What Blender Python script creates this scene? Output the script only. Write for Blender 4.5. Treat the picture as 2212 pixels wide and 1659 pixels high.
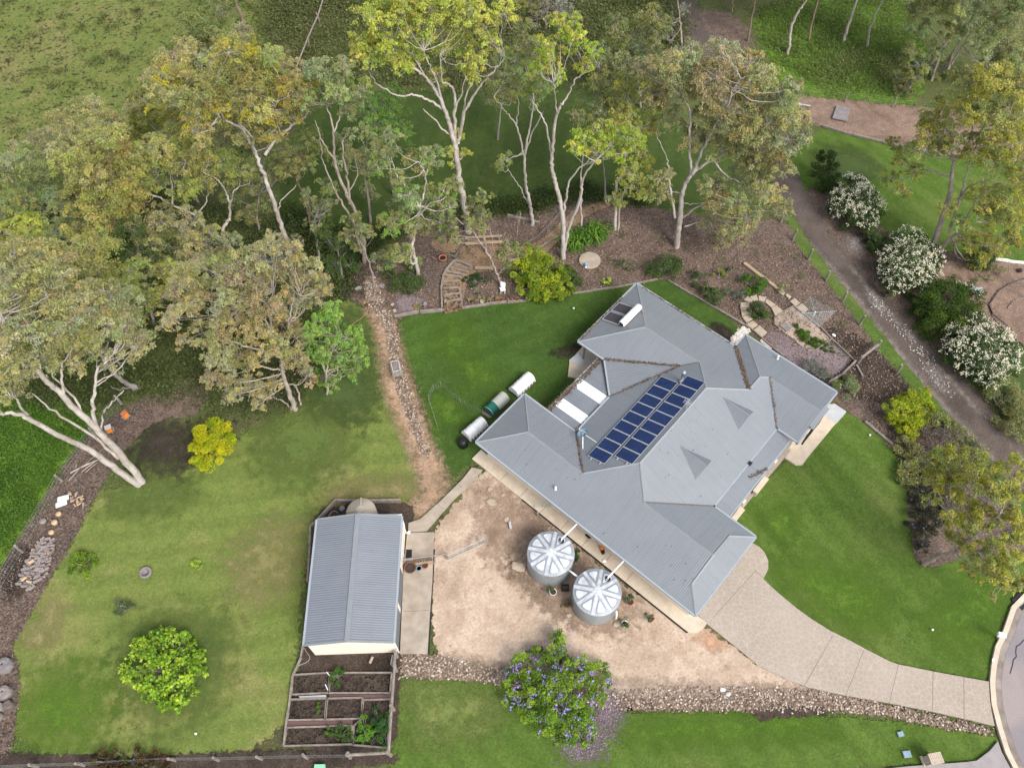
import bpy, bmesh, math, random
import numpy as np
from mathutils import Vector, Matrix, Euler
sc = bpy.context.scene
for o in list(bpy.data.objects): bpy.data.objects.remove(o, do_unlink=True)
rnd = random.Random(7)
NR = np.random.RandomState(11)
R = math.radians
# ---------------------------------------------------------------- camera (28 mm drone lens, 57.7 m up)
FP, TILT, ROLL, CAMH = 1790.0, 0.55797, -0.01392, 57.7
PX, PY = 1106.0, 829.4
cam = bpy.data.cameras.new('camera'); co = bpy.data.objects.new('camera', cam)
sc.collection.objects.link(co)
CM = Matrix.Rotation(TILT, 3, 'X') @ Matrix.Rotation(ROLL, 3, 'Z')
co.matrix_world = Matrix.Translation((0, 0, CAMH)) @ CM.to_4x4()
cam.sensor_fit = 'HORIZONTAL'; cam.sensor_width = 36; cam.lens = FP/2212*36
cam.clip_start = 0.5; cam.clip_end = 3000
sc.camera = co
# ---------------------------------------------------------------- light
SUN_AZ = (0.62, -0.78)      # horizontal direction towards the sun
SUN_EL = 48
sun = bpy.data.lights.new('sun', 'SUN'); so = bpy.data.objects.new('sun', sun); sc.collection.objects.link(so)
sd = Vector((SUN_AZ[0]*math.cos(R(SUN_EL)), SUN_AZ[1]*math.cos(R(SUN_EL)), math.sin(R(SUN_EL)))).normalized()
so.rotation_euler = sd.to_track_quat('Z', 'Y').to_euler()
sun.energy = 1.85; sun.angle = R(24); sun.color = (1.0, 0.95, 0.88)
w = bpy.data.worlds.new('World'); sc.world = w; w.use_nodes = True
nt = w.node_tree
sky = nt.nodes.new('ShaderNodeTexSky'); sky.sky_type = 'NISHITA'; sky.sun_disc = False
sky.sun_elevation = R(SUN_EL); sky.sun_rotation = math.atan2(SUN_AZ[0], SUN_AZ[1])
sky.air_density = 1.0; sky.dust_density = 3.0; sky.ozone_density = 1.0
bg = nt.nodes['Background']; bg.inputs['Strength'].default_value = 0.15
hs = nt.nodes.new('ShaderNodeHueSaturation'); hs.inputs['Saturation'].default_value = .42     # thin cloud veil
nt.links.new(sky.outputs[0], hs.inputs['Color']); nt.links.new(hs.outputs[0], bg.inputs['Color'])
sc.view_settings.view_transform = 'Standard'; sc.view_settings.look = 'None'
sc.view_settings.gamma = 1; sc.view_settings.exposure = 0.82
sc.render.engine = 'CYCLES'
# ---------------------------------------------------------------- photo pixel -> world
def ray(p):
    d = CM @ Vector(((p[0]-PX)/FP, -(p[1]-PY)/FP, -1.0)); return d
def G(p, z=0.0):
    d = ray(p); t = (z-CAMH)/d.z
    return Vector((d.x*t, d.y*t, z))
def frm(X0, Y0, W, N=2212.0):
    k = W/N*0.69845; x0 = X0*0.69845; y0 = Y0*0.69845
    return lambda *p: [(x0+a*k, y0+b*k) for a, b in p]
fA = frm(1400, 800, 1300); fB = frm(850, 1450, 1100); fC = frm(2067, 1550, 1100); fE = frm(2067, 750, 1100)
fT3 = frm(2067, 0, 1100); fW1 = frm(0, 750, 1100); fW2 = frm(0, 1550, 1100); fM = frm(1000, 650, 900)
fV = frm(870, 1900, 400, 1397); fH = frm(2250, 820, 550); fS = frm(950, 1500, 450); fK = frm(2700, 1900, 467, 1631)
fQ = frm(1550, 1550, 650, 2210); fN = frm(2750, 750, 417); fG = frm(1400, 1130, 320, 1966); fL = frm(0, 1150, 450)
fZ = frm(2200, 1250, 450, 2209); fU = frm(0, 1450, 400, 1659); fP = frm(1250, 650, 550, 1270)
PHI = -0.7328287
UD = Vector((math.cos(PHI), math.sin(PHI), 0)); VD = Vector((-UD.y, UD.x, 0)); ZD = Vector((0, 0, 1))
def U(u, v, z=0.0): return UD*u + VD*v + ZD*z
# ---------------------------------------------------------------- materials
def newmat(name):
    m = bpy.data.materials.new(name); m.use_nodes = True
    n = m.node_tree; b = n.nodes['Principled BSDF']
    b.inputs['Specular IOR Level'].default_value = 0.25
    return m, n, b
def rgb(c): return (c[0], c[1], c[2], 1)
def noise(n, scale, detail=4, rough=.55, vec=None, dist=0):
    t = n.nodes.new('ShaderNodeTexNoise'); t.inputs['Scale'].default_value = scale
    t.inputs['Detail'].default_value = detail; t.inputs['Roughness'].default_value = rough
    t.inputs['Distortion'].default_value = dist
    if vec is not None: n.links.new(vec, t.inputs['Vector'])
    return t.outputs['Fac']
def ramp(n, fac, a, b):
    r = n.nodes.new('ShaderNodeMapRange'); r.inputs['From Min'].default_value = a; r.inputs['From Max'].default_value = b
    n.links.new(fac, r.inputs['Value']); return r.outputs['Result']
def mix(n, fac, a, b, mode='MIX'):
    m = n.nodes.new('ShaderNodeMix'); m.data_type = 'RGBA'; m.blend_type = mode
    def s(i, v):
        if isinstance(v, (tuple, list)): m.inputs[i].default_value = rgb(v)
        else: n.links.new(v, m.inputs[i])
    if isinstance(fac, float): m.inputs[0].default_value = fac
    else: n.links.new(fac, m.inputs[0])
    s(6, a); s(7, b); return m.outputs[2]
def mth(n, op, a, b=None, clamp=False):
    m = n.nodes.new('ShaderNodeMath'); m.operation = op; m.use_clamp = clamp
    for i, v in enumerate((a, b)):
        if v is None: continue
        if isinstance(v, (int, float)): m.inputs[i].default_value = v
        else: n.links.new(v, m.inputs[i])
    return m.outputs[0]
def bump(n, b, h, strength, dist):
    k = n.nodes.new('ShaderNodeBump'); k.inputs['Strength'].default_value = strength; k.inputs['Distance'].default_value = dist
    n.links.new(h, k.inputs['Height']); n.links.new(k.outputs[0], b.inputs['Normal'])
def objvec(n):
    return n.nodes.new('ShaderNodeTexCoord').outputs['Object']
def ground_mat(name, c1, c2, c3, big=.12, mid=.7, fine=9.0, lo=.62, hi=1.4, bmp=.5, edge=None, c4=None, c4r=(.6, .75), c4s=3.0, c3r=(.5, .68), blend=False, mow=None):
    """three colours of the same ground mixed by broad and middling noise, grain by fine noise"""
    m, n, b = newmat(name); v = objvec(n)
    nm = noise(n, mid, 5, .6, v); nb = noise(n, big, 4, .6, v, .6); nf = noise(n, fine, 3, .7, v)
    col = mix(n, ramp(n, nm, .38, .64), c1, c2)
    col = mix(n, ramp(n, nb, *c3r), col, c3)
    if c4: col = mix(n, ramp(n, noise(n, c4s, 5, .65, v), *c4r), col, c4)
    if mow:      # mower passes
        mp = n.nodes.new('ShaderNodeMapping'); mp.inputs['Rotation'].default_value = (0, 0, mow[0]); n.links.new(v, mp.inputs[0])
        wv = n.nodes.new('ShaderNodeTexWave'); wv.inputs['Scale'].default_value = .17; wv.inputs['Distortion'].default_value = 5; wv.inputs['Detail'].default_value = 2; wv.inputs['Detail Scale'].default_value = .35; n.links.new(mp.outputs[0], wv.inputs[0])
        col = mix(n, mth(n, 'MULTIPLY', ramp(n, wv.outputs['Fac'], .3, .8), mow[1]*2.6), col, tuple(x*.72 for x in c1))
        tf = noise(n, 2.6, 5, .7, v); col = mix(n, mth(n, 'MULTIPLY', ramp(n, tf, .52, .7), .35), col, tuple(x*1.35+.01 for x in c2)); col = mix(n, mth(n, 'MULTIPLY', ramp(n, tf, .46, .3), .4), col, tuple(x*.6 for x in c1))
    g = ramp(n, nf, .25, .75); g = mth(n, 'MULTIPLY_ADD', g, hi-lo); g.node.inputs[2].default_value = lo
    h = n.nodes.new('ShaderNodeCombineColor'); [n.links.new(g, h.inputs[i]) for i in range(3)]
    col = mix(n, 1.0, col, h.outputs[0], 'MULTIPLY')
    n.links.new(col, b.inputs['Base Color']); b.inputs['Roughness'].default_value = .95
    b.inputs['Specular IOR Level'].default_value = .1
    bump(n, b, nf, bmp, .12)
    if edge is not None:
        a = n.nodes.new('ShaderNodeAttribute'); a.attribute_name = 'sdf'
        ne = noise(n, edge, 6, .72, v)
        s = mth(n, 'SUBTRACT', ne, .5); s = mth(n, 'MULTIPLY', s, 3.2)
        s = mth(n, 'ADD', s, a.outputs['Fac'])
        s = ramp(n, s, -.55, .75) if blend else mth(n, 'GREATER_THAN', s, 0)
        n.links.new(s, b.inputs['Alpha'])
    return m
def plain(name, c, rough=.6, metal=0, var=.25, scale=2.0, c2=None, bmp=0, bs=20, spec=.3, s2=None):
    m, n, b = newmat(name); v = objvec(n)
    nn = noise(n, scale, 6, .65, v)
    c2 = c2 or tuple(x*(1-var) for x in c)
    n.links.new(mix(n, ramp(n, nn, .35, .68), c, c2), b.inputs['Base Color'])
    b.inputs['Roughness'].default_value = rough; b.inputs['Metallic'].default_value = metal
    b.inputs['Specular IOR Level'].default_value = spec
    if bmp: bump(n, b, noise(n, bs, 4, .6, v), bmp, .03)
    return m
def corrugated(name, c, c2, period=.15, depth=.03, rough=.5, lap=.76):
    m, n, b = newmat(name)
    uv = n.nodes.new('ShaderNodeUVMap').outputs[0]; v = objvec(n)
    wv = n.nodes.new('ShaderNodeTexWave'); wv.wave_type = 'BANDS'; wv.bands_direction = 'X'
    wv.inputs['Scale'].default_value = .31416/period; wv.inputs['Distortion'].default_value = 0; n.links.new(uv, wv.inputs[0])
    col = mix(n, ramp(n, noise(n, .45, 5, .6, v), .35, .7), c, c2)
    col = mix(n, ramp(n, noise(n, 5, 5, .7, v), .55, .8), col, tuple(x*.78 for x in c))
    sx = n.nodes.new('ShaderNodeSeparateXYZ'); n.links.new(uv, sx.inputs[0]); fl = mth(n, 'FRACT', mth(n, 'DIVIDE', sx.outputs[0], lap)); fl = mth(n, 'LESS_THAN', fl, .04); col = mix(n, mth(n, 'MULTIPLY', fl, .30), col, tuple(x*.5 for x in c))
    st_ = n.nodes.new('ShaderNodeMapping'); st_.inputs['Scale'].default_value = (3.5, .25, 1); n.links.new(uv, st_.inputs[0]); col = mix(n, mth(n, 'MULTIPLY', ramp(n, noise(n, 1.0, 5, .65, st_.outputs[0]), .5, .72), .28), col, tuple(x*.74 for x in c2))
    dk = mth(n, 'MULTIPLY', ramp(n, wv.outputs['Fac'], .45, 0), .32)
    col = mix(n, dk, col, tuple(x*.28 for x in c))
    n.links.new(col, b.inputs['Base Color']); b.inputs['Roughness'].default_value = rough
    b.inputs['Specular IOR Level'].default_value = .35
    bump(n, b, wv.outputs['Fac'], .42, depth)
    return m
def leafmat(name, trans=.42):
    m = bpy.data.materials.new(name); m.use_nodes = True; n = m.node_tree
    for x in list(n.nodes):
        if x.type != 'OUTPUT_MATERIAL': n.nodes.remove(x)
    out = n.nodes['Material Output']
    a = n.nodes.new('ShaderNodeAttribute'); a.attribute_name = 'tint'
    d = n.nodes.new('ShaderNodeBsdfPrincipled'); d.inputs['Roughness'].default_value = .6; d.inputs['Specular IOR Level'].default_value = .2
    t = n.nodes.new('ShaderNodeBsdfTranslucent'); mx = n.nodes.new('ShaderNodeMixShader'); mx.inputs[0].default_value = trans
    n.links.new(a.outputs['Color'], d.inputs['Base Color']); n.links.new(a.outputs['Color'], t.inputs['Color'])
    n.links.new(d.outputs[0], mx.inputs[1]); n.links.new(t.outputs[0], mx.inputs[2]); n.links.new(mx.outputs[0], out.inputs['Surface'])
    return m
LEAF = leafmat('leaf')
def barkmat(name, c1, c2, c3):
    m, n, b = newmat(name); v = objvec(n)
    mp = n.nodes.new('ShaderNodeMapping'); mp.inputs['Scale'].default_value = (1, 1, .35); n.links.new(v, mp.inputs[0])
    col = mix(n, ramp(n, noise(n, 1.6, 5, .65, mp.outputs[0], .8), .42, .62), c1, c2)
    col = mix(n, ramp(n, noise(n, 5, 4, .7, mp.outputs[0]), .58, .7), col, c3)
    n.links.new(col, b.inputs['Base Color']); b.inputs['Roughness'].default_value = .9
    bump(n, b, noise(n, 9, 4, .6, mp.outputs[0]), .5, .04)
    return m
M = {}
M['bark_white'] = barkmat('bark_white', (.46, .42, .385), (.31, .265, .23), (.17, .125, .10))
M['bark_pale'] = barkmat('bark_pale', (.36, .31, .27), (.25, .20, .17), (.14, .10, .08))
M['bark_brown'] = barkmat('bark_brown', (.22, .16, .12), (.15, .10, .075), (.30, .25, .22))
M['bark_grey'] = barkmat('bark_grey', (.27, .24, .23), (.18, .16, .15), (.12, .10, .09))
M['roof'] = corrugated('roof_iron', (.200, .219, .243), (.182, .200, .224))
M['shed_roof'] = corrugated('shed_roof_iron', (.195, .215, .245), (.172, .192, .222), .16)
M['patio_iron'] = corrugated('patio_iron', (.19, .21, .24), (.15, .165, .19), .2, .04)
M['patio_clear'] = corrugated('polycarbonate', (.82, .84, .86), (.72, .74, .76), .2, .02)
M['cap'] = plain('ridge_metal', (.215, .234, .256), .5, var=.12)
M['gutter'] = plain('gutter_metal', (.30, .335, .37), .45, var=.12)
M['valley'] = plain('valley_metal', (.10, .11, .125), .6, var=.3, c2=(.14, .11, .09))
M['cream'] = plain('cream_wall', (.68, .60, .49), .8, var=.08)
M['cream_brick'] = plain('cream_brick', (.60, .50, .39), .85, var=.15, scale=6)
M['white'] = plain('white_paint', (.78, .78, .76), .5, var=.06)
M['soffit'] = plain('soffit', (.6, .57, .5), .7, var=.05)
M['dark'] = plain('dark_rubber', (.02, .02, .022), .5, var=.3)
M['glass'] = plain('dark_glass', (.03, .035, .04), .12, spec=.6, var=.2)
M['roller'] = corrugated('roller_door', (.20, .225, .25), (.17, .19, .21), .1, .02)
M['alu'] = plain('aluminium', (.62, .62, .64), .35, .3, var=.1)
M['galv'] = plain('galvanised', (.36, .39, .41), .42, .35, c2=(.27, .30, .31), scale=1.6)
M['galv_lid'] = plain('galvanised_lid', (.32, .345, .375), .4, .2, c2=(.22, .24, .27), scale=2.2)
M['galv_rib'] = plain('galvanised_rib', (.66, .68, .71), .4, .15, c2=(.38, .40, .43), scale=2.4)
M['galv_shadow'] = plain('galvanised_shadow_line', (.24, .26, .29), .5, .2)  # shadow line round each pressed lid panel, painted as darker metal
M['poly'] = plain('tan_plastic', (.40, .35, .29), .6, var=.12)
M['concrete'] = plain('concrete', (.38, .325, .265), .9, c2=(.27, .225, .18), scale=1.2, bmp=.2)
M['concrete2'] = plain('light_concrete', (.56, .48, .38), .9, c2=(.44, .37, .29), scale=1.5, bmp=.15)
M['slab_grey'] = plain('grey_slab', (.45, .46, .48), .85, c2=(.36, .37, .38), scale=1.5)
M['timber'] = plain('weathered_timber', (.27, .235, .21), .9, c2=(.15, .125, .105), scale=3, bmp=.4)
M['sleeper'] = plain('old_sleeper', (.17, .14, .125), .95, c2=(.09, .07, .06), scale=4, bmp=.5)
M['pine'] = plain('pine_timber', (.36, .27, .18), .85, c2=(.26, .19, .13), scale=4)
M['terracotta'] = plain('terracotta', (.42, .14, .07), .8, var=.25)
M['redpot'] = plain('red_plastic', (.40, .06, .035), .6, var=.2)
M['soil'] = plain('dark_soil', (.035, .026, .022), .95, c2=(.07, .05, .04), scale=8, bmp=.5)
M['rock'] = plain('pale_rock', (.42, .35, .27), .9, c2=(.30, .24, .19), scale=4, bmp=.4)
M['greyrock'] = plain('grey_rock', (.24, .22, .22), .9, c2=(.15, .13, .13), scale=5, bmp=.4)
M['cloth'] = plain('white_netting', (.68, .69, .71), .8, c2=(.68, .70, .73), scale=3)
M['greennet'] = plain('green_netting', (.015, .14, .11), .8, var=.3)
M['blue'] = plain('blue_lid', (.20, .33, .42), .6, var=.15)
M['orange'] = plain('orange_plastic', (.72, .22, .03), .6, var=.2)
M['black'] = plain('black_plastic', (.018, .018, .02), .4, var=.3)
M['straw'] = plain('log_end', (.50, .36, .22), .9, c2=(.40, .28, .17), scale=6)
M['mint'] = plain('mint_plastic', (.22, .50, .32), .5, var=.1)
M['wire'] = plain('fence_wire', (.30, .32, .31), .6, var=.2)
# ---------------------------------------------------------------- mesh helpers
def setp(o, label=None, cat=None, group=None, kind=None):
    if label: o['label'] = label
    if cat: o['category'] = cat
    if group: o['group'] = group
    if kind: o['kind'] = kind
    return o
def empty(name, loc, label, cat, group=None, rz=0):
    o = bpy.data.objects.new(name, None); sc.collection.objects.link(o); o.location = loc; o.rotation_euler = (0, 0, rz)
    o.empty_display_size = .3
    return setp(o, label, cat, group)
def rawmesh(name, V, F, mat, tint=None, smooth=False, parent=None, uv=None, sdf=None, mats=None, midx=None):
    """V (n,3) array, F (m,k) int array or list of lists"""
    me = bpy.data.meshes.new(name)
    if isinstance(F, np.ndarray):
        V = np.asarray(V, dtype=np.float32); k = F.shape[1]; nf = len(F)
        me.vertices.add(len(V)); me.vertices.foreach_set('co', V.ravel())
        me.loops.add(nf*k); me.loops.foreach_set('vertex_index', F.astype(np.int32).ravel())
        me.polygons.add(nf); me.polygons.foreach_set('loop_start', np.arange(0, nf*k, k, dtype=np.int32))
        me.update(calc_edges=True)
    else:
        me.from_pydata([tuple(v) for v in V], [], F); me.update()
    if tint is not None:
        a = me.attributes.new('tint', 'FLOAT_COLOR', 'FACE')
        c = np.ones((len(tint), 4), dtype=np.float32); c[:, :3] = tint; a.data.foreach_set('color', c.ravel())
    if sdf is not None:
        a = me.attributes.new('sdf', 'FLOAT', 'POINT'); a.data.foreach_set('value', np.asarray(sdf, dtype=np.float32))
    if uv is not None:
        l = me.uv_layers.new(name='UVMap')
        for i, c in enumerate(uv): l.data[i].uv = c
    for mm in (mats or [mat]): me.materials.append(mm)
    if midx is not None: me.polygons.foreach_set('material_index', np.asarray(midx, dtype=np.int32))
    if smooth: me.polygons.foreach_set('use_smooth', np.ones(len(me.polygons), dtype=bool))
    o = bpy.data.objects.new(name, me); sc.collection.objects.link(o)
    if parent is not None:
        o.parent = parent
        o.matrix_parent_inverse = (Matrix.Translation(parent.location) @ parent.rotation_euler.to_matrix().to_4x4()).inverted()
    return o
class MB:
    def __init__(s): s.v = []; s.f = []; s.m = []
    def add(s, V, F, mi=0):
        k = len(s.v); s.v += [tuple(v) for v in V]; s.f += [[i+k for i in f] for f in F]; s.m += [mi]*len(F); return s
    def box(s, c, d, rz=0, mi=0, taper=1.0):
        c = Vector(c); x, y, z = d[0]/2, d[1]/2, d[2]/2; q = Matrix.Rotation(rz, 3, 'Z')
        V = [c+q@Vector((a*x*(taper if e > 0 else 1), b*y*(taper if e > 0 else 1), e*z)) for e in (-1, 1) for a, b in ((-1, -1), (1, -1), (1, 1), (-1, 1))]
        return s.add(V, [[3, 2, 1, 0], [4, 5, 6, 7], [0, 1, 5, 4], [1, 2, 6, 5], [2, 3, 7, 6], [3, 0, 4, 7]], mi)
    def beam(s, p, q, w=.1, h=.1, mi=0, lift=0):
        p = Vector(p); q = Vector(q); p.z += lift; q.z += lift
        d = (q-p).normalized(); a = d.cross(ZD)
        if a.length < .05: a = Vector((1, 0, 0))
        a.normalize(); b = a.cross(d).normalized()
        V = [e + a*i*w/2 + b*j*h/2 for e in (p, q) for i, j in ((-1, -1), (1, -1), (1, 1), (-1, 1))]
        return s.add(V, [[0, 1, 2, 3], [7, 6, 5, 4], [1, 0, 4, 5], [2, 1, 5, 6], [3, 2, 6, 7], [0, 3, 7, 4]], mi)
    def prism(s, poly, z0, z1, mi=0):
        n = len(poly); V = [(p[0], p[1], z0) for p in poly]+[(p[0], p[1], z1) for p in poly]
        return s.add(V, [list(range(n))[::-1], list(range(n, 2*n))]+[[i, (i+1) % n, n+(i+1) % n, n+i] for i in range(n)], mi)
    def tube(s, pts, rad, n=8, mi=0, cap=True):
        pts = [Vector(p) for p in pts]; rad = rad if isinstance(rad, (list, tuple)) else [rad]*len(pts)
        V = []; a = None
        for i, p in enumerate(pts):
            d = (pts[min(i+1, len(pts)-1)]-pts[max(i-1, 0)]).normalized()
            if a is None: a = d.cross(Vector((.3, .9, .2))).normalized()
            a = (a-d*a.dot(d)).normalized(); b = d.cross(a)
            V += [p+(a*math.cos(t)+b*math.sin(t))*rad[i] for t in [2*math.pi*j/n for j in range(n)]]
        F = [[i*n+j, i*n+(j+1) % n, (i+1)*n+(j+1) % n, (i+1)*n+j] for i in range(len(pts)-1) for j in range(n)]
        if cap: F += [list(range(n))[::-1], list(range((len(pts)-1)*n, len(pts)*n))]
        return s.add(V, F, mi)
    def lathe(s, c, prof, n=24, mi=0, sx=1, sy=1, rz=0, cap=True):
        c = Vector(c); V = []
        for r, z in prof:
            for j in range(n):
                t = 2*math.pi*j/n; x, y = r*math.cos(t)*sx, r*math.sin(t)*sy
                V.append(c+Vector((x*math.cos(rz)-y*math.sin(rz), x*math.sin(rz)+y*math.cos(rz), z)))
        m = len(prof); F = [[i*n+j, i*n+(j+1) % n, (i+1)*n+(j+1) % n, (i+1)*n+j] for i in range(m-1) for j in range(n)]
        if cap: F += [list(range(n))[::-1], list(range((m-1)*n, m*n))]
        return s.add(V, F, mi)
    def blob(s, c, r, seed=0, mi=0, sub=1, jag=.25):
        """lumpy stone"""
        rr = random.Random(seed); bm = bmesh.new(); bmesh.ops.create_icosphere(bm, subdivisions=sub, radius=1)
        a = rr.uniform(0, 6.28); V = []
        for v in bm.verts:
            k = 1+rr.uniform(-jag, jag); x, y, z = v.co.x*r[0]*k, v.co.y*r[1]*k, v.co.z*r[2]*k
            V.append((c[0]+x*math.cos(a)-y*math.sin(a), c[1]+x*math.sin(a)+y*math.cos(a), c[2]+z))
        bm.verts.index_update()
        F = [[v.index for v in f.verts] for f in bm.faces]; bm.free(); return s.add(V, F, mi)
    def build(s, name, mats, parent=None, smooth=False):
        mats = mats if isinstance(mats, (list, tuple)) else [mats]
        return rawmesh(name, s.v, s.f, None, mats=mats, midx=s.m, parent=parent, smooth=smooth)
# ---------------------------------------------------------------- ground sheets
def inside(P, poly):
    x, y = P[:, 0], P[:, 1]; r = np.zeros(len(P), bool); n = len(poly)
    for i in range(n):
        x1, y1 = poly[i]; x2, y2 = poly[(i+1) % n]
        if y1 == y2: continue
        c = ((y1 > y) != (y2 > y)) & (x < (x2-x1)*(y-y1)/(y2-y1)+x1); r ^= c
    return r
def sdf(P, poly):
    d = np.full(len(P), 1e9); n = len(poly)
    for i in range(n):
        a = np.array(poly[i]); b = np.array(poly[(i+1) % n]); ab = b-a; L = (ab**2).sum()
        if L < 1e-9: continue
        t = np.clip(((P-a)@ab)/L, 0, 1); d = np.minimum(d, np.linalg.norm(P-(a+t[:, None]*ab), axis=1))
    return np.where(inside(P, poly), d, -d)
def smooth_poly(pts, it=2):
    for _ in range(it):
        q = []
        for i in range(len(pts)):
            a = pts[i]; b = pts[(i+1) % len(pts)]
            q += [(a[0]*.75+b[0]*.25, a[1]*.75+b[1]*.25), (a[0]*.25+b[0]*.75, a[1]*.25+b[1]*.75)]
        pts = q
    return pts
POLY = {}
LV = [-0.115]
def patch(name, px, mat, soft=.5, cell=.5, kind='structure', smooth=1, label=None, cat=None):
    """organic ground sheet: grid cells with a signed distance to the outline; the material frays the edge with noise"""
    LV[0] += .0015
    poly = [(G(p).x, G(p).y) for p in px]
    if smooth: poly = smooth_poly(poly, smooth)
    POLY.setdefault(name, []).append(poly)
    a = np.array(poly); lo = a.min(0)-soft*1.2; hi = a.max(0)+soft*1.2
    nx = int((hi[0]-lo[0])/cell)+2; ny = int((hi[1]-lo[1])/cell)+2
    X, Y = np.meshgrid(lo[0]+np.arange(nx)*cell, lo[1]+np.arange(ny)*cell, indexing='ij')
    P = np.stack([X.ravel(), Y.ravel()], 1); s = sdf(P, poly)
    idx = np.arange(nx*ny).reshape(nx, ny)
    F = np.stack([idx[:-1, :-1].ravel(), idx[1:, :-1].ravel(), idx[1:, 1:].ravel(), idx[:-1, 1:].ravel()], 1)
    keep = s[F].max(1) > -soft*.8
    F = F[keep]; used = np.unique(F); mp = np.full(nx*ny, -1); mp[used] = np.arange(len(used)); F = mp[F]
    V = np.concatenate([P[used], np.full((len(used), 1), LV[0])], 1)
    o = rawmesh(name, V, F, mat, sdf=s[used]/soft)
    setp(o, label, cat, None, kind); return o
def slab(name, px, mat, z1=.06, z0=-.1, kind='structure', smooth=0, parent=None):
    poly = [(G(p, z1).x, G(p, z1).y) for p in px]
    if smooth: poly = smooth_poly(poly, smooth)
    bm = bmesh.new(); vs = [bm.verts.new((x, y, z1)) for x, y in poly]
    f = bm.faces.new(vs); f.normal_update()
    if f.normal.z < 0: f.normal_flip()
    e = bmesh.ops.extrude_face_region(bm, geom=[f]); top = [x for x in e['geom'] if isinstance(x, bmesh.types.BMVert)]
    for v in vs: v.co.z = z0
    bmesh.ops.triangulate(bm, faces=[f for f in bm.faces if len(f.verts) > 4])
    bmesh.ops.recalc_face_normals(bm, faces=bm.faces)
    me = bpy.data.meshes.new(name); bm.to_mesh(me); bm.free(); me.materials.append(mat)
    o = bpy.data.objects.new(name, me); sc.collection.objects.link(o)
    if kind: o['kind'] = kind
    return o
# ================================================================ GROUND
gm = ground_mat
m_scrub = gm('scrub_floor', (.075, .098, .030), (.105, .115, .045), (.075, .056, .042), .09, .6, 7, .5, 1.5, .8, c4=(.030, .022, .017), c4r=(.58, .7), c4s=1.2)
m_paddock = gm('paddock_grass', (.150, .165, .048), (.110, .150, .036), (.21, .185, .080), .06, .5, 5, .6, 1.35, .8, edge=1.6, c4=(.045, .036, .028), c4r=(.55, .62), c4s=2.2)
m_lush = gm('lush_weeds', (.085, .160, .018), (.120, .200, .026), (.055, .110, .016), .2, .9, 5, .5, 1.45, 1., edge=1.6, c4=(.045, .06, .018), c4r=(.6, .72), c4s=1.8)
m_creek = gm('creek_lawn', (.044, .070, .018), (.056, .084, .020), (.036, .054, .015), .12, .5, 9, .7, 1.3, .4, edge=1.2, c4=(.03, .035, .012), c4r=(.62, .75), c4s=.9, mow=(.1,.10))
m_lawn_c = gm('backyard_lawn', (.042, .080, .016), (.053, .095, .019), (.064, .116, .020), .10, .45, 8, .68, 1.32, .4, edge=2.5, c4=(.10, .085, .045), c4r=(.70, .78), c4s=.6, mow=(1.1,.10))
m_lawn_f = gm('front_lawn', (.068, .118, .020), (.088, .138, .027), (.130, .155, .045), .10, .5, 8, .68, 1.33, .4, edge=2.5, c4=(.17, .14, .07), c4r=(.70, .80), c4s=.8, c3r=(.52, .75), mow=(-.6,.13))
m_lawn_w = gm('west_lawn', (.118, .160, .038), (.146, .178, .046), (.210, .200, .075), .13, .6, 8, .68, 1.33, .4, edge=2.0, c4=(.23, .19, .09), c4r=(.62, .76), c4s=.5, c3r=(.50, .72), mow=(1.45,.12))
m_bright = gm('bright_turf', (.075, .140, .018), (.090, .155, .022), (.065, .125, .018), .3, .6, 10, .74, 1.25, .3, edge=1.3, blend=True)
m_dull = gm('dull_turf', (.055, .085, .026), (.066, .094, .030), (.05, .075, .024), .3, .6, 10, .74, 1.25, .3, edge=1.3, blend=True)  # duller, darker turf tone for lawn patches
m_drygrass = gm('dry_turf', (.20, .185, .075), (.235, .205, .095), (.17, .17, .06), .3, .8, 10, .76, 1.22, .3, edge=1.3, blend=True)
m_mulch = gm('bark_mulch', (.160, .115, .092), (.105, .074, .060), (.088, .070, .062), .2, 1.2, 8, .45, 1.6, 1., edge=2.0, c4=(.22, .175, .145), c4r=(.54, .68), c4s=6)
m_mulch_r = gm('pink_mulch', (.25, .175, .135), (.19, .13, .10), (.13, .09, .07), .2, 1.4, 9, .6, 1.4, .8, edge=2.0, c4=(.35, .27, .21), c4r=(.56, .70), c4s=6)
m_purple = gm('violet_gravel', (.22, .175, .185), (.17, .135, .145), (.14, .11, .105), .3, 2, 9, .6, 1.45, .8, edge=2.5, c4=(.30, .25, .27), c4r=(.58, .72), c4s=8, blend=True)
m_soil = gm('garden_soil', (.055, .042, .035), (.080, .060, .048), (.040, .030, .026), .4, 1.5, 8, .5, 1.5, 1., edge=2.5)
m_dirt = gm('bare_dirt', (.49, .385, .300), (.40, .300, .225), (.27, .195, .14), .16, .8, 6, .74, 1.2, .4, edge=1.6, c4=(.19, .14, .10), c4r=(.60, .76), c4s=1.3, c3r=(.50, .72))
m_red = gm('red_dirt', (.345, .225, .15), (.39, .27, .19), (.24, .16, .105), .3, .8, 7, .75, 1.25, .4, edge=1.6, c4=(.20, .13, .09), c4r=(.62, .76), c4s=1.3)
m_path = gm('woodchip', (.30, .205, .130), (.24, .16, .10), (.19, .125, .085), .3, 1.2, 9, .6, 1.35, .7, edge=2.8)
m_gravel = gm('river_gravel', (.24, .18, .135), (.16, .115, .085), (.10, .075, .06), .4, 1.6, 5, .5, 1.5, 1.2, edge=2.0, c4=(.42, .34, .27), c4r=(.57, .66), c4s=5)
m_track = gm('track_gravel', (.098, .078, .068), (.125, .100, .088), (.066, .052, .045), .1, .7, 8, .7, 1.3, .5, edge=1.6)
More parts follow.
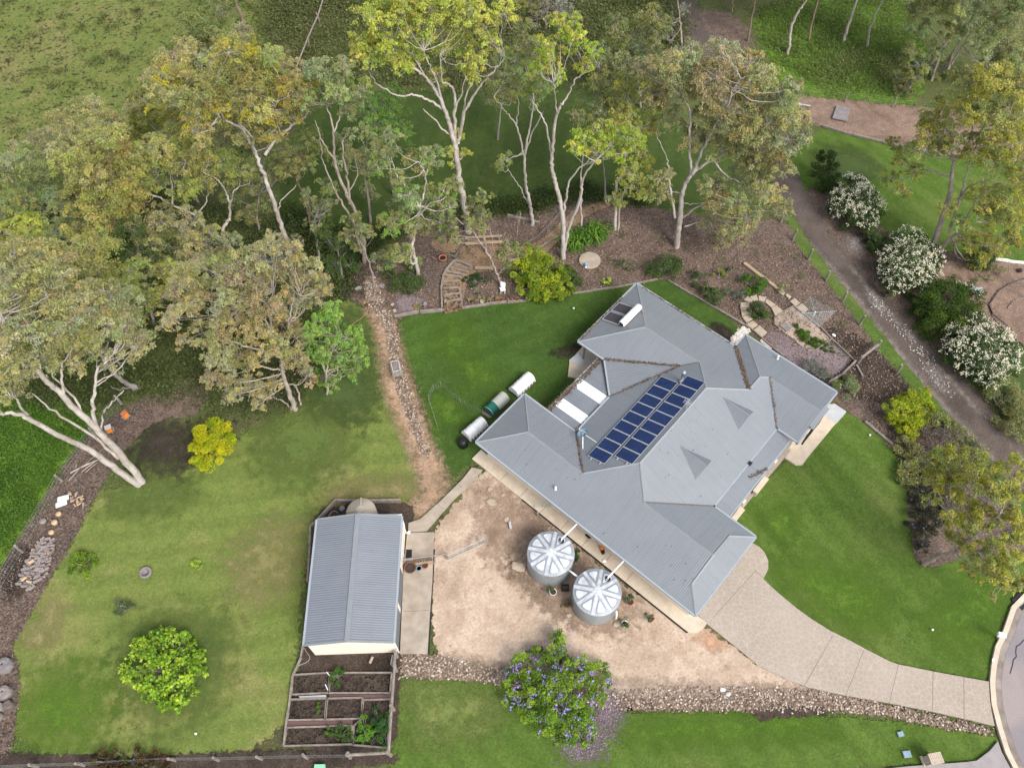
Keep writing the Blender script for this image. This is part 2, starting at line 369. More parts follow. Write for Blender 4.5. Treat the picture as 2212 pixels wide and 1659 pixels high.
m_wheel = gm('wheel_rut', (.185, .155, .135), (.155, .13, .115), (.21, .175, .15), .3, .8, 9, .75, 1.3, .4, edge=1.4, blend=True)
m_petal = gm('fallen_petals', (.52, .48, .45), (.42, .38, .35), (.34, .29, .26), .4, 2, 7, .6, 1.4, .5, edge=2.2, blend=True)
m_petalx = gm('petal_dust', (.22, .19, .18), (.30, .27, .25), (.16, .13, .12), .4, 2, 7, .6, 1.4, .5, edge=3.5, blend=True)
m_stonebed = gm('white_pebbles', (.55, .50, .46), (.42, .37, .33), (.34, .29, .25), .5, 3, 7, .6, 1.35, .8, edge=2.5)
m_dark = gm('dark_ground', (.040, .032, .026), (.055, .045, .034), (.030, .024, .020), .3, 1.2, 8, .6, 1.4, .8, edge=1.5, blend=True)  # darker brown ground tone, blended in as patches
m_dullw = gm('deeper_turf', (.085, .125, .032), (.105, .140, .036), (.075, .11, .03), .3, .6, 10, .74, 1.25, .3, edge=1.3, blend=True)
m_redb = gm('worn_earth', (.345, .225, .15), (.38, .27, .19), (.22, .155, .10), .3, .9, 7, .7, 1.3, .5, edge=2.2, c4=(.14, .11, .07), c4r=(.56, .72), c4s=1.6, blend=True)
m_dirtb = gm('thin_dirt', (.38, .30, .235), (.30, .23, .175), (.22, .165, .12), .3, 1.2, 6, .7, 1.3, .5, edge=1.8, blend=True)
m_lawn_w2 = gm('dry_lawn', (.115, .155, .040), (.145, .172, .052), (.19, .185, .08), .13, .8, 8, .68, 1.33, .4, edge=1.2, blend=True)
m_patio = gm('pink_gravel', (.42, .335, .275), (.36, .28, .225), (.30, .23, .18), .3, 2, 9, .72, 1.3, .6, edge=2.5)
m_tone = gm('stained_dirt', (.30, .215, .155), (.38, .28, .21), (.22, .155, .11), .3, .9, 7, .7, 1.25, .4, edge=1.6, c4=(.15, .11, .07), c4r=(.60, .74), c4s=1.3, blend=True)
m_bankb = gm('bare_bank', (.15, .105, .08), (.11, .10, .05), (.08, .06, .045), .4, 1.2, 7, .6, 1.4, .6, edge=1.2, blend=True)
m_tone2 = gm('orange_dirt', (.46, .27, .165), (.48, .30, .20), (.40, .24, .15), .3, .9, 7, .8, 1.2, .4, edge=1.6, blend=True)
m_tone3 = gm('mossy_dirt', (.14, .10, .065), (.18, .13, .09), (.09, .07, .045), .3, .9, 7, .7, 1.3, .4, edge=1.6, blend=True)
def asphalt():
    m, n, b = newmat('asphalt'); v = objvec(n)
    col = mix(n, ramp(n, noise(n, .22, 4, .6, v, .4), .42, .62), (.235, .215, .225), (.36, .30, .27))
    g = noise(n, 18, 3, .7, v); col = mix(n, ramp(n, g, .3, .75), col, (.17, .155, .17))
    n.links.new(col, b.inputs['Base Color']); b.inputs['Roughness'].default_value = .9; bump(n, b, g, .3, .02); return m
def crazy():
    m, n, b = newmat('stamped_concrete'); v = objvec(n)
    vr = n.nodes.new('ShaderNodeTexVoronoi'); vr.feature = 'DISTANCE_TO_EDGE'; vr.inputs['Scale'].default_value = 2.9; vr.inputs['Randomness'].default_value = .9
    nd = n.nodes.new('ShaderNodeTexNoise'); nd.inputs['Scale'].default_value = 1.2
    add = n.nodes.new('ShaderNodeVectorMath'); add.operation = 'ADD'; sc_ = n.nodes.new('ShaderNodeVectorMath'); sc_.operation = 'SCALE'; sc_.inputs['Scale'].default_value = .3
    n.links.new(v, nd.inputs['Vector']); n.links.new(nd.outputs['Color'], sc_.inputs[0]); n.links.new(v, add.inputs[0]); n.links.new(sc_.outputs[0], add.inputs[1])
    n.links.new(add.outputs[0], vr.inputs['Vector'])
    col = mix(n, ramp(n, noise(n, .22, 5, .6, v), .35, .65), (.355, .305, .255), (.300, .252, .208))
    col = mix(n, ramp(n, noise(n, 2.0, 5, .6, v), .4, .7), col, (.32, .272, .225))
    ln = ramp(n, vr.outputs['Distance'], .085, .02)
    ln = mth(n, 'MULTIPLY', ln, .6); col = mix(n, ln, col, (.42, .365, .32))
    n.links.new(col, b.inputs['Base Color']); b.inputs['Roughness'].default_value = .8; return m
m_asphalt = asphalt(); m_crazy = crazy()
me = MB(); me.add([(-600, -300, -.12), (600, -300, -.12), (600, 900, -.12), (-600, 900, -.12)], [[0, 1, 2, 3]])
o = me.build('ground', m_scrub); o['kind'] = 'structure'
# far and outer areas
patch('paddock', [(-400, -300), (560, -300), (600, 100), (480, 300), (300, 380), (120, 480), (-50, 560), (-400, 700)], m_paddock, 2.5, 1.0)
patch('weed_field', [(-400, 780), (40, 850), (215, 880), (190, 935), (150, 985), (112, 1045), (60, 1130), (0, 1228), (-120, 1400), (-500, 1800)], m_lush, .9, .6)
patch('creek_lawn', [(560, 600), (600, 420), (640, 250), (800, 190), (1000, 200), (1230, 170), (1450, 250), (1740, 380), (1680, 470), (1400, 445), (1300, 425), (1200, 440), (1130, 458), (1000, 470), (900, 480), (760, 570)], m_creek, 1.5, .7)
patch('creek_bank', fT3((520, 60), (900, -20), (1560, -20), (1600, 300), (1570, 640), (1400, 640), (880, 600), (700, 500), (600, 300)), m_lush, 2, .8)
patch('creek_bank', fT3((1040, 340), (1150, 280), (1220, 330), (1180, 430), (1080, 480), (960, 470)), m_bankb, 1.6, .4)
patch('creek_bank', fT3((1280, 420), (1400, 300), (1500, 380), (1480, 470), (1330, 500)), m_bankb, 1.6, .4)
patch('creek_bank', fT3((-40, 60), (420, 60), (540, 280), (500, 520), (300, 600), (100, 500)), m_mulch, 2.5, .8)
patch('mulch_bed', fT3((700, 580), (880, 600), (1110, 618), (1400, 650), (1900, 690), (2300, 740), (2300, 1010), (2000, 990), (1570, 945), (1330, 885), (1110, 828), (930, 770), (700, 720)), m_mulch_r, .8, .5)
patch('neighbour_lawn', fT3((700, 1060), (930, 775), (1110, 833), (1330, 890), (1570, 950), (2000, 995), (2400, 1040), (2400, 1660), (2212, 1640), (2030, 1612), (1620, 1540), (1360, 1480), (1250, 1400), (1000, 1300)), m_lawn_f, .5, .5)
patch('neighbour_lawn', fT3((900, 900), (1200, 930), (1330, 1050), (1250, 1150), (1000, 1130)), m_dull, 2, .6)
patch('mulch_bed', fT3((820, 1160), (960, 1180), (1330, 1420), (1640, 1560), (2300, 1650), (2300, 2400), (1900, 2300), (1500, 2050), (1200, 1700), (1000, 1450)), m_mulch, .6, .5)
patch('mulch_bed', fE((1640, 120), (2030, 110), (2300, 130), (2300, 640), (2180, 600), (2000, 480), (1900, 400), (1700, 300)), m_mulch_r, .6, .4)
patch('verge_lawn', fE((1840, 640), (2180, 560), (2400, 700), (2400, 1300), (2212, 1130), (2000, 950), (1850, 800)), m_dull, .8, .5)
patch('track', [(1425, -80), (1440, 0), (1480, 105), (1560, 220), (1640, 330), (1690, 440), (1749, 524), (1870, 672), (2000, 836), (2105, 955), (2330, 1190), (2330, 1060), (2212, 952), (2104, 838), (1960, 690), (1805, 524), (1745, 420), (1700, 330), (1600, 200), (1540, 100), (1500, 0), (1485, -80)], m_track, .6, .4)
patch('wheel_track', [(1741, 520), (1758, 520), (1880, 668), (2010, 830), (2110, 940), (2230, 1060), (2230, 1085), (2095, 950), (1995, 838), (1866, 676)], m_wheel, .5, .3)
patch('wheel_track', [(1776, 500), (1784, 500), (1910, 655), (2020, 775), (2120, 885), (2230, 1000), (2230, 1012), (2110, 890), (2010, 780), (1900, 660)], m_wheel, .4, .3)
patch('verge_lawn', [(1690, 440), (1718, 524), (1746, 562), (1788, 611), (1822, 652), (1861, 705), (1895, 750), (1930, 795), (1965, 843), (2010, 890), (2090, 985), (2180, 1080), (2250, 1150), (2250, 1110), (2105, 958), (2000, 838), (1870, 674), (1749, 526), (1705, 450)], m_lawn_f, .35, .3)
patch('mulch_bed', [(735, 640), (745, 590), (800, 560), (940, 470), (1000, 466), (1130, 458), (1200, 440), (1270, 430), (1350, 440), (1480, 460), (1600, 480), (1700, 470), (1724, 530), (1750, 562), (1790, 613), (1824, 654), (1863, 707), (1897, 752), (1932, 797), (1967, 845), (2012, 892), (2090, 985), (2200, 1100), (2230, 1200), (2100, 1190), (2040, 1222), (1990, 1226), (1972, 1190), (1962, 1100), (1956, 1010), (1930, 972), (1868, 909), (1826, 887), (1800, 860), (1606, 702), (1442, 604), (1420, 603), (1327, 622), (1238, 634), (1136, 650), (997, 666), (960, 670), (852, 686), (800, 672)], m_mulch, .4, .4)
patch('mulch_bed', fH((1150, 700), (1700, 900), (1950, 1150), (2250, 1500), (2300, 1700), (1600, 1700), (1300, 1500), (1600, 1180), (1300, 900)), m_soil, 1.2, .4)
patch('garden_soil', [(735, 560), (700, 480), (600, 470), (500, 560), (560, 640), (700, 640), (760, 640), (790, 600)], m_dark, 2.5, .6)
patch('lawn', [(852, 686), (960, 670), (997, 666), (1136, 650), (1238, 634), (1327, 622), (1420, 603), (1442, 604), (1606, 702), (1580, 760), (1400, 760), (1250, 850), (1100, 980), (1035, 985), (1010, 1005), (965, 1045), (950, 1000), (920, 900), (890, 810), (865, 740)], m_lawn_c, .3, .4)
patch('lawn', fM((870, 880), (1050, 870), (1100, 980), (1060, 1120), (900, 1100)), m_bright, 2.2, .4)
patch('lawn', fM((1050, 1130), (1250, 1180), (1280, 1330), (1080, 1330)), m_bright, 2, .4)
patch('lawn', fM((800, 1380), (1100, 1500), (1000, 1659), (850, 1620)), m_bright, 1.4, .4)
patch('bare_patch', fA((1340, 330), (1420, 340), (1500, 400), (1470, 440), (1390, 400)), m_dark, .5, .2)
patch('bare_patch', fA((520, 480), (670, 440), (680, 480), (620, 520), (530, 505)), m_dark, .7, .2)
patch('lawn', [(1820, 884), (1868, 909), (1930, 972), (1956, 1010), (1962, 1100), (1972, 1190), (1990, 1226), (2040, 1222), (2100, 1190), (2240, 1200), (2240, 1250), (2212, 1262), (2172, 1312), (2150, 1380), (2142, 1473), (2090, 1462), (1940, 1435), (1860, 1402), (1790, 1362), (1720, 1312), (1640, 1253), (1650, 1225), (1640, 1200), (1600, 1170), (1570, 1110), (1700, 1000), (1790, 900)], m_lawn_f, .25, .4)
patch('lawn', fC((560, 60), (800, 30), (760, 230), (640, 240)), m_bright, 1.5, .4)
patch('lawn', fC((700, 330), (1300, 500), (1350, 780), (1000, 760), (800, 560)), m_bright, 3.0, .5)
patch('lawn', fC((1750, 560), (2100, 450), (2050, 800), (1800, 900), (1600, 780)), m_bright, 3.0, .5)
patch('lawn', [(858, 1467), (1000, 1468), (1090, 1478), (1300, 1540), (1600, 1540), (1900, 1550), (2000, 1568), (2150, 1588), (2162, 1602), (2130, 1640), (2100, 1648), (1900, 1655), (1800, 1662), (1700, 1760), (780, 1760), (850, 1640)], m_lawn_f, .4, .4)
patch('lawn', fB((790, 1300), (1200, 1360), (1400, 1450), (1300, 1659), (800, 1659)), m_lawn_w2, 2.5, .5)
patch('lawn', fC((-300, 1400), (300, 1330), (1000, 1340), (1000, 1450), (300, 1500), (-300, 1480)), m_bright, 1.5, .4)
patch('lawn', [(615, 1617), (640, 1400), (672, 1128), (700, 1087), (865, 1083), (905, 1075), (905, 1010), (870, 900), (845, 830), (800, 672), (770, 650), (720, 650), (690, 800), (640, 880), (600, 905), (520, 940), (400, 1020), (308, 1048), (215, 1052), (190, 1100), (150, 1180), (100, 1260), (40, 1370), (20, 1400), (45, 1450), (25, 1622), (300, 1640)], m_lawn_w, .7, .5)
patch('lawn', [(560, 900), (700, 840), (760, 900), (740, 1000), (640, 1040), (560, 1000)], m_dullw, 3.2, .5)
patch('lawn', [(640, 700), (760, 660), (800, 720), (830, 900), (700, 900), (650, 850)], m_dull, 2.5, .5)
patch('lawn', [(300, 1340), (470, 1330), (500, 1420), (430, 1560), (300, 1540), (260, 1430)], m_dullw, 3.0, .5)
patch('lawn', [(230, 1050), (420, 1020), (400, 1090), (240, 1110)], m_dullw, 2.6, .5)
patch('lawn', [(60, 1480), (200, 1440), (230, 1580), (60, 1610)], m_bright, 3.5, .6)
patch('lawn', fW2((120, 880), (300, 600), (380, 700), (260, 950)), m_drygrass, 1.8, .4)
patch('lawn', fW2((1450, 300), (1800, 100), (1850, 500), (1500, 600)), m_drygrass, 2.8, .5)
patch('lawn', fB((330, 120), (850, 40), (860, 180), (600, 190), (350, 210)), m_drygrass, 1.8, .4)
patch('dark_ground', [(330, 900), (430, 930), (400, 1020), (340, 1000), (280, 990), (300, 930)], m_dark, 2.2, .5)
patch('mulch_bed', [(300, 860), (400, 830), (430, 790), (470, 770), (440, 900), (340, 900), (270, 965), (215, 1052), (190, 1100), (150, 1180), (100, 1260), (40, 1370), (20, 1400), (45, 1450), (25, 1622), (-60, 1760), (-300, 1700), (-100, 1380), (0, 1228), (60, 1130), (112, 1045), (150, 985), (190, 935), (250, 890)], m_mulch, .5, .4)
patch('mulch_bed', fU((60, 1659), (0, 1300), (250, 1000), (430, 1000), (300, 1300), (200, 1659)), m_dark, .8, .3)
patch('mulch_bed', [(-100, 1625), (300, 1632), (615, 1617), (860, 1627), (862, 1652), (600, 1665), (300, 1680), (-100, 1720)], m_soil, .4, .3)
patch('dirt_strip', [(785, 640), (792, 670), (809, 710), (821, 767), (829, 852), (863, 925), (890, 1000), (911, 1047), (892, 1085), (880, 1110), (905, 1120), (940, 1100), (972, 1050), (962, 1010), (940, 970), (920, 925), (897, 852), (880, 795), (866, 752), (855, 700), (850, 680)], m_redb, .9, .3)
patch('gravel_drain', [(785, 600), (812, 590), (830, 660), (850, 690), (862, 760), (880, 830), (905, 920), (930, 990), (915, 990), (885, 920), (862, 860), (845, 800), (835, 720), (812, 680), (790, 640)], m_gravel, .45, .25)
patch('yard_dirt', [(1040, 1012), (950, 1128), (937, 1150), (930, 1412), (1000, 1430), (1090, 1455), (1300, 1500), (1500, 1510), (1740, 1500), (1745, 1486), (1650, 1442), (1530, 1358), (1490, 1352), (1300, 1232), (1080, 1010)], m_dirt, .5, .3)
patch('yard_dirt', fB((1250, 60), (1750, 330), (1640, 520), (1400, 560), (1280, 430), (1300, 250)), m_tone, 2.2, .4)
patch('yard_dirt', fB((1430, 560), (1560, 620), (1750, 800), (1980, 960), (1900, 980), (1700, 860), (1500, 700)), m_tone3, 1.0, .3)
patch('yard_dirt', fB((1560, 300), (1880, 480), (2212, 760), (2212, 1000), (1900, 1000), (1560, 740)), m_tone, 1.6, .4)
patch('yard_dirt', fC((190, 800), (330, 850), (360, 900), (250, 920), (190, 880)), m_tone2, .7, .25)
patch('gravel_drain', [(862, 1414), (930, 1412), (1000, 1428), (1090, 1445), (1330, 1492), (1450, 1484), (1600, 1484), (1740, 1488), (1880, 1512), (2000, 1540), (2146, 1572), (2150, 1587), (2000, 1566), (1930, 1548), (1880, 1540), (1700, 1536), (1500, 1534), (1300, 1530), (1090, 1478), (1000, 1466), (862, 1464)], m_gravel, .45, .25)
patch('yard_dirt', [(1330, 1470), (1500, 1478), (1740, 1483), (1860, 1508), (1740, 1500), (1500, 1502), (1400, 1506), (1300, 1500), (1150, 1462), (1000, 1434), (940, 1420), (1000, 1420)], m_dirtb, .8, .3)
patch('dark_ground', fC((520, 1290), (700, 1270), (1000, 1290), (1000, 1330), (700, 1340), (560, 1365)), m_soil, .6, .25)
patch('garden_soil', [(655, 1415), (675, 1130), (702, 1090), (872, 1084), (900, 1100), (880, 1180), (872, 1410), (862, 1462), (856, 1640), (614, 1612)], m_soil, .25, .3)
patch('dark_ground', fB((560, 1180), (740, 1180), (740, 1270), (560, 1260)), m_dark, .8, .25)
patch('woodchip_path', [(960, 668), (957, 640), (955, 600), (975, 570), (1000, 545), (945, 545), (925, 525), (950, 512), (1010, 515), (1090, 520), (1130, 540), (1180, 510), (1215, 478), (1240, 450), (1290, 440), (1310, 425), (1330, 440), (1260, 470), (1225, 505), (1180, 545), (1130, 580), (1040, 585), (1010, 600), (997, 666)], m_path, .3, .25)
patch('gravel_patio', fH((585, 660), (810, 510), (880, 560), (1290, 920), (1100, 1060), (1000, 1070), (800, 900), (600, 760)), m_patio, .15, .15, smooth=0)
patch('violet_gravel', fH((450, 850), (600, 780), (1000, 1080), (1300, 940), (1580, 1190), (1250, 1450), (900, 1300), (700, 1140), (480, 930)), m_purple, .25, .2)
patch('violet_gravel', fM((540, 640), (700, 640), (800, 700), (740, 770), (550, 800)), m_purple, .5, .2)
patch('petals', [(1290, 1490), (1330, 1500), (1345, 1540), (1320, 1590), (1285, 1600), (1280, 1540)], m_purple, 1.2, .3)
patch('petals', [(1215, 1590), (1300, 1600), (1290, 1640), (1230, 1640)], m_purple, 1.6, .3)
patch('petals', fE((1240, 300), (1280, 330), (1340, 420), (1300, 420)), m_petalx, .8, .2)
patch('petals', fE((1610, 770), (1650, 790), (1720, 910), (1690, 910)), m_petalx, .9, .2)
patch('petals', fE((1090, -20), (1180, -40), (1230, 40), (1150, 70)), m_petalx, .9, .2)
patch('pebble_strip', fH((30, 920), (190, 750), (300, 820), (230, 850), (120, 980), (60, 970)), m_stonebed, .12, .12, smooth=0)
patch('pebble_strip', fH((390, 930), (430, 910), (560, 1030), (540, 1060)), m_stonebed, .12, .12, smooth=0)
patch('neighbour_path', fE((2000, 380), (2020, 330), (2100, 270), (2300, 200), (2300, 300), (2150, 360), (2110, 410), (2150, 500), (2300, 600), (2300, 700), (2100, 560), (2010, 450)), m_mulch_r, .2, .2)
# hard surfaces
LV[0] = .01
def flat(name, px, mat, z=None):
    LV[0] += .004
    return slab(name, px, mat, z1=z or LV[0], z0=-.15)
flat('driveway', fC((530, 262), (570, 285), (600, 320), (622, 370), (622, 420), (605, 455), (590, 480), (640, 530), (720, 600), (800, 665), (890, 730), (1010, 805), (1140, 870), (1240, 925), (1380, 995), (1430, 1012), (1640, 1055), (1840, 1092), (1995, 1120), (1998, 1200), (2010, 1300), (2030, 1395), (1840, 1350), (1640, 1305), (1370, 1252), (1100, 1205), (870, 1155), (760, 1115), (640, 1060), (560, 1020), (440, 920), (340, 840), (245, 765), (120, 640), (100, 560), (300, 300)), m_crazy, .07)
hp = MB(); hp.prism([tuple(U(*q)[:2]) for q in ((-21.9, 19.57), (-1.75, 19.57), (-1.5, 19.62), (-1.15, 19.9), (-.95, 20.4), (-.95, 20.95), (-1.9, 20.95), (-2.3, 20.6), (-21.9, 20.6))], -.15, .08); hp = hp.build('concrete_path', M['concrete2']); hp['kind'] = 'structure'
flat('concrete_path', fB((1225, -10), (1290, 5), (1230, 80), (1110, 190), (940, 385), (828, 392), (832, 335), (905, 310), (1040, 190), (1170, 60)), M['concrete'], .09)
flat('concrete_slab', fB((822, 396), (990, 392), (985, 560), (980, 700), (965, 900), (950, 1148), (778, 1148), (800, 640)), M['concrete'], .10)
flat('concrete_path', fZ((1560, 30), (1870, -10), (2052, 110), (1960, 215), (1880, 300), (1500, 760), (1385, 915), (1280, 917), (1120, 810), (1215, 688), (1160, 650), (1300, 480)), M['concrete2'], .085)
flat('porch_floor', fZ((1160, 650), (1215, 688), (920, 1040), (560, 1480), (300, 1800), (100, 1900), (-100, 1500), (900, 500)), m_crazy, .13)
flat('patio_floor', fA((690, 455), (740, 490), (900, 560), (800, 700), (700, 640), (606, 618), (615, 540)), M['concrete2'], .10)
flat('patio_slab', fA((612, 535), (668, 487), (735, 530), (672, 566)), M['slab_grey'], .115)
flat('side_slab', fZ((1640, 60), (1870, -10), (2052, 110), (2015, 160), (1900, 285), (1735, 185)), M['slab_grey'], .10)
# road, kerb, gutter
RK = fC((2300, 480), (2212, 570), (2130, 655), (2080, 800), (2030, 900), (2005, 1020), (1995, 1120), (2005, 1260), (2040, 1400), (2090, 1560), (2150, 1680), (2200, 1760))
def offs(pts, d):
    P = [Vector((G(p).x, G(p).y, 0)) for p in pts]; out = []
    for i, p in enumerate(P):
        t = (P[min(i+1, len(P)-1)]-P[max(i-1, 0)]).normalized(); out.append(p+Vector((-t.y, t.x, 0))*d)
    return out
k0 = offs(RK, 0); k1 = offs(RK, .33); k2 = offs(RK, .75)
def strip(name, a, b, z0, z1, mat):
    mb = MB()
    for i in range(len(a)-1):
        p = [a[i], a[i+1], b[i+1], b[i]]
        mb.prism([(q.x, q.y) for q in p], z0, z1)
    o = mb.build(name, mat); o['kind'] = 'structure'; return o
strip('kerb', k0, k1, -.1, .13, M['concrete2'])
strip('gutter_strip', k1, k2, -.1, .045, plain('kerb_channel', (.16, .13, .11), .95, c2=(.30, .26, .23), scale=.8))
rd = MB(); pts = [(q.x, q.y) for q in k2]+[(60, -10), (60, 30), (50, 45)]
rd.add([(x, y, .055) for x, y in pts], [list(range(len(pts)))[::-1]])
o = rd.build('road', m_asphalt); o['kind'] = 'structure'
bmx = bmesh.new(); bmx.from_mesh(o.data); bmesh.ops.triangulate(bmx, faces=bmx.faces); bmesh.ops.recalc_face_normals(bmx, faces=bmx.faces); bmx.to_mesh(o.data); bmx.free()
flat('concrete_path', fC((1370, 1659), (1500, 1645), (1850, 1620), (1920, 1610), (2000, 1550), (2050, 1490), (2075, 1560), (2140, 1680), (1900, 1800), (1300, 1800)), plain('grey_concrete', (.30, .275, .275), .9, c2=(.23, .21, .21), scale=1), .12)
# joints sawn in the driveway, cracks in the road
jt = MB()
for a, b in (((1022, 835), (845, 1150)), ((1215, 925), (1105, 1203)), ((1432, 1012), (1375, 1252)), ((1647, 1056), (1643, 1305)), ((1838, 1092), (1840, 1350)), ((545, 430), (280, 720)), ((600, 480), (540, 430))):
    p, q = fC(a, b); jt.beam(G(p, .072), G(q, .072), .03, .006)
o = jt.build('driveway_joint', plain('joint_line', (.19, .16, .14), .9)); o['kind'] = 'structure'
ck = MB(); cp = [G(p, .058) for p in fC((2212, 860), (2185, 890), (2165, 900), (2160, 935), (2165, 965), (2145, 985), (2140, 1020), (2125, 1070))]
for a, b in zip(cp, cp[1:]): ck.beam(a, b, .07, .006)
o = ck.build('road_crack', plain('bitumen_line', (.03, .03, .035), .8)); o['kind'] = 'structure'
jt2 = MB()
for v in [x/1.0 for x in range(-14, 0, 2)]:
    jt2.beam(U(v-5, 19.6, .083), U(v-5, 20.5, .083), .03, .004)
for a, b in (((1110, 75), (1165, 115)), ((1000, 210), (1050, 250))): p, q = fB(a, b); jt2.beam(G(p, .093), G(q, .093), .03, .006)
p, q = fB((800, 885), (960, 878)); jt2.beam(G(p, .103), G(q, .103), .03, .006)
o = jt2.build('path_joint', plain('joint_line2', (.17, .15, .13), .9)); o['kind'] = 'structure'
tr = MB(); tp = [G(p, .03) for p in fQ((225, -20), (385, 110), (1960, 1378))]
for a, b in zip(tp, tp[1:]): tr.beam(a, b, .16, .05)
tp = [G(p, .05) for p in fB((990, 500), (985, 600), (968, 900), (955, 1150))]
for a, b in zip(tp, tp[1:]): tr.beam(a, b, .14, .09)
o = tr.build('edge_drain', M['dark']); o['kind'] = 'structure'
# ================================================================ HOUSE
house = empty('house', U(-11.5, 29, 0), 'large cream house with a grey corrugated hip roof of many wings, solar panels on it', 'house')
EZ = 2.6
G1 = (-21.65, 19.95, EZ); Hh = (-21.65, 25.5, EZ); HI = (-16.5, 25.5, EZ); XX = (-16.5, 29.7, EZ); BE = (-18.95, 32.15, EZ)
B1 = (-21.65, 32.15, EZ); A1 = (-21.65, 40.03, EZ); C1 = (-11.8, 40.03, EZ); D1 = (-11.8, 41.55, EZ); E1 = (-3.5, 41.55, EZ)
K1 = (-3.5, 35.8, EZ); VT = (-5.32, 35.8, EZ); L1 = (-5.32, 27.3, EZ); I1 = (-1.8, 27.3, EZ); J1 = (-1.8, 19.95, EZ)
a1 = (-18.875, 22.725, 3.71); a2 = (-13.725, 22.725, 3.71); a3 = (-10.91, 25.54, 4.836); a5 = (-8.995, 23.625, 4.07)
g0 = (-3.2, 21.35, 3.16); g1 = (-3.2, 25.9, 3.16); g2 = (-3.2, 23.625, 4.07)
a4 = (-10.91, 33.82, 4.836); r1 = (-12.765, 35.88, 4.094); aA = (-17.915, 35.88, 4.094); sp = (-13.8, 34.85, 3.68)
p0 = (-8.56, 36.43, 3.896); p1 = (-8.56, 37.95, 3.896); p2 = (-8.02, 38.55, 3.68); e1 = (-3.5, 38.55, 3.68)
def roofmesh(name, faces, mat, parent, thick=0):
    V = []; F = []; UVs = []
    for f in faces:
        P = [U(*q) for q in f]
        n = Vector((0, 0, 0))
        for i in range(len(P)): n += (P[i]-P[0]).cross(P[(i+1) % len(P)]-P[0])
        n.normalize()
        if n.z < 0: P = P[::-1]; n = -n
        h = ZD.cross(n).normalized() if abs(n.z) < .999 else UD; up = n.cross(h)
        k = len(V); V += P; F.append(list(range(k, k+len(P)))); UVs += [(p.dot(h), p.dot(up)) for p in P]
    return rawmesh(name, V, F, mat, uv=UVs, parent=parent)
faces = [[G1, J1, g0, g2, a5, a3, a2, a1], [G1, a1, Hh], [Hh, a1, a2, HI], [HI, a2, a3, a4, r1, sp, XX], [XX, sp, BE], [B1, BE, sp, r1, aA], [B1, aA, A1],
         [A1, aA, r1, a4, p0, C1], [C1, p0, p1, D1], [a3, a5, L1, VT, p2, p1, p0, a4], [D1, p1, p2, e1, E1], [K1, VT, p2, e1], [I1, L1, a5, g2, g1], [J1, I1, g1, g0]]
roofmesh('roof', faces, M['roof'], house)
def gablet(cv, ut, uf, w=1.02):
    zt = EZ+.4*(-5.32-ut); zf = EZ+.4*(-5.32-uf)+.03
    t = (ut, cv, zt+.02); a = (uf+.12, cv, zt+.02); l = (uf+.02, cv-w, zf-.03); r = (uf+.02, cv+w, zf-.03)
    o = roofmesh('gablet', [[t, a, l], [t, r, a]], M['roof'], house)
    mb = MB(); mb.add([U(uf, cv-w+.06, zf-.05), U(uf, cv+w-.06, zf-.05), U(uf, cv, zt-.06)], [[0, 1, 2]])
    g = mb.build('louvre', M['cap'], o); return o
gablet(34.3, -9.5, -7.33); gablet(28.78, -9.55, -7.38)
mb = MB()
mb.add([U(-3.28, 21.4, 3.15), U(-3.28, 25.85, 3.15), U(-3.28, 23.625, 4.02)], [[0, 1, 2]]); mb.build('gable_wall', M['cream'], house); mb = MB()
mb.add([U(-3.6, 36.0, 2.6), U(-3.6, 41.35, 2.6), U(-3.6, 38.55, 3.60)], [[0, 1, 2]])
mb.build('gable_wall', M['cream'], house)
roofmesh('bay_hood', [[(-3.62, 37.35, 2.95), (-3.62, 39.75, 2.95), (-3.14, 39.75, 2.72), (-3.14, 37.35, 2.72)]], M['roof'], house)
roofmesh('verandah_roof', [[(-5.36, 27.34, 2.44), (-5.36, 35.76, 2.44), (-4.06, 35.76, 2.2), (-4.06, 27.34, 2.2)]], M['roof'], house)
mb = MB(); mb.beam(U(-4.0, 27.3, 2.16), U(-4.0, 35.78, 2.16), .12, .12); mb.build('verandah_gutter', M['gutter'], house)
# caps, valleys, gutters
mb = MB()
def cap(p, q, w=.26):
    a, b = U(*p), U(*q); d = (b-a).normalized(); s = d.cross(ZD).normalized()*w/2; up = Vector((0, 0, .05)); dn = Vector((0, 0, -.055))
    V = [a+s+dn, a-s+dn, a+up, b+s+dn, b-s+dn, b+up]
    mb.add(V, [[0, 2, 5, 3], [1, 4, 5, 2], [0, 1, 2], [3, 5, 4]])
for p, q in ((G1, a1), (Hh, a1), (a1, a2), (a2, a3), (a3, a4), (a3, a5), (a5, g2), (g0, g2), (g1, g2), (J1, g0), (I1, g1), (B1, aA), (A1, aA), (aA, r1), (r1, a4),
             (a4, p0), (p0, p1), (D1, p1), (p1, p2), (p2, e1), (BE, (BE[0]+.01, BE[1]+.01, EZ))): cap(p, q)
for cv, ut, uf in ((34.3, -9.5, -7.21), (28.78, -9.55, -7.26)):
    z = EZ+.4*(-5.32-ut)+.03; cap((ut, cv, z), (uf, cv, z), .16)
mb.build('ridge_capping', M['cap'], house)
mb = MB()
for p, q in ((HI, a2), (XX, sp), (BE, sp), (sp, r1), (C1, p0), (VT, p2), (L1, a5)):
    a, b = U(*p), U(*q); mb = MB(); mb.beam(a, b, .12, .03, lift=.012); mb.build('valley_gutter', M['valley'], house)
mb = MB(); out = [G1, J1, I1, L1, VT, K1, E1, D1, C1, A1, B1, BE, XX, HI, Hh]
for i in range(len(out)):
    a, b = U(*out[i]), U(*out[(i+1) % len(out)]); d = (b-a).normalized(); nrm = Vector((-d.y, d.x, 0))
    mid = (a+b)/2
    off = -nrm*.05
    mb.beam(a+off-d*.02, b+off+d*.02, .13, .13, lift=-.05)
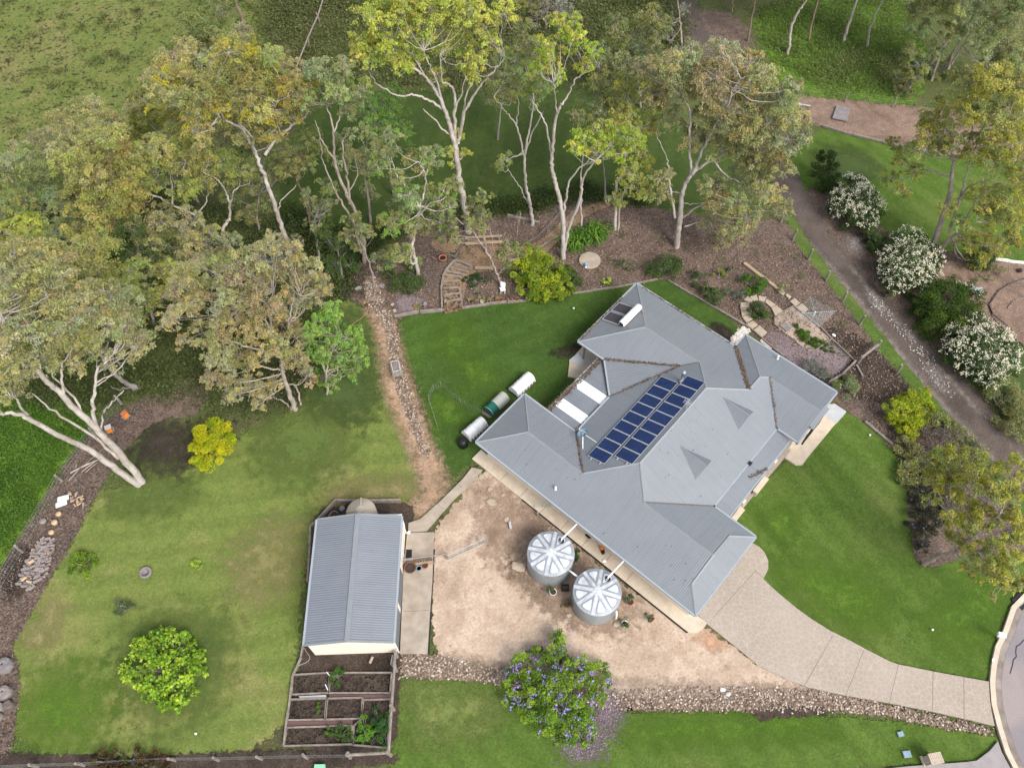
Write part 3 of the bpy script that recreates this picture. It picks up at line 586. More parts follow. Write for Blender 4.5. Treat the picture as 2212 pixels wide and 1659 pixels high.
mb.build('gutter', M['gutter'], house)
mb = MB(); n = len(out)
bmx = bmesh.new(); f = bmx.faces.new([bmx.verts.new(U(q[0], q[1], 2.5)) for q in out]); f.normal_update(); bmesh.ops.triangulate(bmx, faces=[f])
bmx.verts.index_update(); mb.add([v.co.copy() for v in bmx.verts], [[v.index for v in f.verts] for f in bmx.faces]); bmx.free()
mb.build('soffit', M['soffit'], house)
# walls
wl = [(-21.1, 20.5), (-21.1, 24.95), (-15.95, 24.95), (-15.95, 33.6), (-21.1, 33.6), (-21.1, 39.5), (-11.25, 39.5), (-11.25, 41), (-3.85, 41), (-3.85, 36.3), (-6.0, 36.3), (-6.0, 26.75), (-2.3, 26.75), (-2.3, 20.5)]
mb = MB()
for i in range(len(wl)):
    a = U(*wl[i], 0); b = U(*wl[(i+1) % len(wl)], 0)
    mb.add([a, b, b+ZD*2.495, a+ZD*2.495], [[0, 1, 2, 3]])
mb.build('wall', M['cream'], house)
def window(c, ax, wd, ht, z, name='window', fr='white', door=False):
    nrm = ax.cross(ZD)
    m_ = MB(); c = Vector(c)+ZD*(z+ht/2)
    for s in (-1, 1):
        m_.beam(c+ax*s*(wd/2)-ZD*ht/2, c+ax*s*(wd/2)+ZD*ht/2, .07, .07); m_.beam(c-ax*wd/2+ZD*s*ht/2, c+ax*wd/2+ZD*s*ht/2, .07, .07)
    if not door: m_.beam(c-ZD*ht/2, c+ZD*ht/2, .05, .05)
    f_ = m_.build(name, M[fr], house)
    g_ = MB(); g_.add([c-ax*wd/2-ZD*ht/2, c+ax*wd/2-ZD*ht/2, c+ax*wd/2+ZD*ht/2, c-ax*wd/2+ZD*ht/2], [[0, 1, 2, 3]])
    g_.build('pane', M['glass'], f_)
for u in (-19.5, -16.2, -12.4, -9.6, -5.0): window(U(u, 20.46, 0), UD, 1.5, 1.1, 1.0)
for v in (29.0, 31.5, 34.5): window(U(-5.96, v, 0), VD, 1.8, 1.3, .8)
window(U(-5.96, 32.9+.2, 0), VD, .0+.95, 2.05, .1, 'door', 'pine', True)
window(U(-18.3, 33.56, 0), UD, 2.4, 2.0, .1, 'door', 'white', True)
for u in (-19, -15): window(U(u, 39.54, 0), UD, 1.5, 1.1, 1.0)
window(U(-8, 41.04, 0), UD, 1.5, 1.1, 1.0)
mb = MB(); mb.add([U(-2.26, 20.9, .05), U(-2.26, 26.3, .05), U(-2.26, 26.3, 2.25), U(-2.26, 20.9, 2.25)], [[0, 1, 2, 3]])
mb.build('garage_door', M['roller'], house)
# bay window on the east end
mb = MB(); mb.prism([(U(a, b).x, U(a, b).y) for a, b in ((-3.86, 36.55), (-3.32, 36.95), (-3.32, 39.5), (-3.86, 39.6))], .1, 2.55)
bay = mb.build('bay_window', M['cream'], house)
mb = MB(); mb.beam(U(-3.28, 37.1, 1.5), U(-3.28, 39.3, 1.5), .05, 1.5); mb.build('pane', M['glass'], bay)
mb = MB()
for z in (.8, 2.25): mb.beam(U(-3.25, 37.0, z), U(-3.25, 39.4, z), .09, .09)
for v in (37.0, 38.2, 39.4): mb.beam(U(-3.25, v, .75), U(-3.25, v, 2.3), .09, .09)
mb.beam(U(-3.58, 36.75, .75), U(-3.58, 36.75, 2.3), .09, .09)
mb.build('frame', M['dark'], bay)
# verandah posts and front parapet blocks
for v in (28.2, 30.2, 32.3, 34.6):
    mb = MB(); c = U(-4.15, v, 1.13); mb.box(c, (.22, .22, 2.06), PHI); mb.box(U(-4.15, v, .25), (.4, .4, .45), PHI)
    mb.build('verandah_post', M['cream'], house)
for v in (28.2, 31.5):
    mb = MB(); mb.box(U(-3.78, v+.5, .35), (.30, 1.5, .7), PHI); mb.box(U(-3.78, v+.5, .73), (.42, 1.62, .08), PHI)
    mb.build('porch_pier', M['cream_brick'], house)
for q in ((-19.2, 32.6), (-21.2, 32.5)):
    mb = MB(); mb.box(U(q[0], q[1], 1.25), (.12, .12, 2.5), PHI); mb.build('patio_post', M['timber'], house)
# patio lean-to roof
pz = lambda u: 2.26+.05*(u+19.5)
def pf(v0, v1, u0=-19.5, u1=-16.42, d=0):
    return [(u0, v0, pz(u0)+d), (u0, v1, pz(u0)+d), (u1, v1, pz(u1)+d), (u1, v0, pz(u1)+d)]
patio = roofmesh('patio_roof', [pf(25.62, 26.45), pf(27.35, 28.75), pf(29.68, 29.8), [(-19.5, 29.8, pz(-19.5)), (-19.5, 32.05, pz(-19.5)), (-18.85, 32.2, pz(-18.85)), (-16.42, 29.8, pz(-16.42))]], M['patio_iron'], house)
roofmesh('skylight_sheet', [pf(26.45, 27.35)], M['patio_clear'], patio); roofmesh('skylight_sheet', [pf(28.75, 29.68)], M['patio_clear'], patio)
mb = MB(); mb.beam(U(-19.55, 25.6, 2.2), U(-19.55, 32.1, 2.2), .12, .12); mb.build('patio_gutter', M['gutter'], house)
for v in (25.9, 29, 31.9): mb = MB(); mb.box(U(-19.4, v, 1.1), (.09, .09, 2.2), PHI); mb.build('patio_post', M['white'], house)
# leaf litter lying in the valleys and gutters
L = []
def litter(p, q, n, w, z=.05):
    a, b = U(*p), U(*q); d = (b-a); s = d.cross(ZD).normalized()
    for i in range(n):
        c = a+d*rnd.random()+s*rnd.gauss(0, w)+ZD*(z+rnd.random()*.03); t = rnd.uniform(0, 6.28); l = rnd.uniform(.04, .09)
        e1_ = Vector((math.cos(t), math.sin(t), rnd.uniform(-.2, .4)))*l; e2_ = Vector((-math.sin(t), math.cos(t), .1))*l*.5
        L.append([c-e1_, c-e2_, c+e1_, c+e2_])
litter((-19.45, 25.6, 2.26), (-19.3, 32.1, 2.26), 900, .12); litter((-16.6, 25.8, 2.42), (-16.5, 29.8, 2.42), 250, .06)
litter((-18.9, 32.0, 2.4), (-16.5, 29.7, 2.42), 200, .06); litter(C1, p0, 700, .10); litter(BE, sp, 320, .07); litter(HI, a2, 160, .06); litter(HI, (-16.2, 25.7, 2.7), 120, .12)
litter(XX, sp, 180, .06); litter((-21.6, 32.2, EZ), (-21.6, 38, EZ), 260, .06); litter(VT, p2, 80, .08); litter((-5.3, 27.4, 2.46), (-5.3, 35.7, 2.46), 120, .05); litter((-4.6, 31.0, 2.34), (-4.0, 32.6, 2.24), 90, .1)
for i in range(36):
    u_, v_ = rnd.uniform(-21, -2), rnd.uniform(20.2, 24.5)
    if v_ < 22.6: litter((u_, v_, EZ+.4*(v_-19.95)), (u_+.05, v_, EZ+.4*(v_-19.95)), 1, .02, .02)
    v_ = rnd.uniform(26, 33); u_ = rnd.uniform(-10.8, -5.5); litter((u_, v_, EZ+.4*(-5.32-u_)), (u_, v_+.05, EZ+.4*(-5.32-u_)), 1, .02, .02)
litter((-12.3, 40.0, EZ), (-21, 40, EZ), 200, .05)
V = np.array([v[:] for q in L for v in q]); F = np.arange(len(V)).reshape(-1, 4)
cc = np.array([(.13, .09, .06), (.20, .14, .10), (.09, .07, .055), (.28, .21, .16)])
o = rawmesh('leaf_litter', V, F, LEAF, tint=cc[NR.randint(0, 4, len(F))], parent=house); o['kind'] = 'stuff'
# ---- solar panels, 18
def pvmat():
    m, n, b = newmat('solar_cell'); v = objvec(n)
    vo = n.nodes.new('ShaderNodeTexVoronoi'); vo.inputs['Scale'].default_value = 9; n.links.new(v, vo.inputs['Vector'])
    c = mix(n, ramp(n, noise(n, 1.3, 3, .5, v), .35, .65), (.013, .032, .105), (.018, .048, .155))
    c = mix(n, ramp(n, vo.outputs['Distance'], .1, .7), c, (.010, .022, .075)); n.links.new(c, b.inputs['Base Color'])
    b.inputs['Roughness'].default_value = .25; b.inputs['Specular IOR Level'].default_value = .35; return m
M['pv'] = pvmat(); M['collector'] = plain('collector', (.045, .045, .055), .4, c2=(.07, .06, .065), scale=3)
nA = Vector((-0.4, 0, 1)).normalized()
def slope(u, v, u0, lift):
    """point above the slope whose eave is u=u0 rising with u"""
    return U(u, v, EZ+.4*(u-u0)+lift)
def panel(name, u0, u1, v0, v1, eave, lift, mat, fw=.035):
    mb = MB(); q = [slope(u0, v0, eave, lift), slope(u1, v0, eave, lift), slope(u1, v1, eave, lift), slope(u0, v1, eave, lift)]
    mb.add([p-ZD*.04 for p in q]+q, [[0, 3, 2, 1], [0, 1, 5, 4], [1, 2, 6, 5], [2, 3, 7, 6], [3, 0, 4, 7], [4, 5, 6, 7]])
    o = mb.build(name, M['alu'], house)
    mb = MB(); mb.add([slope(a, b, eave, lift+.008) for a, b in ((u0+fw, v0+fw), (u1-fw, v0+fw), (u1-fw, v1-fw), (u0+fw, v1-fw))], [[0, 1, 2, 3]])
    mb.build('cells', mat, o); return o
for i in range(9):
    panel('solar_panel', -14.36, -12.87, 24.10+i*1.0135, 24.10+i*1.0135+.985, -16.5, .15, M['pv'])
    panel('solar_panel', -12.72, -11.22, 25.06+i*1.0135, 25.06+i*1.0135+.985, -16.5, .15, M['pv'])
mb = MB()
for u in (-14.0, -13.2, -12.4, -11.6):
    v0 = 23.95 if u < -12.8 else 24.9; mb.beam(slope(u, v0, -16.5, .07), slope(u, v0+9.3, -16.5, .07), .05, .05)
mb.build('panel_rail', M['alu'], house)
# hot water unit
panel('heat_collector', -21.5, -19.9, 35.02, 36.12, -21.65, .14, M['collector'], .06); panel('heat_collector', -21.5, -19.9, 36.22, 37.32, -21.65, .14, M['collector'], .06)
mb = MB(); c0 = U(-19.6, 34.98, 3.82); c1 = U(-19.6, 37.42, 3.82)
mb.tube([c0, c0+VD*.08, c1-VD*.08, c1], [.22, .30, .30, .22], 20)
hw = mb.build('hot_water_tank', M['white'], house, True)
for c in (c0, c1): mb = MB(); mb.tube([c-VD*.012, c+VD*.012], [.2, .2], 16); mb.build('end_cap', M['black'], hw)
for v in (35.2, 37.2): mb = MB(); mb.beam(slope(-19.4, v, -21.65, .05), slope(-18.9, v-.1, -21.65, .05), .03, .03); mb.build('copper_pipe', M['terracotta'], hw)
# flue, dish, aerial, vents
mb = MB(); b = U(-12.8, 33.5, 4.1); mb.lathe(b, [(.22, 0), (.14, .12), (.11, .14), (.11, 1.15), (.16, 1.16), (.16, 1.36), (.04, 1.42)], 14); mb.build('flue', M['galv'], house, True)
mb = MB(); d = U(-15.75, 25.25, 3.75); ax = Vector((-.55, .25, .8)).normalized(); s1 = ax.cross(ZD).normalized(); s2 = ax.cross(s1)
V = [d-ax*.06]; F = []
for k, (r, h) in enumerate(((.14, -.05), (.28, -.01), (.40, .05))):
    V += [d+ax*h+s1*r*math.cos(t)+s2*r*1.15*math.sin(t) for t in [j*math.pi/9 for j in range(18)]]
F += [[0, 1+j, 1+(j+1) % 18] for j in range(18)]
for k in range(2): F += [[1+k*18+j, 1+(k+1)*18+j, 1+(k+1)*18+(j+1) % 18, 1+k*18+(j+1) % 18] for j in range(18)]
mb.add(V, F); dish = mb.build('satellite_dish', M['blue'], house, True)
mb = MB(); mb.tube([d, U(-15.1, 24.5, 3.15)], .025, 6); mb.tube([d, U(-14.6, 25.5, 3.35)], .025, 6); mb.tube([d-s2*.35, d+ax*.5], .015, 5); mb.box(d+ax*.5, (.08, .08, .1)); mb.build('bracket', M['alu'], dish)
mb = MB(); b = U(-10.95, 31.3, 4.85); mb.tube([b, b+ZD*1.0], .022, 6)
for i in range(5): c = b+ZD*.95+UD*(i*.14-.3); mb.tube([c-VD*.28, c+VD*.28], .012, 4)
mb.tube([b+ZD*.95-UD*.35, b+ZD*.95+UD*.35], .014, 4); mb.tube([b+ZD*.6, b-UD*.3-ZD*.1], .014, 4); mb.build('aerial', M['alu'], house)
for u, v, z in ((-14.6, 20.75, 2.93), (-8.6, 41.1, 2.78)):
    mb = MB(); mb.lathe(U(u, v, z), [(.12, 0), (.06, .03), (.05, .28), (.09, .29), (.09, .36), (.02, .38)], 10); mb.build('vent_pipe', M['white'], house, True)
mb = MB(); mb.box(U(-5.2, 31.9, 2.62), (.25, .3, .12), PHI); mb.build('rainhead', M['dark'], house)
# ================================================================ SHED
SD = Vector((-.012, 1, 0)).normalized()
SHP = [Vector((-13.80, 14.33, 0)), Vector((-7.97, 14.45, 0)), Vector((-7.97, 23.25, 0)), Vector((-13.92, 23.10, 0))]
shed = empty('shed', (-10.9, 18.8, 0), 'long cream garage shed with a blue-grey gabled iron roof and roller doors', 'shed')
def SZ(p, z): return Vector((p.x, p.y, z))
m0 = (SHP[0]+SHP[1])/2; m1 = (SHP[2]+SHP[3])/2
a_, b_, c_, d_ = SHP; zE, zR = 2.95, 3.62
w_ = [a_+Vector((.12, .1, 0)), b_+Vector((-.06, .1, 0)), c_+Vector((-.06, -.1, 0)), d_+Vector((.12, -.1, 0))]
wm = [(w_[0]+w_[1])/2, (w_[2]+w_[3])/2]
mb = MB()
mb.add([SZ(w_[0], 0), SZ(w_[1], 0), SZ(w_[1], zE-.04), SZ(wm[0], zR-.05), SZ(w_[0], zE-.04)], [[0, 1, 2, 3, 4]])
mb.add([SZ(w_[3], 0), SZ(w_[2], 0), SZ(w_[2], zE-.04), SZ(wm[1], zR-.05), SZ(w_[3], zE-.04)], [[4, 3, 2, 1, 0]])
mb.add([SZ(w_[0], 0), SZ(w_[3], 0), SZ(w_[3], zE-.04), SZ(w_[0], zE-.04)], [[0, 1, 2, 3]])
mb.add([SZ(w_[1], 0), SZ(w_[2], 0), SZ(w_[2], zE-.04), SZ(w_[1], zE-.04)], [[3, 2, 1, 0]])
def wallmat():
    m, n, b = newmat('shed_cladding'); v = objvec(n); b.inputs['Base Color'].default_value = (.80, .71, .60, 1); b.inputs['Roughness'].default_value = .6
    wv = n.nodes.new('ShaderNodeTexWave'); wv.bands_direction = 'Z'; wv.inputs['Scale'].default_value = 2.2; n.links.new(v, wv.inputs[0]); bump(n, b, wv.outputs['Fac'], .3, .02); return m
mb.build('wall', wallmat(), shed)
def rface(ps, mat, name, par):
    n = (ps[1]-ps[0]).cross(ps[2]-ps[0]).normalized()
    if n.z < 0: ps = ps[::-1]; n = -n
    h = ZD.cross(n).normalized(); up = n.cross(h)
    return ps, [(p.dot(h), p.dot(up)) for p in ps]
V = []; F = []; UVs = []
for ps in ([SZ(a_, zE), SZ(d_, zE), SZ(m1, zR), SZ(m0, zR)], [SZ(b_, zE), SZ(c_, zE), SZ(m1, zR), SZ(m0, zR)]):
    ps, q = rface(ps, 0, 0, 0); k = len(V); V += ps; F.append([k, k+1, k+2, k+3]); UVs += q
rawmesh('roof', V, F, M['shed_roof'], uv=UVs, parent=shed)
mb = MB()
mb.beam(SZ(m0, zR+.02), SZ(m1, zR+.02), .34, .035)
for p, q in ((a_, m0), (m0, b_), (d_, m1), (m1, c_)): mb.beam(SZ(p, zE if p in (a_, b_, d_, c_) else zR), SZ(q, zR if q in (m0, m1) else zE), .14, .07)
mb.build('barge_capping', M['cap'], shed)
mb = MB()
mb.beam(SZ(a_, zE-.04)-Vector((.05, 0, 0)), SZ(d_, zE-.04)-Vector((.05, 0, 0)), .14, .12); mb.build('gutter', M['gutter'], shed); mb = MB(); mb.beam(SZ(b_, zE-.04)+Vector((.05, 0, 0)), SZ(c_, zE-.04)+Vector((.05, 0, 0)), .14, .12)
mb.build('gutter', M['gutter'], shed)
for y0, y1 in ((14.7, 17.1), (17.5, 19.9)):
    mb = MB(); x = w_[1].x+.04
    mb.add([(x, y0, .05), (x, y1, .05), (x, y1, 2.45), (x, y0, 2.45)], [[0, 1, 2, 3]]); mb.build('roller_door', M['roller'], shed)
mb = MB(); x = w_[1].x+.04; mb.add([(x, 20.6, .05), (x, 21.5, .05), (x, 21.5, 2.1), (x, 20.6, 2.1)], [[0, 1, 2, 3]]); mb.build('door', M['white'], shed)
mb = MB(); mb.tube([(w_[1].x+.07, 14.5, .1), (w_[1].x+.07, 14.5, 2.85)], .045, 8); mb.tube([(w_[2].x+.07, 23.1, .1), (w_[2].x+.07, 23.1, 2.85)], .045, 8); mb.build('downpipe', M['white'], shed)
# lean-to awning and poly tank behind the shed
aw = empty('awning', (-9.4, 23.6, 0), 'small white lean-to awning against the north end of the shed', 'awning')
mb = MB(); mb.add([(-10.1, 23.2, 2.35), (-8.05, 23.2, 2.35), (-8.05, 23.75, 2.2), (-10.1, 23.75, 2.2), (-10.1, 23.2, 2.31), (-8.05, 23.2, 2.31), (-8.05, 23.75, 2.16), (-10.1, 23.75, 2.16)], [[0, 1, 2, 3], [7, 6, 5, 4], [2, 3, 7, 6], [0, 3, 7, 4], [1, 2, 6, 5]]); mb.build('awning_sheet', M['white'], aw)
mb = MB(); [mb.tube([(x, 23.7, 0), (x, 23.7, 2.2)], .03, 6) for x in (-10.05, -8.1)]; mb.build('awning_post', M['white'], aw)
tc = Vector((-11.05, 24.05, 0))
tk = empty('poly_tank', tc, 'round tan plastic water tank half hidden behind the shed', 'water tank')
mb = MB(); mb.lathe(tc, [(1.05, 0), (1.08, .1), (1.08, 2.0), (1.0, 2.12), (.35, 2.32), (.3, 2.36), (.0, 2.36)], 32); mb.build('tank_body', M['poly'], tk, True)
mb = MB()
for k in range(4):
    t = k*math.pi/2+.05; mb.beam(tc+Vector((math.cos(t)*.3, math.sin(t)*.3, 2.37)), tc+Vector((math.cos(t)*1.04, math.sin(t)*1.04, 2.15)), .1, .05)
mb.lathe(tc, [(.3, 2.36), (.3, 2.42), (.05, 2.43)], 16); mb.build('tank_lid', M['poly'], tk)
# ================================================================ big rain tanks
def raintank(c, label, inlet):
    c = Vector((c[0], c[1], 0)); t = empty('rain_tank', c, label, 'water tank', 'galvanised rain tanks')
    mb = MB(); prof = []
    for i in range(27): z = 2.12*i/26; prof.append((1.64+.014*(i % 2), z))
    mb.lathe(c, prof+[(1.66, 2.13)], 48, cap=False); mb.build('tank_wall', M['galv'], t, True)
    mb = MB(); mb.lathe(c, [(1.67, 2.11), (1.68, 2.15), (1.64, 2.17), (.2, 2.42), (.0, 2.42)], 48, cap=False); mb.build('tank_roof', M['galv_lid'], t, True)
    def rz(r): return 2.17+(1.64-r)*.25/1.44
    for k in range(8):
        th = R(22.5+45*k+8); mb = MB(); e = Vector((math.cos(th), math.sin(th), 0)); s = Vector((-e.y, e.x, 0))
        for off, wd, hh in ((-.085, .05, .03), (0, .09, .05), (.085, .05, .03)):
            mb.beam(c+e*.2+s*off+ZD*(rz(.2)+.015), c+e*1.62+s*off+ZD*(rz(1.62)+.015), wd, hh)
        mb.build('roof_rib', M['galv_rib'], t)
    for k in range(8):
        th = R(45*k+8); e = Vector((math.cos(th), math.sin(th), 0)); s = Vector((-e.y, e.x, 0))
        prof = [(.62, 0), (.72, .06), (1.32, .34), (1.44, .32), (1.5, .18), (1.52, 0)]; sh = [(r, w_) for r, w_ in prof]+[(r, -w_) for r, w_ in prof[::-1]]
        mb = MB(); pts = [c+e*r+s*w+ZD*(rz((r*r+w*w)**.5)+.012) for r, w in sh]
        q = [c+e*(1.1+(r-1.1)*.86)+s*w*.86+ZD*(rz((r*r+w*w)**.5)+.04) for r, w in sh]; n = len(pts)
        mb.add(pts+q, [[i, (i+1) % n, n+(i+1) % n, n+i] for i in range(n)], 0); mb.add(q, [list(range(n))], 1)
        mb.build('pressed_panel', [M['galv_shadow'], M['galv_rib']], t)
    mb = MB(); mb.lathe(c, [(.24, 2.40), (.24, 2.47), (.12, 2.47), (.10, 2.50), (.0, 2.50)], 20); mb.build('tank_cap', M['galv_rib'], t)
    th = inlet; ic = c+Vector((math.cos(th)*1.15, math.sin(th)*1.15, rz(1.15)))
    mb = MB(); mb.lathe(ic, [(.20, .0), (.20, .10), (.15, .11), (.15, .05), (.0, .05)], 16); mb.build('inlet_strainer', M['black'], t)
    return t, ic
def wcentre(px, z): q = G(px, z); return (q.x, q.y)
c1 = wcentre(fQ((522, 545))[0], 2.2); c2 = wcentre(fQ((1010, 950))[0], 2.2)
t1, i1 = raintank(c1, 'galvanised steel rain tank nearer to the house corner path, upper left of the pair', R(48))
t2, i2 = raintank(c2, 'galvanised steel rain tank with an overflow pipe, lower right of the pair', R(48))
for t_, ic, px in ((t1, i1, (800, 235)), (t2, i2, (1295, 618))):
    e = G(fQ(px)[0], 2.45); mb = MB(); mb.tube([ic+ZD*.08, ic+ZD*.38, e+ZD*.05], .06, 10); mb.build('inlet_pipe', M['white'], t_, True)
mb = MB(); p, q = fQ((705, 718), (822, 805)); mb.tube([G(p, 1.95), G(q, 1.95)], .065, 10); mb.build('link_pipe', M['white'], t1, True)
mb = MB(); p = G(fQ((1212, 1150))[0], 2.0); mb.tube([p, p+Vector((0, -.25, -.1)), p+Vector((.02, -.3, -.9))], .06, 10); mb.build('overflow_pipe', M['white'], t2, True)
# ================================================================ TREES
def catmull(pts, seg=5):
    P = [np.array(p, float) for p in pts]
    if len(P) < 3: return [P[0]+(P[1]-P[0])*t for t in np.linspace(0, 1, seg+1)]
    P = [2*P[0]-P[1]]+P+[2*P[-1]-P[-2]]; out = []
    for i in range(1, len(P)-2):
        for t in np.arange(seg)/seg:
            a, b, c, d = P[i-1:i+3]; out.append(.5*(2*b+(c-a)*t+(2*a-5*b+4*c-d)*t*t+(3*b-a-3*c+d)*t**3))
    return out+[P[-2]]
class Tubes:
    def __init__(s): s.V = []; s.F = []; s.n = 0
    def add(s, pts, r0, r1, sides=7, wob=0, power=.9):
        pts = np.array(pts); n = len(pts)
        if wob: pts[1:-1] += NR.normal(0, wob, (n-2, 3))
        T = np.gradient(pts, axis=0); T /= np.linalg.norm(T, axis=1)[:, None]+1e-9
        a = np.cross(T, [.31, .82, .48]); a /= np.linalg.norm(a, axis=1)[:, None]+1e-9; b = np.cross(T, a)
        t = np.linspace(0, 1, n)**power; rr = r0+(r1-r0)*t
        th = np.arange(sides)*2*math.pi/sides
        ring = pts[:, None, :]+rr[:, None, None]*(a[:, None, :]*np.cos(th)[None, :, None]+b[:, None, :]*np.sin(th)[None, :, None])
        s.V.append(ring.reshape(-1, 3))
        i = np.arange(n-1)[:, None]*sides; j = np.arange(sides)[None, :]; k = (j+1) % sides
        F = np.stack([i+j, i+k, i+sides+k, i+sides+j], -1).reshape(-1, 4)+s.n
        s.F.append(F); s.n += n*sides
    def build(s, name, mat, parent): return rawmesh(name, np.concatenate(s.V), np.concatenate(s.F), mat, smooth=True, parent=parent)
def leaves(C, N, size, width, col, droop=.5, jit=.22):
    """C centres (n,3), N outward normals, col (n,3) -> quads"""
    n = len(C)
    nn = N*.32+NR.normal(0, .8, (n, 3))+np.array([0, 0, .40]); nn /= np.linalg.norm(nn, axis=1)[:, None]
    d = NR.normal(0, 1, (n, 3))+np.array([0, 0, -droop*1.5]); d -= nn*(d*nn).sum(1)[:, None]; d /= np.linalg.norm(d, axis=1)[:, None]+1e-9
    e = np.cross(nn, d); L = size*NR.uniform(.6, 1.35, n)[:, None]; W = width*NR.uniform(.7, 1.3, n)[:, None]
    V = np.stack([C-d*L*.5, C+e*W*.5-d*L*.08, C+d*L*.5, C-e*W*.5-d*L*.08], 1).reshape(-1, 3)
    col = col*NR.uniform(1-jit, 1+jit, (n, 1))*NR.uniform(.93, 1.07, (n, 3))
    return V, col
def clump(c, r, ncl, per, col, col2, size, width, flat=.8, spread=.36, wisp=0, droop=.5, bright=None, bfrac=0):
    """a foliage mass: leaf sprays gathered in small clumps over the upper shell of an uneven ball"""
    c = np.array(c); d = NR.normal(0, 1, (ncl, 3)); d[:, 2] = d[:, 2]*.9+.25; d /= np.linalg.norm(d, axis=1)[:, None]
    rad = NR.uniform(.35, 1.0, ncl)**.6; cc = c+d*rad[:, None]*np.array([r, r, r*flat])
    Vs = []; cs = []
    for i in range(ncl):
        k = max(6, int(per*NR.uniform(.5, 1.5))); s = r*spread*NR.uniform(.6, 1.25)
        q = NR.normal(0, 1, (k, 3)); ql = np.linalg.norm(q, axis=1)[:, None]; q = q/ql*NR.uniform(.25, 1, (k, 1))**.5*s*np.array([1, 1, .62])
        q[:, 2] -= droop*.25*(q[:, 0]**2+q[:, 1]**2)/max(s, .05)
        if wisp:      # loose hanging sprays: a few streaks that trail out and down from the clump
            m_ = int(k*wisp); a_ = NR.rand(4)*6.28; w_ = NR.randint(0, 4, m_); t_ = NR.rand(m_)**.8; L_ = s*NR.uniform(1.0, 1.9, 4)
            q[:m_, 0] = np.cos(a_[w_])*t_*L_[w_]; q[:m_, 1] = np.sin(a_[w_])*t_*L_[w_]; q[:m_, 2] = .25*s-t_**2*L_[w_]*.75
            q[:m_] += NR.normal(0, s*.13, (m_, 3))
        t = NR.rand(); base = (np.array(col)*(1-t)+np.array(col2)*t)*NR.uniform(.78, 1.18)*np.array([NR.uniform(.92, 1.08), 1, NR.uniform(.8, 1.2)])
        if bright is not None and NR.rand() < bfrac: base = np.array(bright)
        V, cl = leaves(cc[i]+q, q/(s+1e-6)*.6+d[i]*.6, size, width, np.tile(base, (k, 1)), droop)
        Vs.append(V); cs.append(cl)
    return np.concatenate(Vs), np.concatenate(cs), cc
YG = ((0.432, 0.492, 0.102), (0.552, 0.552, 0.132)); KH = ((0.360, 0.366, 0.174), (0.456, 0.426, 0.216)); OR = ((0.432, 0.396, 0.150), (0.408, 0.408, 0.138)); GG = ((0.276, 0.336, 0.144), (0.372, 0.396, 0.180))
GR = ((0.204, 0.348, 0.084), (0.300, 0.444, 0.108)); DK = ((0.072, 0.126, 0.036), (0.114, 0.168, 0.050)); OL = ((0.252, 0.282, 0.108), (0.336, 0.342, 0.144)); GY = ((0.360, 0.348, 0.264), (0.300, 0.288, 0.228))
LM = ((0.336, 0.504, 0.060), (0.456, 0.600, 0.072)); LK = ((0.336, 0.360, 0.114), (0.456, 0.456, 0.156))
def plane_pt(p, b, depth=0.0):
    """point on the upright plane through ground point b that faces the camera, pushed back by depth"""
    n = Vector((b.x, b.y, 0)).normalized(); q = n.dot(b)+depth; d = ray(p); t = q/(n.x*d.x+n.y*d.y)
    return np.array((d.x*t, d.y*t, CAMH+d.z*t))
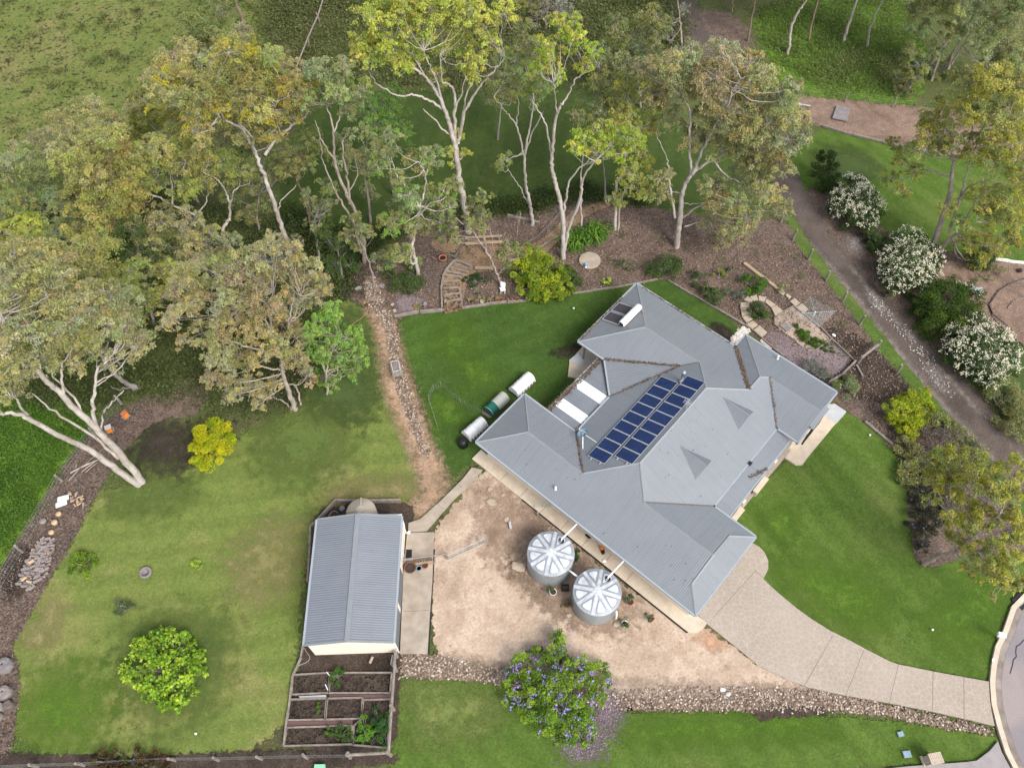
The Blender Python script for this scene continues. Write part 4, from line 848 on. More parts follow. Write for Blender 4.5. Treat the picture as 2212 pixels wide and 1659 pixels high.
def gum(name, label, base, limbs, blobs, pal, bark='bark_white', r0=.30, dens=1.0, leaf=(.17, .06), cat='tree', group=None, bright=None, bfrac=0, twigs=7, deep=.9, maxh=30, droop=.5, flower=None):
    b = G(base); root = empty(name, b, label, cat, group); T = Tubes(); anchors = []
    for li, lb in enumerate(limbs):
        pts, ra, rb = lb[0], lb[1], lb[2]; dz = 0 if li == 0 else rnd.uniform(-deep, deep)*2.2
        n = len(pts); P = []
        for i, p in enumerate(pts):
            dd = dz*(i/(n-1))**1.2 + rnd.uniform(-.15, .15)*(i > 0)
            P.append(plane_pt(p, b, dd))
        if li == 0: P[0] = np.array([b.x, b.y, -.2])
        if P[0][2] < .6: P[0][2] = -.2
        P = catmull(P, 5); ra *= .82; rb *= .7; T.add(P, ra, rb, 9, .04); anchors += [(q, ra+(rb-ra)*i/len(P)) for i, q in enumerate(P) if i > len(P)*.3]
    if not anchors: anchors = [(np.array([b.x, b.y, .5]), .05)]
    AP = np.array([a[0] for a in anchors]); Vs = []; cs = []
    blobs = list(blobs)+[(b_[0]+rnd.uniform(-.75, .75)*b_[2], b_[1]+rnd.uniform(-.6, .6)*b_[2], b_[2]*.65) for b_ in blobs]
    for bl in blobs:
        x, y, r = bl[:3]; r *= 1.16; pl = pal
        dd = rnd.uniform(-1, 1)*deep*1.8
        c = plane_pt((x, y), b, dd); dist = np.linalg.norm(c-np.array([0, 0, CAMH])); Rw = r*dist/FP
        c[2] = max(c[2], Rw*.6)
        ncl = max(8, int(27*rnd.uniform(.8, 1.2)*(Rw/1.6)**1.3)); per = int(130*dens*(Rw/1.6)**.6); tone = np.array([NR.uniform(.88, 1.10), NR.uniform(.95, 1.06), NR.uniform(.8, 1.15)])*NR.uniform(.86, 1.14)
        V, cl, cc = clump(c, Rw, ncl, per, np.array(pl[0])*tone, np.array(pl[1])*tone, leaf[0], leaf[1], spread=.25, wisp=.45, bright=bright, bfrac=bfrac, droop=droop)
        Vs.append(V); cs.append(cl)
        # branch from the nearest lower limb point into the mass, then twigs to its clumps
        dl = np.linalg.norm(AP-c, axis=1)+np.where(AP[:, 2] > c[2]+.2, 4.0, 0); k = int(dl.argmin()); a = AP[k]
        if dl[k] < 12:
            mid = (a+c)/2+np.array([rnd.uniform(-.4, .4), rnd.uniform(-.4, .4), -.12*dl[k]]); tip = c+np.array([0, 0, -.1*Rw])
            rad = min(max(.025, .011*dl[k]+.02), max(anchors[k][1]*.6, .025)); T.add(catmull([a, mid, tip], 5), rad, rad*.5, 6, .03)
            for q in cc[:int(twigs*1.6)]:
                m_ = (tip+q)/2+NR.normal(0, .12*Rw, 3); T.add(catmull([tip, m_, q+(q-tip)*.08], 3), rad*.45, .008, 4, .02)
    T.build('trunk', M[bark], root)
    V = np.concatenate(Vs); F = np.arange(len(V)).reshape(-1, 4)
    rawmesh('crown', V, F, LEAF, tint=np.concatenate(cs), parent=root)
    return root
def L(*p): return list(p)
BS = lambda s: [tuple(int(v) for v in q.split(',')) for q in s.split()]
def P_(s): return [tuple(float(v) for v in q.split(',')) for q in s.split()]
FILL = '''grey-green gum filling the far left edge above the leaning gum|30,760|30,760 32,700 30,640|25,560,30 70,580,30 -20,580,34 110,560,28 60,540,28 -10,530,30 -40,620,34 -60,560,34 10,600,30|GG
olive gum crown in front of the rusty gum, left part of the western clump|250,660|250,660 240,610 225,560|225,540,28 185,520,28 260,555,26 160,480,28 140,450,28 210,575,24 120,500,26|OL
khaki gum crown squeezed between the forked gum and the brown-leaved gum|470,720|470,720 465,680 450,640|430,620,26 480,575,26 370,620,26 410,650,24 350,590,26 330,640,24 395,590,26 300,650,24|LK
thin olive gum on the dark slope right of the golden-olive gum|695,600|695,600 690,560 685,520 680,470|690,450,20 665,425,20 705,400,20 680,480,18 710,440,18|OL
olive gum behind the trunk of the golden-olive gum|560,500|560,500 555,460 560,420|560,330,24 595,370,22 545,400,24 500,420,24 570,440,22 530,460,22 610,320,22|OL
brownish gum crown behind the top of the golden-olive gum|430,330|430,330 425,270 415,210|360,130,26 400,110,24 450,130,26 330,170,24 600,130,24 640,150,22 300,230,22 520,75,22|KH
green gum crown between the slender gum and the tallest gum|800,480|800,480 795,420 785,370|765,330,24 795,355,22 780,290,24 745,300,20 810,320,22 740,350,20 800,410,20|GG
dull gum crown between the twin white gum and the widest gum|1310,440|1310,440 1305,380 1300,320|1290,190,24 1310,230,24 1300,145,24 1265,215,20 1320,180,24 1330,130,22 1290,110,22 1350,140,22|OL
twiggy olive gum directly right of the tallest crown|1075,300|1075,300 1080,250 1085,210|1065,175,20 1100,165,20 1125,100,20 1085,130,22 1060,215,18 1105,210,16 1130,60,20 1150,130,18|OL
pale olive gum at the far left top of the western clump|170,420|170,420 160,370 150,330|130,270,26 100,300,26 70,310,24 160,240,24 200,230,22 40,330,24|KH'''
for row_ in FILL.split('\n'):
    lab, bs_, ls_, bl_, pk = row_.split('|'); x_, y_ = bs_.split(','); FILLQ = (lab, (float(x_), float(y_)), ls_, bl_, pk)
    gum('gum_tree', lab, FILLQ[1], [([tuple(float(v) for v in q.split(',')) for q in ls_.split()], .16, .07)], BS(bl_), dict(GG=GG, OL=OL, LK=LK, KH=KH)[pk], 'bark_grey' if pk == 'OL' else 'bark_pale', dens=.8)
# --- big leaning gum at the left edge
gum('gum_tree', 'big white gum with two long bare trunks rising from the lawn beside the yellow bush', (306, 1040),
    [(P_('306,1041 262,985 222,941 180,900 139,857 108,830 80,802 40,760 14,718 5,690 3,656'), .36, .09), (P_('294,1041 240,1005 195,972 130,940 69,909 35,894 0,892'), .32, .14),
     (P_('69,909 50,886 35,864 21,836'), .13, .05), (P_('232,955 205,915 201,871 205,835 208,802 225,785 243,767'), .2, .06), (P_('218,925 222,899 226,885 236,875 250,860 267,843'), .1, .05),
     (P_('139,857 136,830 132,802 140,780 160,750'), .13, .05), (P_('255,990 190,935 120,890 70,850'), .16, .06), (P_('180,900 160,860 120,820 100,790'), .12, .04), (P_('0,892 -25,885 -50,860'), .14, .08)],
    BS('30,590,48 0,620,44 60,560,40 110,580,40 140,650,40 210,640,36 0,760,36 50,790,30 130,720,34 270,700,30 75,590,40 100,640,38 150,690,36 190,680,36 235,700,38 270,660,34 60,700,38 20,790,32 95,770,30 150,780,28 290,740,32 190,750,30 30,855,26 5,680,40 -20,740,40 240,640,34 120,720,30 60,640,36 -30,830,40 250,780,24 200,720,30'), KH, r0=.36, twigs=10)
gum('gum_tree', 'grey-trunked gum leaning left out of the log pile behind the beehives', (298, 838),
    [(P_('298,838 270,825 240,800 222,772 205,745 180,715'), .28, .1), (P_('298,842 275,838 255,842 240,835'), .16, .05), (P_('222,772 236,730 240,690'), .12, .05)],
    BS('160,620,42 210,600,42 255,610,38 180,560,42 130,560,40 285,580,30 230,650,34 270,700,30 215,540,36 300,640,26 290,690,24'), LK, 'bark_grey', twigs=8)
gum('gum_tree', 'rusty olive gum with a dark straight trunk left of the forked white gum', (353, 657),
    [(P_('353,657 325,615 302,576 278,540 253,512 235,470 215,430'), .26, .09), (P_('302,576 290,520 265,480'), .1, .04), (P_('235,470 190,440 160,420'), .1, .04)],
    BS('190,400,36 225,440,38 180,475,34 245,385,34 268,425,34 285,345,34 250,325,30 210,350,32 160,350,34 215,500,32 250,460,30 200,310,32 170,430,30 230,290,30 285,390,28'), OR, 'bark_brown')
gum('gum_tree', 'rough-barked gum with a broken low side branch beside the dark scrub', (353, 655),
    [(P_('353,655 330,633 315,620 299,611'), .13, .07), (P_('353,655 360,610 350,560 330,520'), .15, .05)],
    BS('345,500,28 320,540,28 380,540,26 400,500,26 300,500,26 350,460,26'), OL, 'bark_grey', twigs=6)
gum('gum_tree', 'forked white gum with a long limb reaching left, in the middle of the western clump', (508, 560),
    [(P_('508,560 500,540 490,528 475,515 458,507 440,490 424,469 400,455 372,445 345,428 313,417'), .26, .08), (P_('490,528 482,510 483,493 492,478 497,465 495,440 490,420 480,400 465,386 434,368'), .22, .06),
     (P_('495,450 500,430 503,415 517,403'), .13, .05), (P_('372,445 372,400 365,370'), .1, .04), (P_('424,469 445,435 450,400'), .09, .04)],
    BS('300,400,30 340,375,30 395,400,32 430,350,32 470,345,30 400,350,30 335,325,32 290,440,28 445,390,26 370,300,32 520,370,28 415,310,30'), LK)
gum('gum_tree', 'tall golden-olive gum with an orange-tipped wide crown behind the forked white gum', (631, 560),
    [(P_('631,560 625,545 615,511 603,475 590,434 580,405 570,375 560,352 552,333 540,308 528,285 512,272 493,264 458,240'), .30, .09), (P_('552,333 545,300 540,290 515,265'), .13, .05),
     (P_('573,335 590,310 608,292 630,272 653,257 662,246 667,236'), .17, .05), (P_('608,292 598,268 590,243 600,220'), .09, .04), (P_('493,264 470,240 430,215 400,190'), .1, .04), (P_('528,285 520,250 520,215 515,180'), .1, .04), (P_('600,460 608,435 640,400'), .1, .04)],
    BS('375,150,32 410,165,30 440,185,32 495,110,30 535,100,28 565,115,30 480,150,34 520,140,34 560,160,32 600,185,34 420,235,30 455,215,28 350,190,28 385,205,28 635,190,34 475,245,30 555,235,34 520,285,30 605,235,30 655,215,28 430,285,26 540,190,34 500,200,32 585,285,26 630,240,26 340,220,22 665,180,26'),
    OR, bright=(.50, .45, .05), bfrac=.10)
gum('gum_tree', 'thin brown-trunked gum standing right behind the golden-olive gum', (670, 486), [(P_('670,486 667,465 660,434 652,412 643,396 650,360 660,320'), .17, .06)], BS('640,335,26 665,300,26 690,330,24 620,370,24 660,360,22'), OL, 'bark_brown')
gum('gum_tree', 'slender multi-stemmed gum with grey stems fanning up to a small green crown', (787, 565),
    [(P_('787,565 785,521 771,465 750,420 730,375 722,330 719,278 712,250 705,226'), .26, .05), (P_('780,545 764,486 745,450 723,410 708,375 698,347 690,300'), .16, .04), (P_('755,440 750,382 742,345 740,313 742,300 750,288'), .13, .04), (P_('725,350 700,310 690,290 680,260'), .09, .03), (P_('719,290 735,250 730,210'), .08, .03), (P_('750,420 772,380 765,330'), .08, .03)],
    BS('700,150,30 740,165,26 765,215,26 690,190,26 722,200,26 780,190,22 660,210,22 750,140,22 745,240,20'), GG, 'bark_pale')
gum('gum_tree', 'small crooked grey gum at the edge of the leafy mulch left of the steps', (809, 612), [(P_('809,612 800,575 787,539 775,515 767,491 762,470'), .10, .04), (P_('787,539 800,520 808,500'), .05, .02)], BS('762,480,20 785,500,18 750,510,16 800,500,14 770,530,14'), OL, 'bark_pale', leaf=(.2, .08))
gum('gum_tree', 'white-stemmed gum with a grey-green crown just above the spiral steps', (904, 593),
    [(P_('904,593 900,568 894,548 890,530 893,514 900,480 907,445 912,430 917,413'), .24, .09), (P_('907,445 895,430 886,417 870,395 855,375 848,350'), .13, .05), (P_('917,413 920,380 905,350'), .1, .04), (P_('893,514 870,490 850,470'), .1, .04), (P_('900,470 930,440 950,430'), .1, .04)],
    BS('830,330,28 865,390,30 900,355,30 930,340,26 875,455,34 925,430,34 960,450,26 848,480,28 975,400,22 815,360,22 840,290,24 900,490,26 940,480,24 880,420,28 860,540,28 890,560,20 830,560,24'), GG, bright=(.26, .40, .09), bfrac=.15)
gum('gum_tree', 'tallest gum, broad bright yellow-green crown over a thick trunk at the top centre', (1012, 500),
    [(P_('1012,502 1010,470 1001,434 993,390 987,340 982,312 976,288 968,258 955,222 940,195 921,170 900,152 879,139 855,132'), .42, .07), (P_('985,335 983,290 983,243 982,210 978,190 965,180 955,174 950,120'), .2, .05),
     (P_('990,310 994,288 1004,243 1015,220 1032,195 1050,172 1067,153 1091,125'), .2, .05), (P_('958,236 935,222 907,208 885,206 865,208 840,198 817,184 805,170 796,153'), .13, .04), (P_('980,300 955,278 930,252 914,236'), .12, .04),
     (P_('994,288 1000,240 1010,200 1035,160'), .13, .04), (P_('955,222 945,180 930,150 915,110'), .13, .04), (P_('921,170 890,120 850,90'), .1, .03), (P_('983,243 1000,190 1010,140'), .1, .03)],
    BS('790,35,30 825,15,30 860,30,32 900,5,32 945,0,32 790,90,28 830,70,32 870,65,32 915,50,32 950,60,32 985,35,30 1020,25,30 1050,55,26 845,115,30 890,110,28 800,130,24 775,115,20 960,95,28 1000,90,26 1030,125,26 1010,155,24 950,165,20 1085,30,26 1060,90,24 875,150,22 820,100,28 930,20,30 985,-10,30 860,-15,30 985,295,16 968,330,14 1000,330,14 985,350,12'), YG, r0=.42, twigs=9)
gum('gum_tree', 'slim pale gum with a bare dead side branch, right of the tallest gum', (1150, 485),
    [(P_('1150,485 1148,460 1143,434 1136,400 1133,365 1135,330 1140,295 1147,260 1153,226 1150,180'), .22, .06), (P_('1134,350 1126,310 1115,271 1100,252 1087,236 1067,208'), .11, .04), (P_('1138,320 1150,285 1167,257 1174,240'), .1, .04), (P_('1146,445 1130,420 1122,403 1112,388 1098,368'), .1, .03), (P_('1115,271 1120,230 1115,200'), .07, .03)],
    BS('1110,130,26 1140,155,26 1120,185,26 1162,105,24 1090,200,20 1172,190,24 1095,345,18 1080,360,14 1145,210,20 1140,95,22'), GG, bright=(.36, .40, .08), bfrac=.25)
gum('gum_tree', 'twin white gum with a lime-tipped crown standing beside the strappy plants', (1217, 556),
    [(P_('1217,557 1217,510 1216,462 1208,425 1199,392 1193,365 1192,340 1196,295 1202,250 1206,238 1212,226 1228,205 1240,174'), .30, .07), (P_('1219,540 1230,490 1251,434 1256,410 1258,392 1280,355 1313,323'), .22, .07),
     (P_('1219,455 1224,420 1230,392 1248,368 1271,347 1290,330'), .13, .05), (P_('1194,345 1187,310 1181,278 1172,255 1160,236 1150,215'), .12, .04), (P_('1202,250 1200,215 1195,180'), .08, .03), (P_('1240,174 1260,160 1280,150'), .07, .03), (P_('1313,323 1330,300 1345,280'), .09, .03)],
    BS('1210,55,26 1245,80,22 1180,95,22 1258,140,20 1190,128,22 1228,45,22 1225,100,20 1200,160,20 1262,305,26 1298,288,26 1330,275,26 1365,300,24 1290,335,22 1242,318,18 1345,330,22 1315,310,22 1160,150,20 1280,110,18'), YG, bright=(.38, .50, .07), bfrac=.4)
gum('gum_tree', 'thin white sapling gum directly behind the twin white gum', (1256, 497), [(P_('1256,497 1255,460 1254,417 1256,380 1258,347 1265,300'), .13, .05)], BS('1262,290,18 1280,260,18 1250,255,18 1290,230,18'), OL)
gum('gum_tree', 'pair of short white stems carrying a yellow-olive crown, left of the spreading gum', (1329, 494),
    [(P_('1329,495 1330,450 1331,400 1345,370 1350,340 1355,300 1360,260'), .2, .06), (P_('1336,490 1340,440 1350,410 1365,385'), .12, .04), (P_('1350,340 1375,300 1385,270'), .08, .03)],
    BS('1350,215,28 1380,195,26 1340,180,22 1402,222,26 1342,250,24 1360,375,28 1382,345,28 1335,425,22 1388,415,26 1365,275,26 1395,270,24 1370,320,24'), LK, bright=(.40, .42, .08), bfrac=.3)
gum('gum_tree', 'widest gum, huge khaki crown hanging over the gravel track behind the house', (1462, 532),
    [(P_('1462,533 1464,505 1468,479 1471,445 1475,413 1483,392 1496,375 1518,358 1541,347 1583,323 1620,300'), .36, .08), (P_('1496,378 1491,345 1489,313 1490,278 1492,243 1485,228 1479,215 1470,190'), .16, .05),
     (P_('1498,374 1510,340 1524,313 1545,273 1569,233 1578,212 1583,195 1600,170'), .17, .05), (P_('1475,470 1500,452 1531,434 1545,420 1558,406'), .12, .04), (P_('1458,470 1450,420 1447,382 1443,360 1440,340 1420,300'), .14, .04),
     (P_('1541,347 1560,330 1580,290 1610,250'), .12, .04), (P_('1524,313 1530,260 1525,210'), .1, .04), (P_('1583,323 1620,335 1660,340 1690,330'), .1, .04), (P_('1541,347 1570,380 1610,400'), .1, .04), (P_('1479,490 1510,480 1530,478'), .07, .03)],
    BS('1440,135,30 1485,120,32 1530,115,32 1575,125,32 1620,140,32 1655,165,30 1550,165,36 1500,175,36 1600,180,36 1640,210,34 1690,215,32 1725,250,28 1660,265,34 1600,270,36 1705,300,30 1560,320,32 1640,330,34 1690,360,28 1600,385,34 1655,410,30 1560,440,32 1615,460,30 1680,440,24 1540,395,28 1500,300,30 1455,250,28 1420,200,30 1400,155,28 1575,225,36 1530,250,30 1715,190,24 1580,490,24 1535,490,22 1425,385,22 1440,425,22 1520,215,32 1465,195,30 1635,370,30 1590,430,28 1735,290,22 1610,310,32 1560,275,32 1460,160,28 1700,255,28 1640,290,32 1670,320,28 1560,520,20 1610,505,20'),
    KH, r0=.36, dens=1.0, twigs=9)
gum('gum_tree', 'many-stemmed grey gum with a yellow-tipped crown beside the neighbour lawn at the right', (2012, 555),
    [(P_('2012,553 2022,515 2034,479 2047,440 2055,399 2058,370 2062,347 2072,338 2086,333 2130,312 2173,295'), .34, .07), (P_('2020,560 2040,530 2066,504 2085,475 2100,445 2130,410'), .2, .05), (P_('2050,505 2062,465 2072,434 2080,405 2086,382 2092,360 2097,340 2120,290'), .16, .04),
     (P_('2055,385 2020,372 1993,368 1970,378 1947,392 1923,417'), .11, .03), (P_('2070,430 2100,400 2140,390'), .12, .04), (P_('2062,347 2050,310 2040,280'), .1, .04), (P_('2024,540 2050,515 2075,505 2110,480'), .12, .04), (P_('2086,333 2100,280 2110,240'), .1, .04)],
    BS('2100,180,32 2145,170,32 2190,190,34 2060,225,30 2020,260,28 1990,325,26 1945,335,20 1925,385,18 1980,370,18 2110,245,32 2155,270,34 2200,310,36 2100,320,28 2150,350,34 2190,400,34 2120,425,30 2160,465,32 2060,290,26 2205,470,30 2090,515,22 2130,530,28 2030,310,22 1950,415,14 2050,450,16 1930,310,14 2000,285,24 2200,250,34 2080,480,18 2170,520,26 2180,230,30 2130,310,30 2175,430,28 2110,560,18'),
    LK, 'bark_pale', bright=(.44, .43, .08), bfrac=.3)
gum('gum_tree', 'tall twin-stemmed gum rising over the green bank at the top right corner', (2013, 172),
    [(P_('2013,172 2025,135 2041,97 2055,70 2072,45 2085,0 2095,-60'), .2, .1), (P_('2048,150 2058,120 2069,97 2085,70 2100,42 2110,0'), .18, .08), (P_('2056,140 2085,90 2105,60'), .12, .05), (P_('2041,97 2010,60 1990,35'), .1, .04)],
    BS('1995,20,26 2040,0,28 2085,30,28 2135,60,30 2185,95,32 2120,105,24 1980,60,20 2020,110,18 2175,30,30 2150,140,26 2060,60,22 2000,-30,30 2060,-50,34 2120,-40,34 2190,-20,34 1960,-20,26 2200,150,28 2030,170,18 2000,140,16'), GG, 'bark_pale')
row = [((1703, 117), '1703,117 1706,85 1711,52 1725,25 1742,0 1765,-70', .2, 'bark_white', 'pale forked trunk at the left end of the row of trunks on the green bank'),
       ((1748, 88), '1748,88 1754,50 1767,0 1780,-70', .15, 'bark_brown', 'straight reddish trunk, second from the left on the green bank'),
       ((1822, 90), '1822,90 1833,55 1850,0 1868,-60', .2, 'bark_white', 'half-peeled brown and white trunk in the middle of the green bank'),
       ((1874, 100), '1874,100 1880,60 1895,25 1906,0 1920,-70', .16, 'bark_white', 'slim white trunk at the right end of the row on the green bank'),
       ((1616, 88), '1616,88 1622,50 1631,0 1640,-60', .15, 'bark_brown', 'brown trunk beside the gravel track at the top of the view'),
       ((1581, 24), '1581,24 1583,5 1586,-60', .14, 'bark_brown', 'rusty trunk base right beside the gravel track at the top edge')]
for i, (b_, l_, r_, k_, lab) in enumerate(row):
    l_ = P_(l_); e_ = l_[-1]
    gum('gum_tree', lab, b_, [(l_, r_*1.1, r_*.6)], [(e_[0]+dx, e_[1]-40+dy, 30) for dx, dy in ((-30, 0), (25, -20), (0, -50), (45, 20), (-40, -40))], OL, k_, group='trunks on the green bank' if i < 4 else None, dens=.6)
gum('gum_tree', 'dark brown leaning trunk standing alone at the top edge above the golden-olive gum', (524, 47), [(P_('524,47 520,30 512,10 500,-20 490,-70'), .25, .15)], [(480, -110, 40), (520, -120, 40), (450, -90, 34), (500, -160, 40)], OL, 'bark_brown', dens=.6)
for lab, b_, l_, bl, pal, bk in (
    ('feathery grey-olive tree between the paddock and the golden-olive gum', (440, 200), '440,200 438,150 432,110 425,70', '420,40,26 450,95,24 400,100,22 480,20,24 440,60,24 470,70,20 410,70,20', OL, 'bark_grey'),
    ('twiggy grey tree just right of the tallest crown at the top edge', (1092, 62), '1092,62 1090,30 1082,0 1075,-60', '1080,60,20 1110,40,20 1120,80,18 1100,-10,24 1140,10,22', OL, 'bark_grey'),
    ('half-dead twiggy tree at the top edge between two bright crowns', (1178, 70), '1178,70 1180,40 1185,0 1190,-60', '1160,40,18 1200,30,18 1220,10,20 1180,0,20 1240,40,16', GY, 'bark_grey'),
    ('dull olive tree behind the yellow-olive crown near the top of the track', (1385, 230), '1385,230 1380,180 1372,130 1360,90', '1340,80,26 1380,60,26 1350,130,26 1400,110,26 1330,50,22 1420,70,24 1370,100,26 1310,110,22 1420,30,22', OL, 'bark_grey'),
    ('bare pale tree rising beside the gravel track at the top', (1475, 100), '1475,100 1470,60 1468,30 1460,-20', '1450,40,14 1480,20,12 1440,80,14', GY, 'bark_pale'),
    ('rounded olive tree at the far left of the western clump', (140, 560), '140,560 115,510 95,460 80,420', '50,345,30 95,380,30 60,420,28 20,390,30 40,450,28 85,440,26 0,350,28 15,460,26 110,420,26', GG, 'bark_grey'),
    ('pinkish-olive tree on the outer edge of the western clump near the speckled paddock', (260, 520), '260,520 235,450 215,390 195,340', '150,290,26 195,265,28 220,305,28 175,330,26 235,265,24 130,330,24 160,370,24 205,350,24', KH, 'bark_pale'),
    ('lime-crowned tree low in the western clump near the left edge', (110, 640), '110,640 90,590 75,545 65,510', '65,490,28 95,510,24 40,520,26 20,560,28 75,540,24 15,500,24', YG, 'bark_pale'),
    ('green-gold tree in the middle of the western clump between two olive crowns', (430, 440), '430,440 405,380 380,330 355,290', '320,250,28 290,290,26 340,290,28 370,265,26 300,330,24 350,330,24 390,300,22 310,215,22', ((.18, .20, .045), (.24, .23, .06)), 'bark_pale'),
    ('dark dense tree behind the rusty olive gum in the western clump', (330, 700), '330,700 320,640 310,590 300,560', '280,490,26 300,530,28 330,560,26 270,560,26 310,590,24 255,530,24 340,600,22', DK, 'bark_grey'),
    ('drab tree with brownish leaves over the bent trunks of the western clump', (470, 640), '470,640 465,590 455,550 440,515', '350,480,24 400,470,26 335,535,24 405,530,28 455,510,26 440,560,26 380,570,26 480,560,24 500,520,20', KH, 'bark_grey'),
    ('dead grey scrubby tree between the forked white gum and the brown-leaved gum', (590, 640), '590,640 585,600 578,570 570,545', '560,540,20 595,520,20 635,525,18 575,575,20 620,560,18', GY, 'bark_grey'),
    ('low dark green tree below the slender multi-stemmed gum', (740, 600), '740,600 735,570 730,540', '710,520,26 745,530,24 720,560,26 700,490,22 760,570,20 730,590,20', DK, 'bark_grey'),
    ('leafy mid-green tree below the crown of the tallest gum, left of its trunk', (850, 420), '850,420 842,360 835,310 830,280', '820,230,26 850,250,26 790,210,22 870,290,22 810,270,24 780,250,22 850,200,20 760,190,20', GR, 'bark_grey'),
    ('small bushy gum beside the long bench', (1050, 545), '1050,545 1045,500 1040,470 1036,455', '1025,440,18 1048,425,16 1040,465,16 1015,460,14', OL, 'bark_pale'),
    ('grey-olive tree on the slope behind the gum with many stems', (1960, 200), '1960,200 1975,165 1985,140', '1960,130,20 1990,165,20 1975,110,18 1945,160,16 1940,220,16', OL, 'bark_grey')):
    l_ = P_(l_); gum('gum_tree' if bk != 'bark_grey' else 'tree', lab, b_, [(l_, .16, .06)], BS(bl), pal, bk, dens=.9 if pal is not GY else .35)
gum('gum_tree', 'brown-leaved gum, biggest crown of the western clump, forked base at the lawn edge', (637, 883),
    [(P_('637,884 632,865 625,847 617,825 611,802 608,785 608,767 600,740 590,715'), .28, .1), (P_('648,873 645,850 636,833'), .12, .05), (P_('609,775 585,762 541,750 505,738 475,732'), .14, .05), (P_('612,790 620,750 625,698 630,665 636,632'), .14, .05),
     (P_('625,698 640,670 650,640'), .08, .03), (P_('611,802 560,790 520,770'), .1, .04), (P_('628,880 610,865 590,858'), .09, .04), (P_('590,715 560,680 530,650'), .1, .04), (P_('600,740 580,680 590,630'), .1, .04)],
    BS('690,640,22 700,610,20 600,530,24 570,520,24 380,640,26 360,690,22 400,600,28 445,580,30 490,600,32 540,590,32 585,600,32 630,590,32 665,610,28 420,640,30 380,685,26 465,660,32 515,640,34 570,650,34 625,650,30 670,650,24 440,720,28 500,700,32 555,710,32 610,700,30 470,765,28 520,760,30 570,770,30 500,810,28 545,830,26 585,835,24 560,865,20 640,775,26 660,815,22 500,850,22 680,580,20 600,745,28 640,730,26 460,820,22 400,740,20 560,555,26 620,545,26 510,560,26 655,560,22'),
    ((.38, .355, .19), (.45, .41, .215)), 'bark_pale', dens=1.0)
gum('wattle_tree', 'bright green feathery tree leaning over the lawn beside the dirt drain', (705, 850), [(P_('705,850 705,810 710,770 715,740'), .14, .05), (P_('705,810 690,770 690,740'), .09, .03), (P_('710,770 735,745 750,730'), .08, .03)],
    BS('695,700,28 735,715,28 765,755,24 730,785,28 690,755,26 700,815,22 750,805,20 715,675,22 670,720,22 770,720,18 720,750,28 720,830,16 780,780,16'), GR, 'bark_pale', leaf=(.2, .06), dens=1.4)
gum('gum_tree', 'leaning gum with a yellow-olive crown at the right edge of the front lawn', (1997, 1217),
    [(P_('1997,1217 2015,1206 2034,1197 2069,1187 2095,1160 2115,1120 2135,1080'), .22, .07), (P_('2069,1187 2110,1190 2150,1185'), .1, .04), (P_('2095,1160 2130,1140 2160,1110'), .1, .04), (P_('2060,1190 2070,1140 2075,1100'), .1, .04)],
    BS('2030,1000,24 2060,1020,26 2050,1050,26 2095,1030,28 2140,1055,30 2185,1075,30 2080,1095,28 2125,1120,28 2175,1145,30 2100,1170,24 2145,1195,28 2190,1215,28 2120,1235,22 2165,1265,24 2060,1125,20 2015,1030,22 2040,990,24 2085,980,24 2135,1005,24 2190,1010,26 2205,1120,28 2205,1260,20 2060,1160,18 2100,1215,20 2150,1230,24 2010,1080,16'),
    LK, 'bark_pale', bright=(.45, .45, .09), bfrac=.45, leaf=(.17, .06), dens=1.25, deep=.5)
# small pale gum over the seats
gum('gum_tree', 'small twisted gum with pale bare trunk leaning over the bench area', (1081, 614),
    [(P_('1081,615 1078,600 1070,585 1060,560 1048,540 1035,520 1020,500 1000,485 985,470'), .13, .04), (P_('1076,592 1090,580 1100,565 1098,550'), .06, .03), (P_('1058,558 1062,535 1064,515 1058,495'), .05, .02), (P_('1020,500 1000,500 985,505'), .04, .02)],
    BS('975,490,20 1005,480,16 960,510,16 985,515,14 1100,535,18 1120,545,12 1085,550,12 1035,490,14 1095,570,10'), OL, 'bark_pale', leaf=(.2, .08), deep=.4)
sapl = gum('sapling', 'bare little sapling stem in the mulch behind the long bench', (1117, 510), [(P_('1117,510 1118,490 1122,475 1124,462'), .045, .02), (P_('1120,482 1116,470 1117,464'), .02, .01)], BS('1122,460,5'), OL, 'bark_pale', leaf=(.12, .05), twigs=2, dens=.3, cat='sapling')
